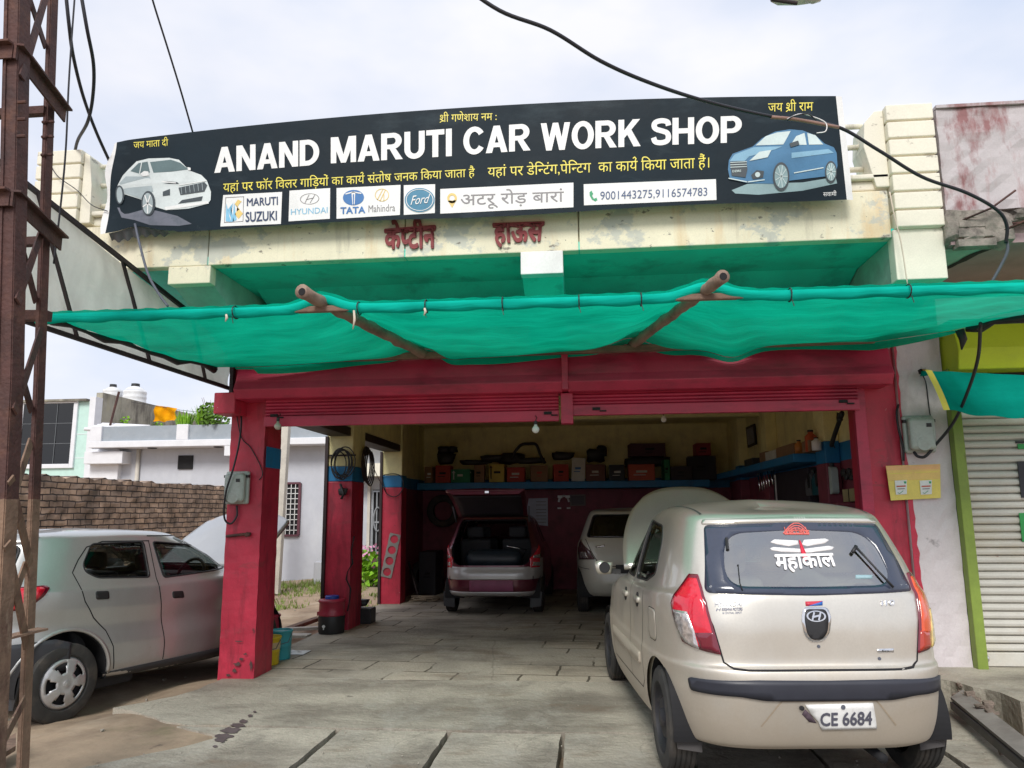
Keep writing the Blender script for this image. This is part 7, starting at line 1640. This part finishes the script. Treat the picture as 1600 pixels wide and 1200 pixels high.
# steel plank and rubble at the right pavement
a, b = UZ(1486, 1096, .10), UZ(1640, 1225, .10)
m = MB().mat(M('grey_board', (.24, .22, .20), .8, var=.2, stains=[((.12, .10, .09), 4, .5, .7, .6)])); m.prism([a+Vector((0, 0, .03)), b+Vector((0, 0, .03)), b+Vector((.14, .12, .05)), a+Vector((.16, .16, .05))], (0, 0, -.02)); t_ = m.build('grey_board', None); tag(t_, 'grey board lying along the pavement edge right of the beige car', 'board')
m = MB().mat(BLK).bar(a+Vector((-.005, -.03, -.02)), b+Vector((-.005, -.03, -.02)), .03, .05); tag(m.build('black_steel_channel', None), 'black steel channel lying in front of the grey board', 'steel channel')
m = MB().mat(M('brick_rubble', (.20, .155, .125), .9, var=.4)); rnd = random.Random(11)
for k in range(26):
    t = rnd.random(); q = UZ(1488+62*t+rnd.uniform(-6, 6), 1082+48*t+rnd.uniform(-5, 5), .1); lump(q.x+.05, q.y+.05, .13+rnd.uniform(-.04, .03), rnd.uniform(.015, .05), rnd.uniform(.015, .05), rnd.uniform(.01, .028), m, k)
tag(m.build('edge_rubble', None), 'broken concrete rubble along the pavement edge', 'rubble', kind='stuff')
q = UZ(1567, 1172, .04); m = MB().mat(MATS['brick_rubble']); lump(q.x, q.y, .05, .03, .03, .05, m, 4); tag(m.build('brick_chip', None), 'small brick chip against the black steel channel', 'brick chip')
# board at the bottom left by the tower
m = MB().mat(WOOD); m.prism([UZ(-40, 1180, .08), UZ(25, 1145, .08), UZ(25, 1165, .08), UZ(-40, 1205, .08)], (0, 0, -.03)); tag(m.build('broken_board', None), 'broken pale board on the ground behind the tower leg', 'board')

# ============================================================ GARAGE CONTENTS
GY = 14.42
def carton(px0, px1, py0, py1, mat, label, nm='carton', cat='box', patchm=None, tilt=0, d=.4, y=GY, group='cartons on the back shelf', arrows=False):
    a, b = UY(px0, py1, y), UY(px1, py0, y); z0 = 2.032 if y == GY and py1 > 740 else a.z
    t = thing(nm, label, cat, ((a.x+b.x)/2, y+d/2, z0), 0, group); ca = tilt
    m = MB().mat(mat).box(a.x+.01, b.x-.01, y, y+d, z0, b.z); o = m.build('carton_body', None, t, bevel=.008)
    o.rotation_euler = (0, ca, .11*sin(px0*1.37))
    q = MB().mat(DARK if patchm is None else patchm); zc = z0+(b.z-z0)*.55; w_ = b.x-a.x
    q.box(a.x+w_*.30, b.x-w_*.30, y-.004, y-.001, zc-.02, zc+.02)
    if arrows:
        for xx in (a.x+w_*.12, b.x-w_*.12): q.box(xx-.012, xx+.012, y-.004, y-.001, z0+.06, b.z-.05); q.prism([(xx-.035, y-.004, b.z-.07), (xx+.035, y-.004, b.z-.07), (xx, y-.004, b.z-.02)], (0, .003, 0))
    else: q.box(a.x+w_*.2, b.x-w_*.35, y-.004, y-.001, zc-.07, zc-.055)
    q.build('printed_marks', None, o)
    return t
carton(663.5, 678, 729, 751, CARD, 'small brown carton at the left end of the back shelf', patchm=CARDW)
carton(679, 704, 727, 750.5, CARDR, 'red carton under the black bag at the left of the back shelf')
carton(705, 737, 733, 750.5, CARDG, 'green carton with arrows on the back shelf', patchm=CARDW, arrows=True)
carton(739, 756, 726, 750.5, CARD, 'narrow brown carton between the green and yellow cartons')
carton(764, 789.5, 725, 749.5, CARDY, 'yellow carton with black arrows on the back shelf', arrows=True)
carton(791, 820, 730, 750, CARDR, 'red carton with a white top edge under the black trim', patchm=CARDW)
carton(827, 855, 727, 749, CARD, 'plain brown carton below the bent black trim', patchm=CARDR)
carton(863, 887.5, 725, 748, CARDR, 'red carton left of the tall white carton')
carton(892, 914, 715, 747, CARDW, 'tall white carton with blue print standing on the back shelf', patchm=GB, tilt=.05)
carton(915.5, 947, 725, 747, M('dark_brown_card', (.17, .075, .06), .85), 'dark red brown carton right of the white carton', patchm=CARDW)
carton(952, 977, 726, 745.5, M('black_carton', (.03, .035, .04), .7), 'black carton with a white code right of the brown one', patchm=CARDW)
carton(981.5, 1023.5, 725, 744, M('orange_red_carton', (.50, .10, .06), .7), 'wide orange red carton with a round mark', patchm=CARDW)
carton(983, 1039, 692, 713, M('maroon_crate_paint', (.09, .04, .055), .8), 'large dark maroon crate stacked above the orange carton', y=14.5, group=None)
carton(1037, 1046, 718, 744, CARDG, 'thin green carton standing beside the orange carton', group=None)
carton(1049, 1084, 728, 744, M('dark_box', (.05, .04, .045), .8), 'low dark box near the right end of the back shelf', group=None)
carton(1076, 1120, 712, 744, M('charcoal_box', (.03, .03, .035), .8), 'big charcoal box at the right end of the back shelf', group=None)
carton(1087, 1111, 692, 711.5, M('deep_red_box', (.28, .03, .04), .7), 'deep red box on top of the charcoal box', y=14.45, group=None)
def lumpthing(nm, label, cat, specs, mat):
    m = MB().mat(mat)
    for k, (px, py, y, sx, sy, sz) in enumerate(specs): p = UY(px, py, y); lump(p.x, p.y, p.z, sx, sy, sz, m, k+3)
    return tag(m.build(nm, None, None, True), label, cat)
lumpthing('black_bag', 'black bag of parts on top of the red carton', 'bag', [(698, 716, 14.6, .20, .15, .14), (694, 704, 14.6, .14, .1, .10), (708, 703, 14.6, .10, .1, .08)], BLK)
lumpthing('car_bumper', 'black plastic car bumper lying across the cartons on the back shelf', 'bumper', [(745, 722, 14.66, .38, .12, .06), (775, 717, 14.66, .36, .12, .09), (800, 717, 14.66, .30, .12, .13), (830, 720, 14.66, .30, .12, .07)], BLK)
lumpthing('dark_hose', 'dark hose and trim heaped behind the white carton', 'hose', [(880, 712, 14.7, .25, .12, .10), (930, 712, 14.7, .2, .12, .16), (940, 706, 14.7, .12, .1, .14), (1010, 722, 14.8, .5, .1, .12)], BLK)
m = MB().mat(BLK).tube(smoothcurve([UY(799, 718, 14.5), UY(806, 704, 14.5), UY(815, 695, 14.5), UY(826, 693.5, 14.5), UY(838, 695, 14.5), UY(845, 712, 14.5), UY(852, 724, 14.5)], 5), .030, 7); tag(m.build('bent_trim', None, None, True), 'bent black door trim arching above the cartons', 'trim')
# back wall
t = thing('wall_chart', 'pale printed chart pinned to the maroon back wall', 'poster', (UY(838, 823, 14.97).x, 14.98, UY(838, 823, 14.97).z)); T = Flat(lambda x, y, l: UY(x, y, 14.985-.002*l)); PB_ = M('chart_paper', (.50, .53, .62), .7); T.poly([(826, 779), (856, 778), (856, 822), (840, 820), (822, 802)], PB_, 1); T.build('paper', t); T = Flat(lambda x, y, l: UY(x, y, 14.985-.002*l))
for y in (784, 789, 796, 801, 806, 811, 816): T.line([(838, y), (853, y)], 1.0, GRY, 2)
T.build('printed_lines', t)
t = thing('wall_frame', 'small dark framed board on the maroon back wall', 'picture', UY(902, 789, 14.97)); T = Flat(lambda x, y, l: UY(x, y, 14.985-.003*l)); T.poly([(890, 773), (915, 772.5), (915, 790), (891, 791)], M('dull_frame', (.16, .13, .12), .6), 1); T.poly([(892, 775), (913, 774.5), (913, 788), (893, 789)], M('dull_print', (.07, .05, .06), .5), 2); T.build('framed_print', t)
m = MB().mat(SILV); c_ = UY(881, 783, 14.93); pts = [(c_.x+.10*cos(a)+0, 14.93, c_.z-.02+.12*sin(a)) for a in [-.6+(pi+1.2)*k/14 for k in range(15)]]; m.tube(pts[2:13], .022, 6); m.mat(WHITE); 
for k in (-1, 1): m.box(c_.x+k*.09-.035, c_.x+k*.09+.035, 14.90, 14.96, c_.z-.15, c_.z-.12)
m.box(c_.x-.12, c_.x-.03, 14.9, 14.95, c_.z+.06, c_.z+.11); m.box(c_.x+.03, c_.x+.12, 14.9, 14.95, c_.z+.06, c_.z+.11); tag(m.build('hanging_bracket', None), 'white horseshoe shaped part hung on the maroon back wall', 'car part')
# tyres at the left back
for px, y, z, label in ((692, 14.72, 1.50, 'old black tyre hung high on the back wall left of the maroon car'), (668, 14.3, .32, 'old tyre standing on the floor in the dark left corner')):
    p = UY(px, 850, y); m = MB().mat(RUB); m.lathe([(.19, -.08), (.24, -.09), (.29, -.085), (.31, -.06), (.31, .06), (.29, .085), (.24, .09), (.19, .08), (.18, 0), (.19, -.08)], (p.x, y, z), 'y', 32); tag(m.build('old_tyre', None, None, True), label, 'tyre', 'old tyres at the back of the garage')
carton(655, 684, 862, 938, M('dark_cabinet_paint', (.03, .032, .04), .6), 'dark tool cabinet standing in the left back corner', 'tool_cabinet', 'cabinet', y=13.9, group=None, d=.5)
# right wall
RX = 2.74
def onwall(px0, px1, py0, py1, mat, nm, label, cat, d=.22, group=None, x=2.50):
    a, b = UX(px0, py1, x), UX(px1, py0, x); y0, y1 = sorted((a.y, b.y)); m = MB().mat(mat).box(x, x+d, y0, y1, 2.122 if True else a.z, max(b.z, 2.2)); return tag(m.build(nm, None, bevel=.01), label, cat, group)
onwall(1213, 1238, 692, 716, CARD, 'carton', 'brown carton on the right wall shelf before the pilaster', 'box'); onwall(1196, 1211, 702, 718, CARDW, 'carton', 'white carton on the right wall shelf', 'box'); onwall(1163, 1175, 715, 727, M('dark_tin', (.04, .04, .045), .5), 'tin_box', 'small dark tin at the far end of the right shelf', 'tin'); onwall(1187, 1195, 705, 722, CARD, 'carton', 'narrow brown carton left of the white one on the right shelf', 'box')
def bottle(px, py0, py1, r, mat, label, nm='oil_bottle', x=2.55):
    p = UX(px, py1, x); q = UX(px, py0, x); z0 = 2.122; h = max(.12, q.z-z0); t = thing(nm, label, 'bottle', (x, p.y, z0)); MB().mat(mat).lathe([(0, 0), (r, .0), (r, h*.7), (r*.45, h*.84), (r*.42, h*.92)], (x, p.y, z0), n=18).build('bottle_body', None, t, True); MB().mat(BLK).lathe([(r*.5, h*.90), (r*.5, h), (0, h)], (x, p.y, z0), n=12).build('cap', None, t)
bottle(1249, 687, 706, .05, M('orange_plastic', (.55, .2, .04), .4), 'orange can on the right shelf'); bottle(1268, 671, 702, .065, M('red_orange_plastic', (.50, .09, .03), .4), 'tall red orange bottle on the right shelf'); bottle(1276, 683, 700, .05, WHITE, 'white bottle on the right shelf')
onwall(1253, 1263, 687, 704, CARD, 'carton', 'brown carton between the orange can and the tall bottle', 'box')
t = thing('picture_frame', 'dark framed picture hung on the yellow right wall', 'picture', UX(1175, 700, 2.76)); c4 = [UX(1167, 668, 2.765), UX(1180, 662, 2.765), UX(1183, 694, 2.765), UX(1170, 700, 2.765)]; m = MB().mat(BLK).prism(c4, (-.02, 0, 0)); m.build('frame', None, t); cc = sum(c4, Vector())/4; m = MB().mat(M('faded_print', (.24, .25, .30), .5, var=.4, vs=8)).prism([cc+(p-cc)*.78+Vector((-.022, 0, 0)) for p in c4], (-.003, 0, 0)); m.build('print', None, t)
m = MB().mat(BLK).tube(smoothcurve([UX(1316, 644, 2.6), UX(1311, 660, 2.6), UX(1304, 680, 2.6), UX(1299, 697, 2.6)], 5), [.02, .03, .028, .024, .024, .024, .024, .024, .024, .024, .024, .024, .024, .024, .024, .02], 7); lump(*UX(1312, 652, 2.6), .03, .05, .06, m, 3); tag(m.build('black_strap', None, None, True), 'black strap hanging down the yellow right wall', 'strap')
cable('wall_wire', 'pair of thin wires hanging on the yellow right wall', [UX(1285, 640, 2.70), UX(1293, 668, 2.70), UX(1300, 688, 2.70), UX(1304, 700, 2.70)], .005)
for k, (px, py0, py1) in enumerate(((1184, 738, 768), (1188, 736, 766), (1191, 735, 764), (1195, 734, 762), (1199, 733, 760), (1204, 733, 757), (1208, 733, 752))):
    a, b = UX(px, py0, 2.62), UX(px+4, py1, 2.62); m = MB().mat(CHROME).tube([a, b], .012, 6); m.mat(CHROME); lump(a.x, a.y, a.z, .012, .03, .03, m, k); tag(m.build('wrench', None, None, True), 'steel wrench hanging in the row on the right wall tool rack', 'wrench', 'wrenches on the right wall rack')
m = MB().mat(WHITE).tube([UX(1211, 742, 2.60), UX(1214, 785, 2.60)], .010, 6); tag(m.build('steel_rod', None), 'pale rod standing right of the hanging wrenches', 'rod')
m = MB().mat(M('dark_rack_paint', (.03, .022, .03), .7)).box(2.66, 2.77, 9.4, 11.1, 1.30, 1.98); tag(m.build('tool_rack', None, bevel=.01), 'dark tool rack board behind the hanging wrenches', 'rack')
def can(px0, px1, py0, py1, mat, label):
    a, b = UX(px0, py1, 2.60), UX(px1, py0, 2.60); y1, y0 = a.y, b.y; z0, z1 = a.z, b.z; t = thing('oil_can', label, 'oil can', (2.60, (y0+y1)/2, z0), 0, 'oil cans on the right wall ledge')
    P = [(y0, z0), (y1, z0), (y1, z0+(z1-z0)*.62), (y0+(y1-y0)*.62, z0+(z1-z0)*.9), (y0+(y1-y0)*.30, z1), (y0, z1-(z1-z0)*.05)]
    P = roundpoly(P, .05); MB().mat(mat).prism([(2.64, y, z) for y, z in P], (.07, 0, 0)).build('can_body', None, t, bevel=.01)
    hx_ = MB().mat(DARK); cy, cz = y0+(y1-y0)*.45, z0+(z1-z0)*.68; hx_.prism([(2.635, cy+.055*cos(a_), cz+.09*sin(a_)) for a_ in [2*pi*k/16 for k in range(16)]], (.004, 0, 0)); hx_.build('grip_opening', None, t); MB().mat(BLK).lathe([(0, 0), (.025, 0), (.025, .04), (0, .04)], (2.675, y0+(y1-y0)*.2, z1-.005), n=12).build('cap', None, t)
can(1278, 1292, 728, 773, M('pale_oil_can', (.42, .52, .50), .4), 'pale white oil can on the right wall ledge'); can(1263, 1277, 735, 774, M('teal_oil_can', (.01, .10, .13), .4), 'dark teal oil can beside the pale one'); can(1254, 1262, 739, 775, M('grey_oil_can', (.12, .13, .14), .4), 'narrow grey oil can left of the teal one')
m = MB().mat(MAROON).box(2.50, 2.775, 7.9, 9.3, 1.50, 1.545); tag(m.build('wall_ledge', None, bevel=.006), 'maroon ledge under the oil cans on the right wall', 'ledge')
c4 = [UX(1316, 765, 2.70), UX(1335, 763, 2.70), UX(1336, 783, 2.70), UX(1318, 784, 2.70)]; m = MB().mat(M('switch_board', (.45, .38, .20), .5)).prism(c4, (.06, 0, 0)); m.mat(DARK).prism([c4[0]*.5+c4[1]*.5+Vector((-.004, 0, -.0)), c4[0]*.45+c4[1]*.55+Vector((-.004, 0, 0)), c4[3]*.45+c4[2]*.55+Vector((-.004, 0, 0)), c4[3]*.5+c4[2]*.5+Vector((-.004, 0, 0))], (.003, 0, 0)); tag(m.build('switch_panel', None), 'tan switch panel on the right wall near the red column', 'switch panel')
m = MB().mat(BLK)
for k in range(5): p = UX(1318+k*4, 738+(k % 2)*6, 2.72); lump(p.x, p.y, p.z, .02, .06, .05, m, k)
tag(m.build('cable_bundle', None, None, True), 'dark tangled cables above the tan switch panel', 'cables')
sc2 = MB().mat(M('chalk', (.45, .38, .36), .9)); rnd = random.Random(6)
for k in range(16):
    p = UX(1338+rnd.uniform(0, 16)+k*.3, 735+k*3.6, 2.774); sc2.tube([p, p+Vector((0, rnd.uniform(-.1, .1), rnd.uniform(-.06, .06))), p+Vector((0, rnd.uniform(-.12, .12), rnd.uniform(-.09, .03)))], .004, 4)
sc2.build('chalk_marks', None, B)

# ============================================================ PLANTS AND GRASS
def tuft(m, c, n, h, sp, wd, rnd):
    for _ in range(n):
        a = rnd.uniform(0, 2*pi); r_ = rnd.uniform(0, sp); b = Vector((c[0]+r_*cos(a), c[1]+r_*sin(a), c[2])); hh = h*rnd.uniform(.5, 1); l_ = Vector((cos(a)*hh*rnd.uniform(.1, .6), sin(a)*hh*rnd.uniform(.1, .6), hh)); s = Vector((-sin(a), cos(a), 0))*wd*rnd.uniform(.6, 1.2)
        m.add([b-s, b+s, b+l_*.6+s*.8, b+l_*.6-s*.8, b+l_*1.0+Vector((0, 0, -.06*hh))], [(0, 1, 2, 3), (3, 2, 4)])
def leafy(m, c, n, rx, rz, sz, rnd, mat2=None):
    for k in range(n):
        a, b_, r_ = rnd.uniform(0, 2*pi), rnd.uniform(-1, 1), rnd.random()**.5; p = Vector((c[0]+rx*r_*cos(a), c[1]+rx*r_*sin(a), c[2]+rz*b_*(1-.4*r_))); u = Vector((rnd.uniform(-1, 1), rnd.uniform(-1, 1), rnd.uniform(-.4, .8))).normalized()*sz*rnd.uniform(.6, 1.3); v = u.orthogonal().normalized()*sz*.45
        m.add([p, p+u*.5+v, p+u, p+u*.5-v], [(0, 1, 2, 3)])
rnd = random.Random(21)
for px, py, h, n, mat_, label in ((286, 660, .50, 90, LEAF2, 'bright green spiky plant left of the dark shrub on the white parapet'), (318, 660, .62, 130, LEAF2, 'larger bright green plant on the white parapet'), ):
    p = UY(px, 664, 17.7); m = MB().mat(mat_); tuft(m, (p.x, 17.75, 3.56), n, h, .16, .022, rnd); t = thing('potted_plant', label, 'plant', (p.x, 17.75, 3.7), 0, 'plants on the white parapet'); m.build('leaves', None, t, fix=False); MB().mat(M('clay_pot', (.25, .12, .08), .8) if 'clay_pot' not in MATS else MATS['clay_pot']).lathe([(0, 3.27), (.10, 3.27), (.15, 3.55), (.13, 3.57), (0, 3.54)], (p.x, 17.78, 0), n=16).build('pot', None, t)
p = UY(335, 650, 17.75); m = MB().mat(LEAF); leafy(m, (p.x, 17.75, 3.86), 420, .38, .36, .10, rnd); t = thing('potted_plant', 'loose dark green shrub on the parapet beside the red beam end', 'plant', (p.x, 17.75, 3.4), 0, 'plants on the white parapet'); m.build('leaves', None, t, fix=False); m = MB().mat(WOOD)
for k in range(7): a = rnd.uniform(0, 6.28); m.tube([(p.x, 17.75, 3.4), (p.x+.2*cos(a), 17.75+.15*sin(a), 3.9), (p.x+.36*cos(a), 17.75+.25*sin(a), 4.3)], [.014, .009, .004], 5)
m.build('stem', None, t)
p = UY(203, 655, 19.5); m = MB().mat(LEAF2); leafy(m, (-13.65, 21.3, 4.15), 60, .18, .25, .09, rnd); leafy(m, (-13.65, 23.0, 4.2), 70, .2, .25, .09, rnd); tag(m.build('wall_weeds', None, fix=False), 'yellow green weeds growing on the stained terrace wall', 'weeds')
p = UY(590, 895, 16.2); m = MB().mat(LEAF2); leafy(m, (p.x-.05, 16.1, .28), 260, .34, .40, .16, rnd); t = thing('flower_bush', 'leafy green bush with pink flowers by the gate', 'bush', (p.x, 16.1, -.1)); m.build('leaves', None, t, fix=False); m = MB().mat(PINK); leafy(m, (p.x-.2, 15.9, .68), 70, .28, .14, .07, rnd); m.build('flowers', None, t, fix=False)
gm = MB().mat(GRASS)
for _ in range(2600):
    x = rnd.uniform(-7.0, -3.4); y = rnd.uniform(12.4, 17.2); d = abs(sin(x*1.7+y*.9)+sin(y*1.3-x*.6))*.5+.35*(y > 16); 
    if rnd.random() > d*.9: continue
    tuft(gm, (x, y, gz(x, y)-.005), 3, .10+.05*(y > 16), .05, .008, rnd)
for _ in range(60): x = rnd.uniform(-3.2, -2.6); tuft(gm, (rnd.uniform(-4.2, -3.0), rnd.uniform(4.6, 4.9), -.12), 2, .06, .04, .004, rnd)
tag(gm.build('grass', None, fix=False), 'thin patchy grass on the bare earth behind the workshop', 'grass', kind='stuff')
lm = MB().mat(M('pale_litter', (.34, .31, .26), .8)); 
for k in range(150):
    x = rnd.uniform(-6.5, -3.3); y = rnd.uniform(5.0, 17)
    if k > 60: x = rnd.uniform(-3.0, 2.6); y = rnd.uniform(4.5, 7.0)
    lump(x, y, gz(x, y)+.008 if k <= 60 else .004, *(rnd.uniform(.003, .007) for _ in range(3)), lm, k) if k > 60 else lump(x, y, gz(x, y)+.008, rnd.uniform(.008, .03), rnd.uniform(.008, .03), rnd.uniform(.006, .016), lm, k)
tag(lm.build('pebbles', None), 'small pale pebbles and litter scattered on the dirt', 'pebbles', kind='stuff')
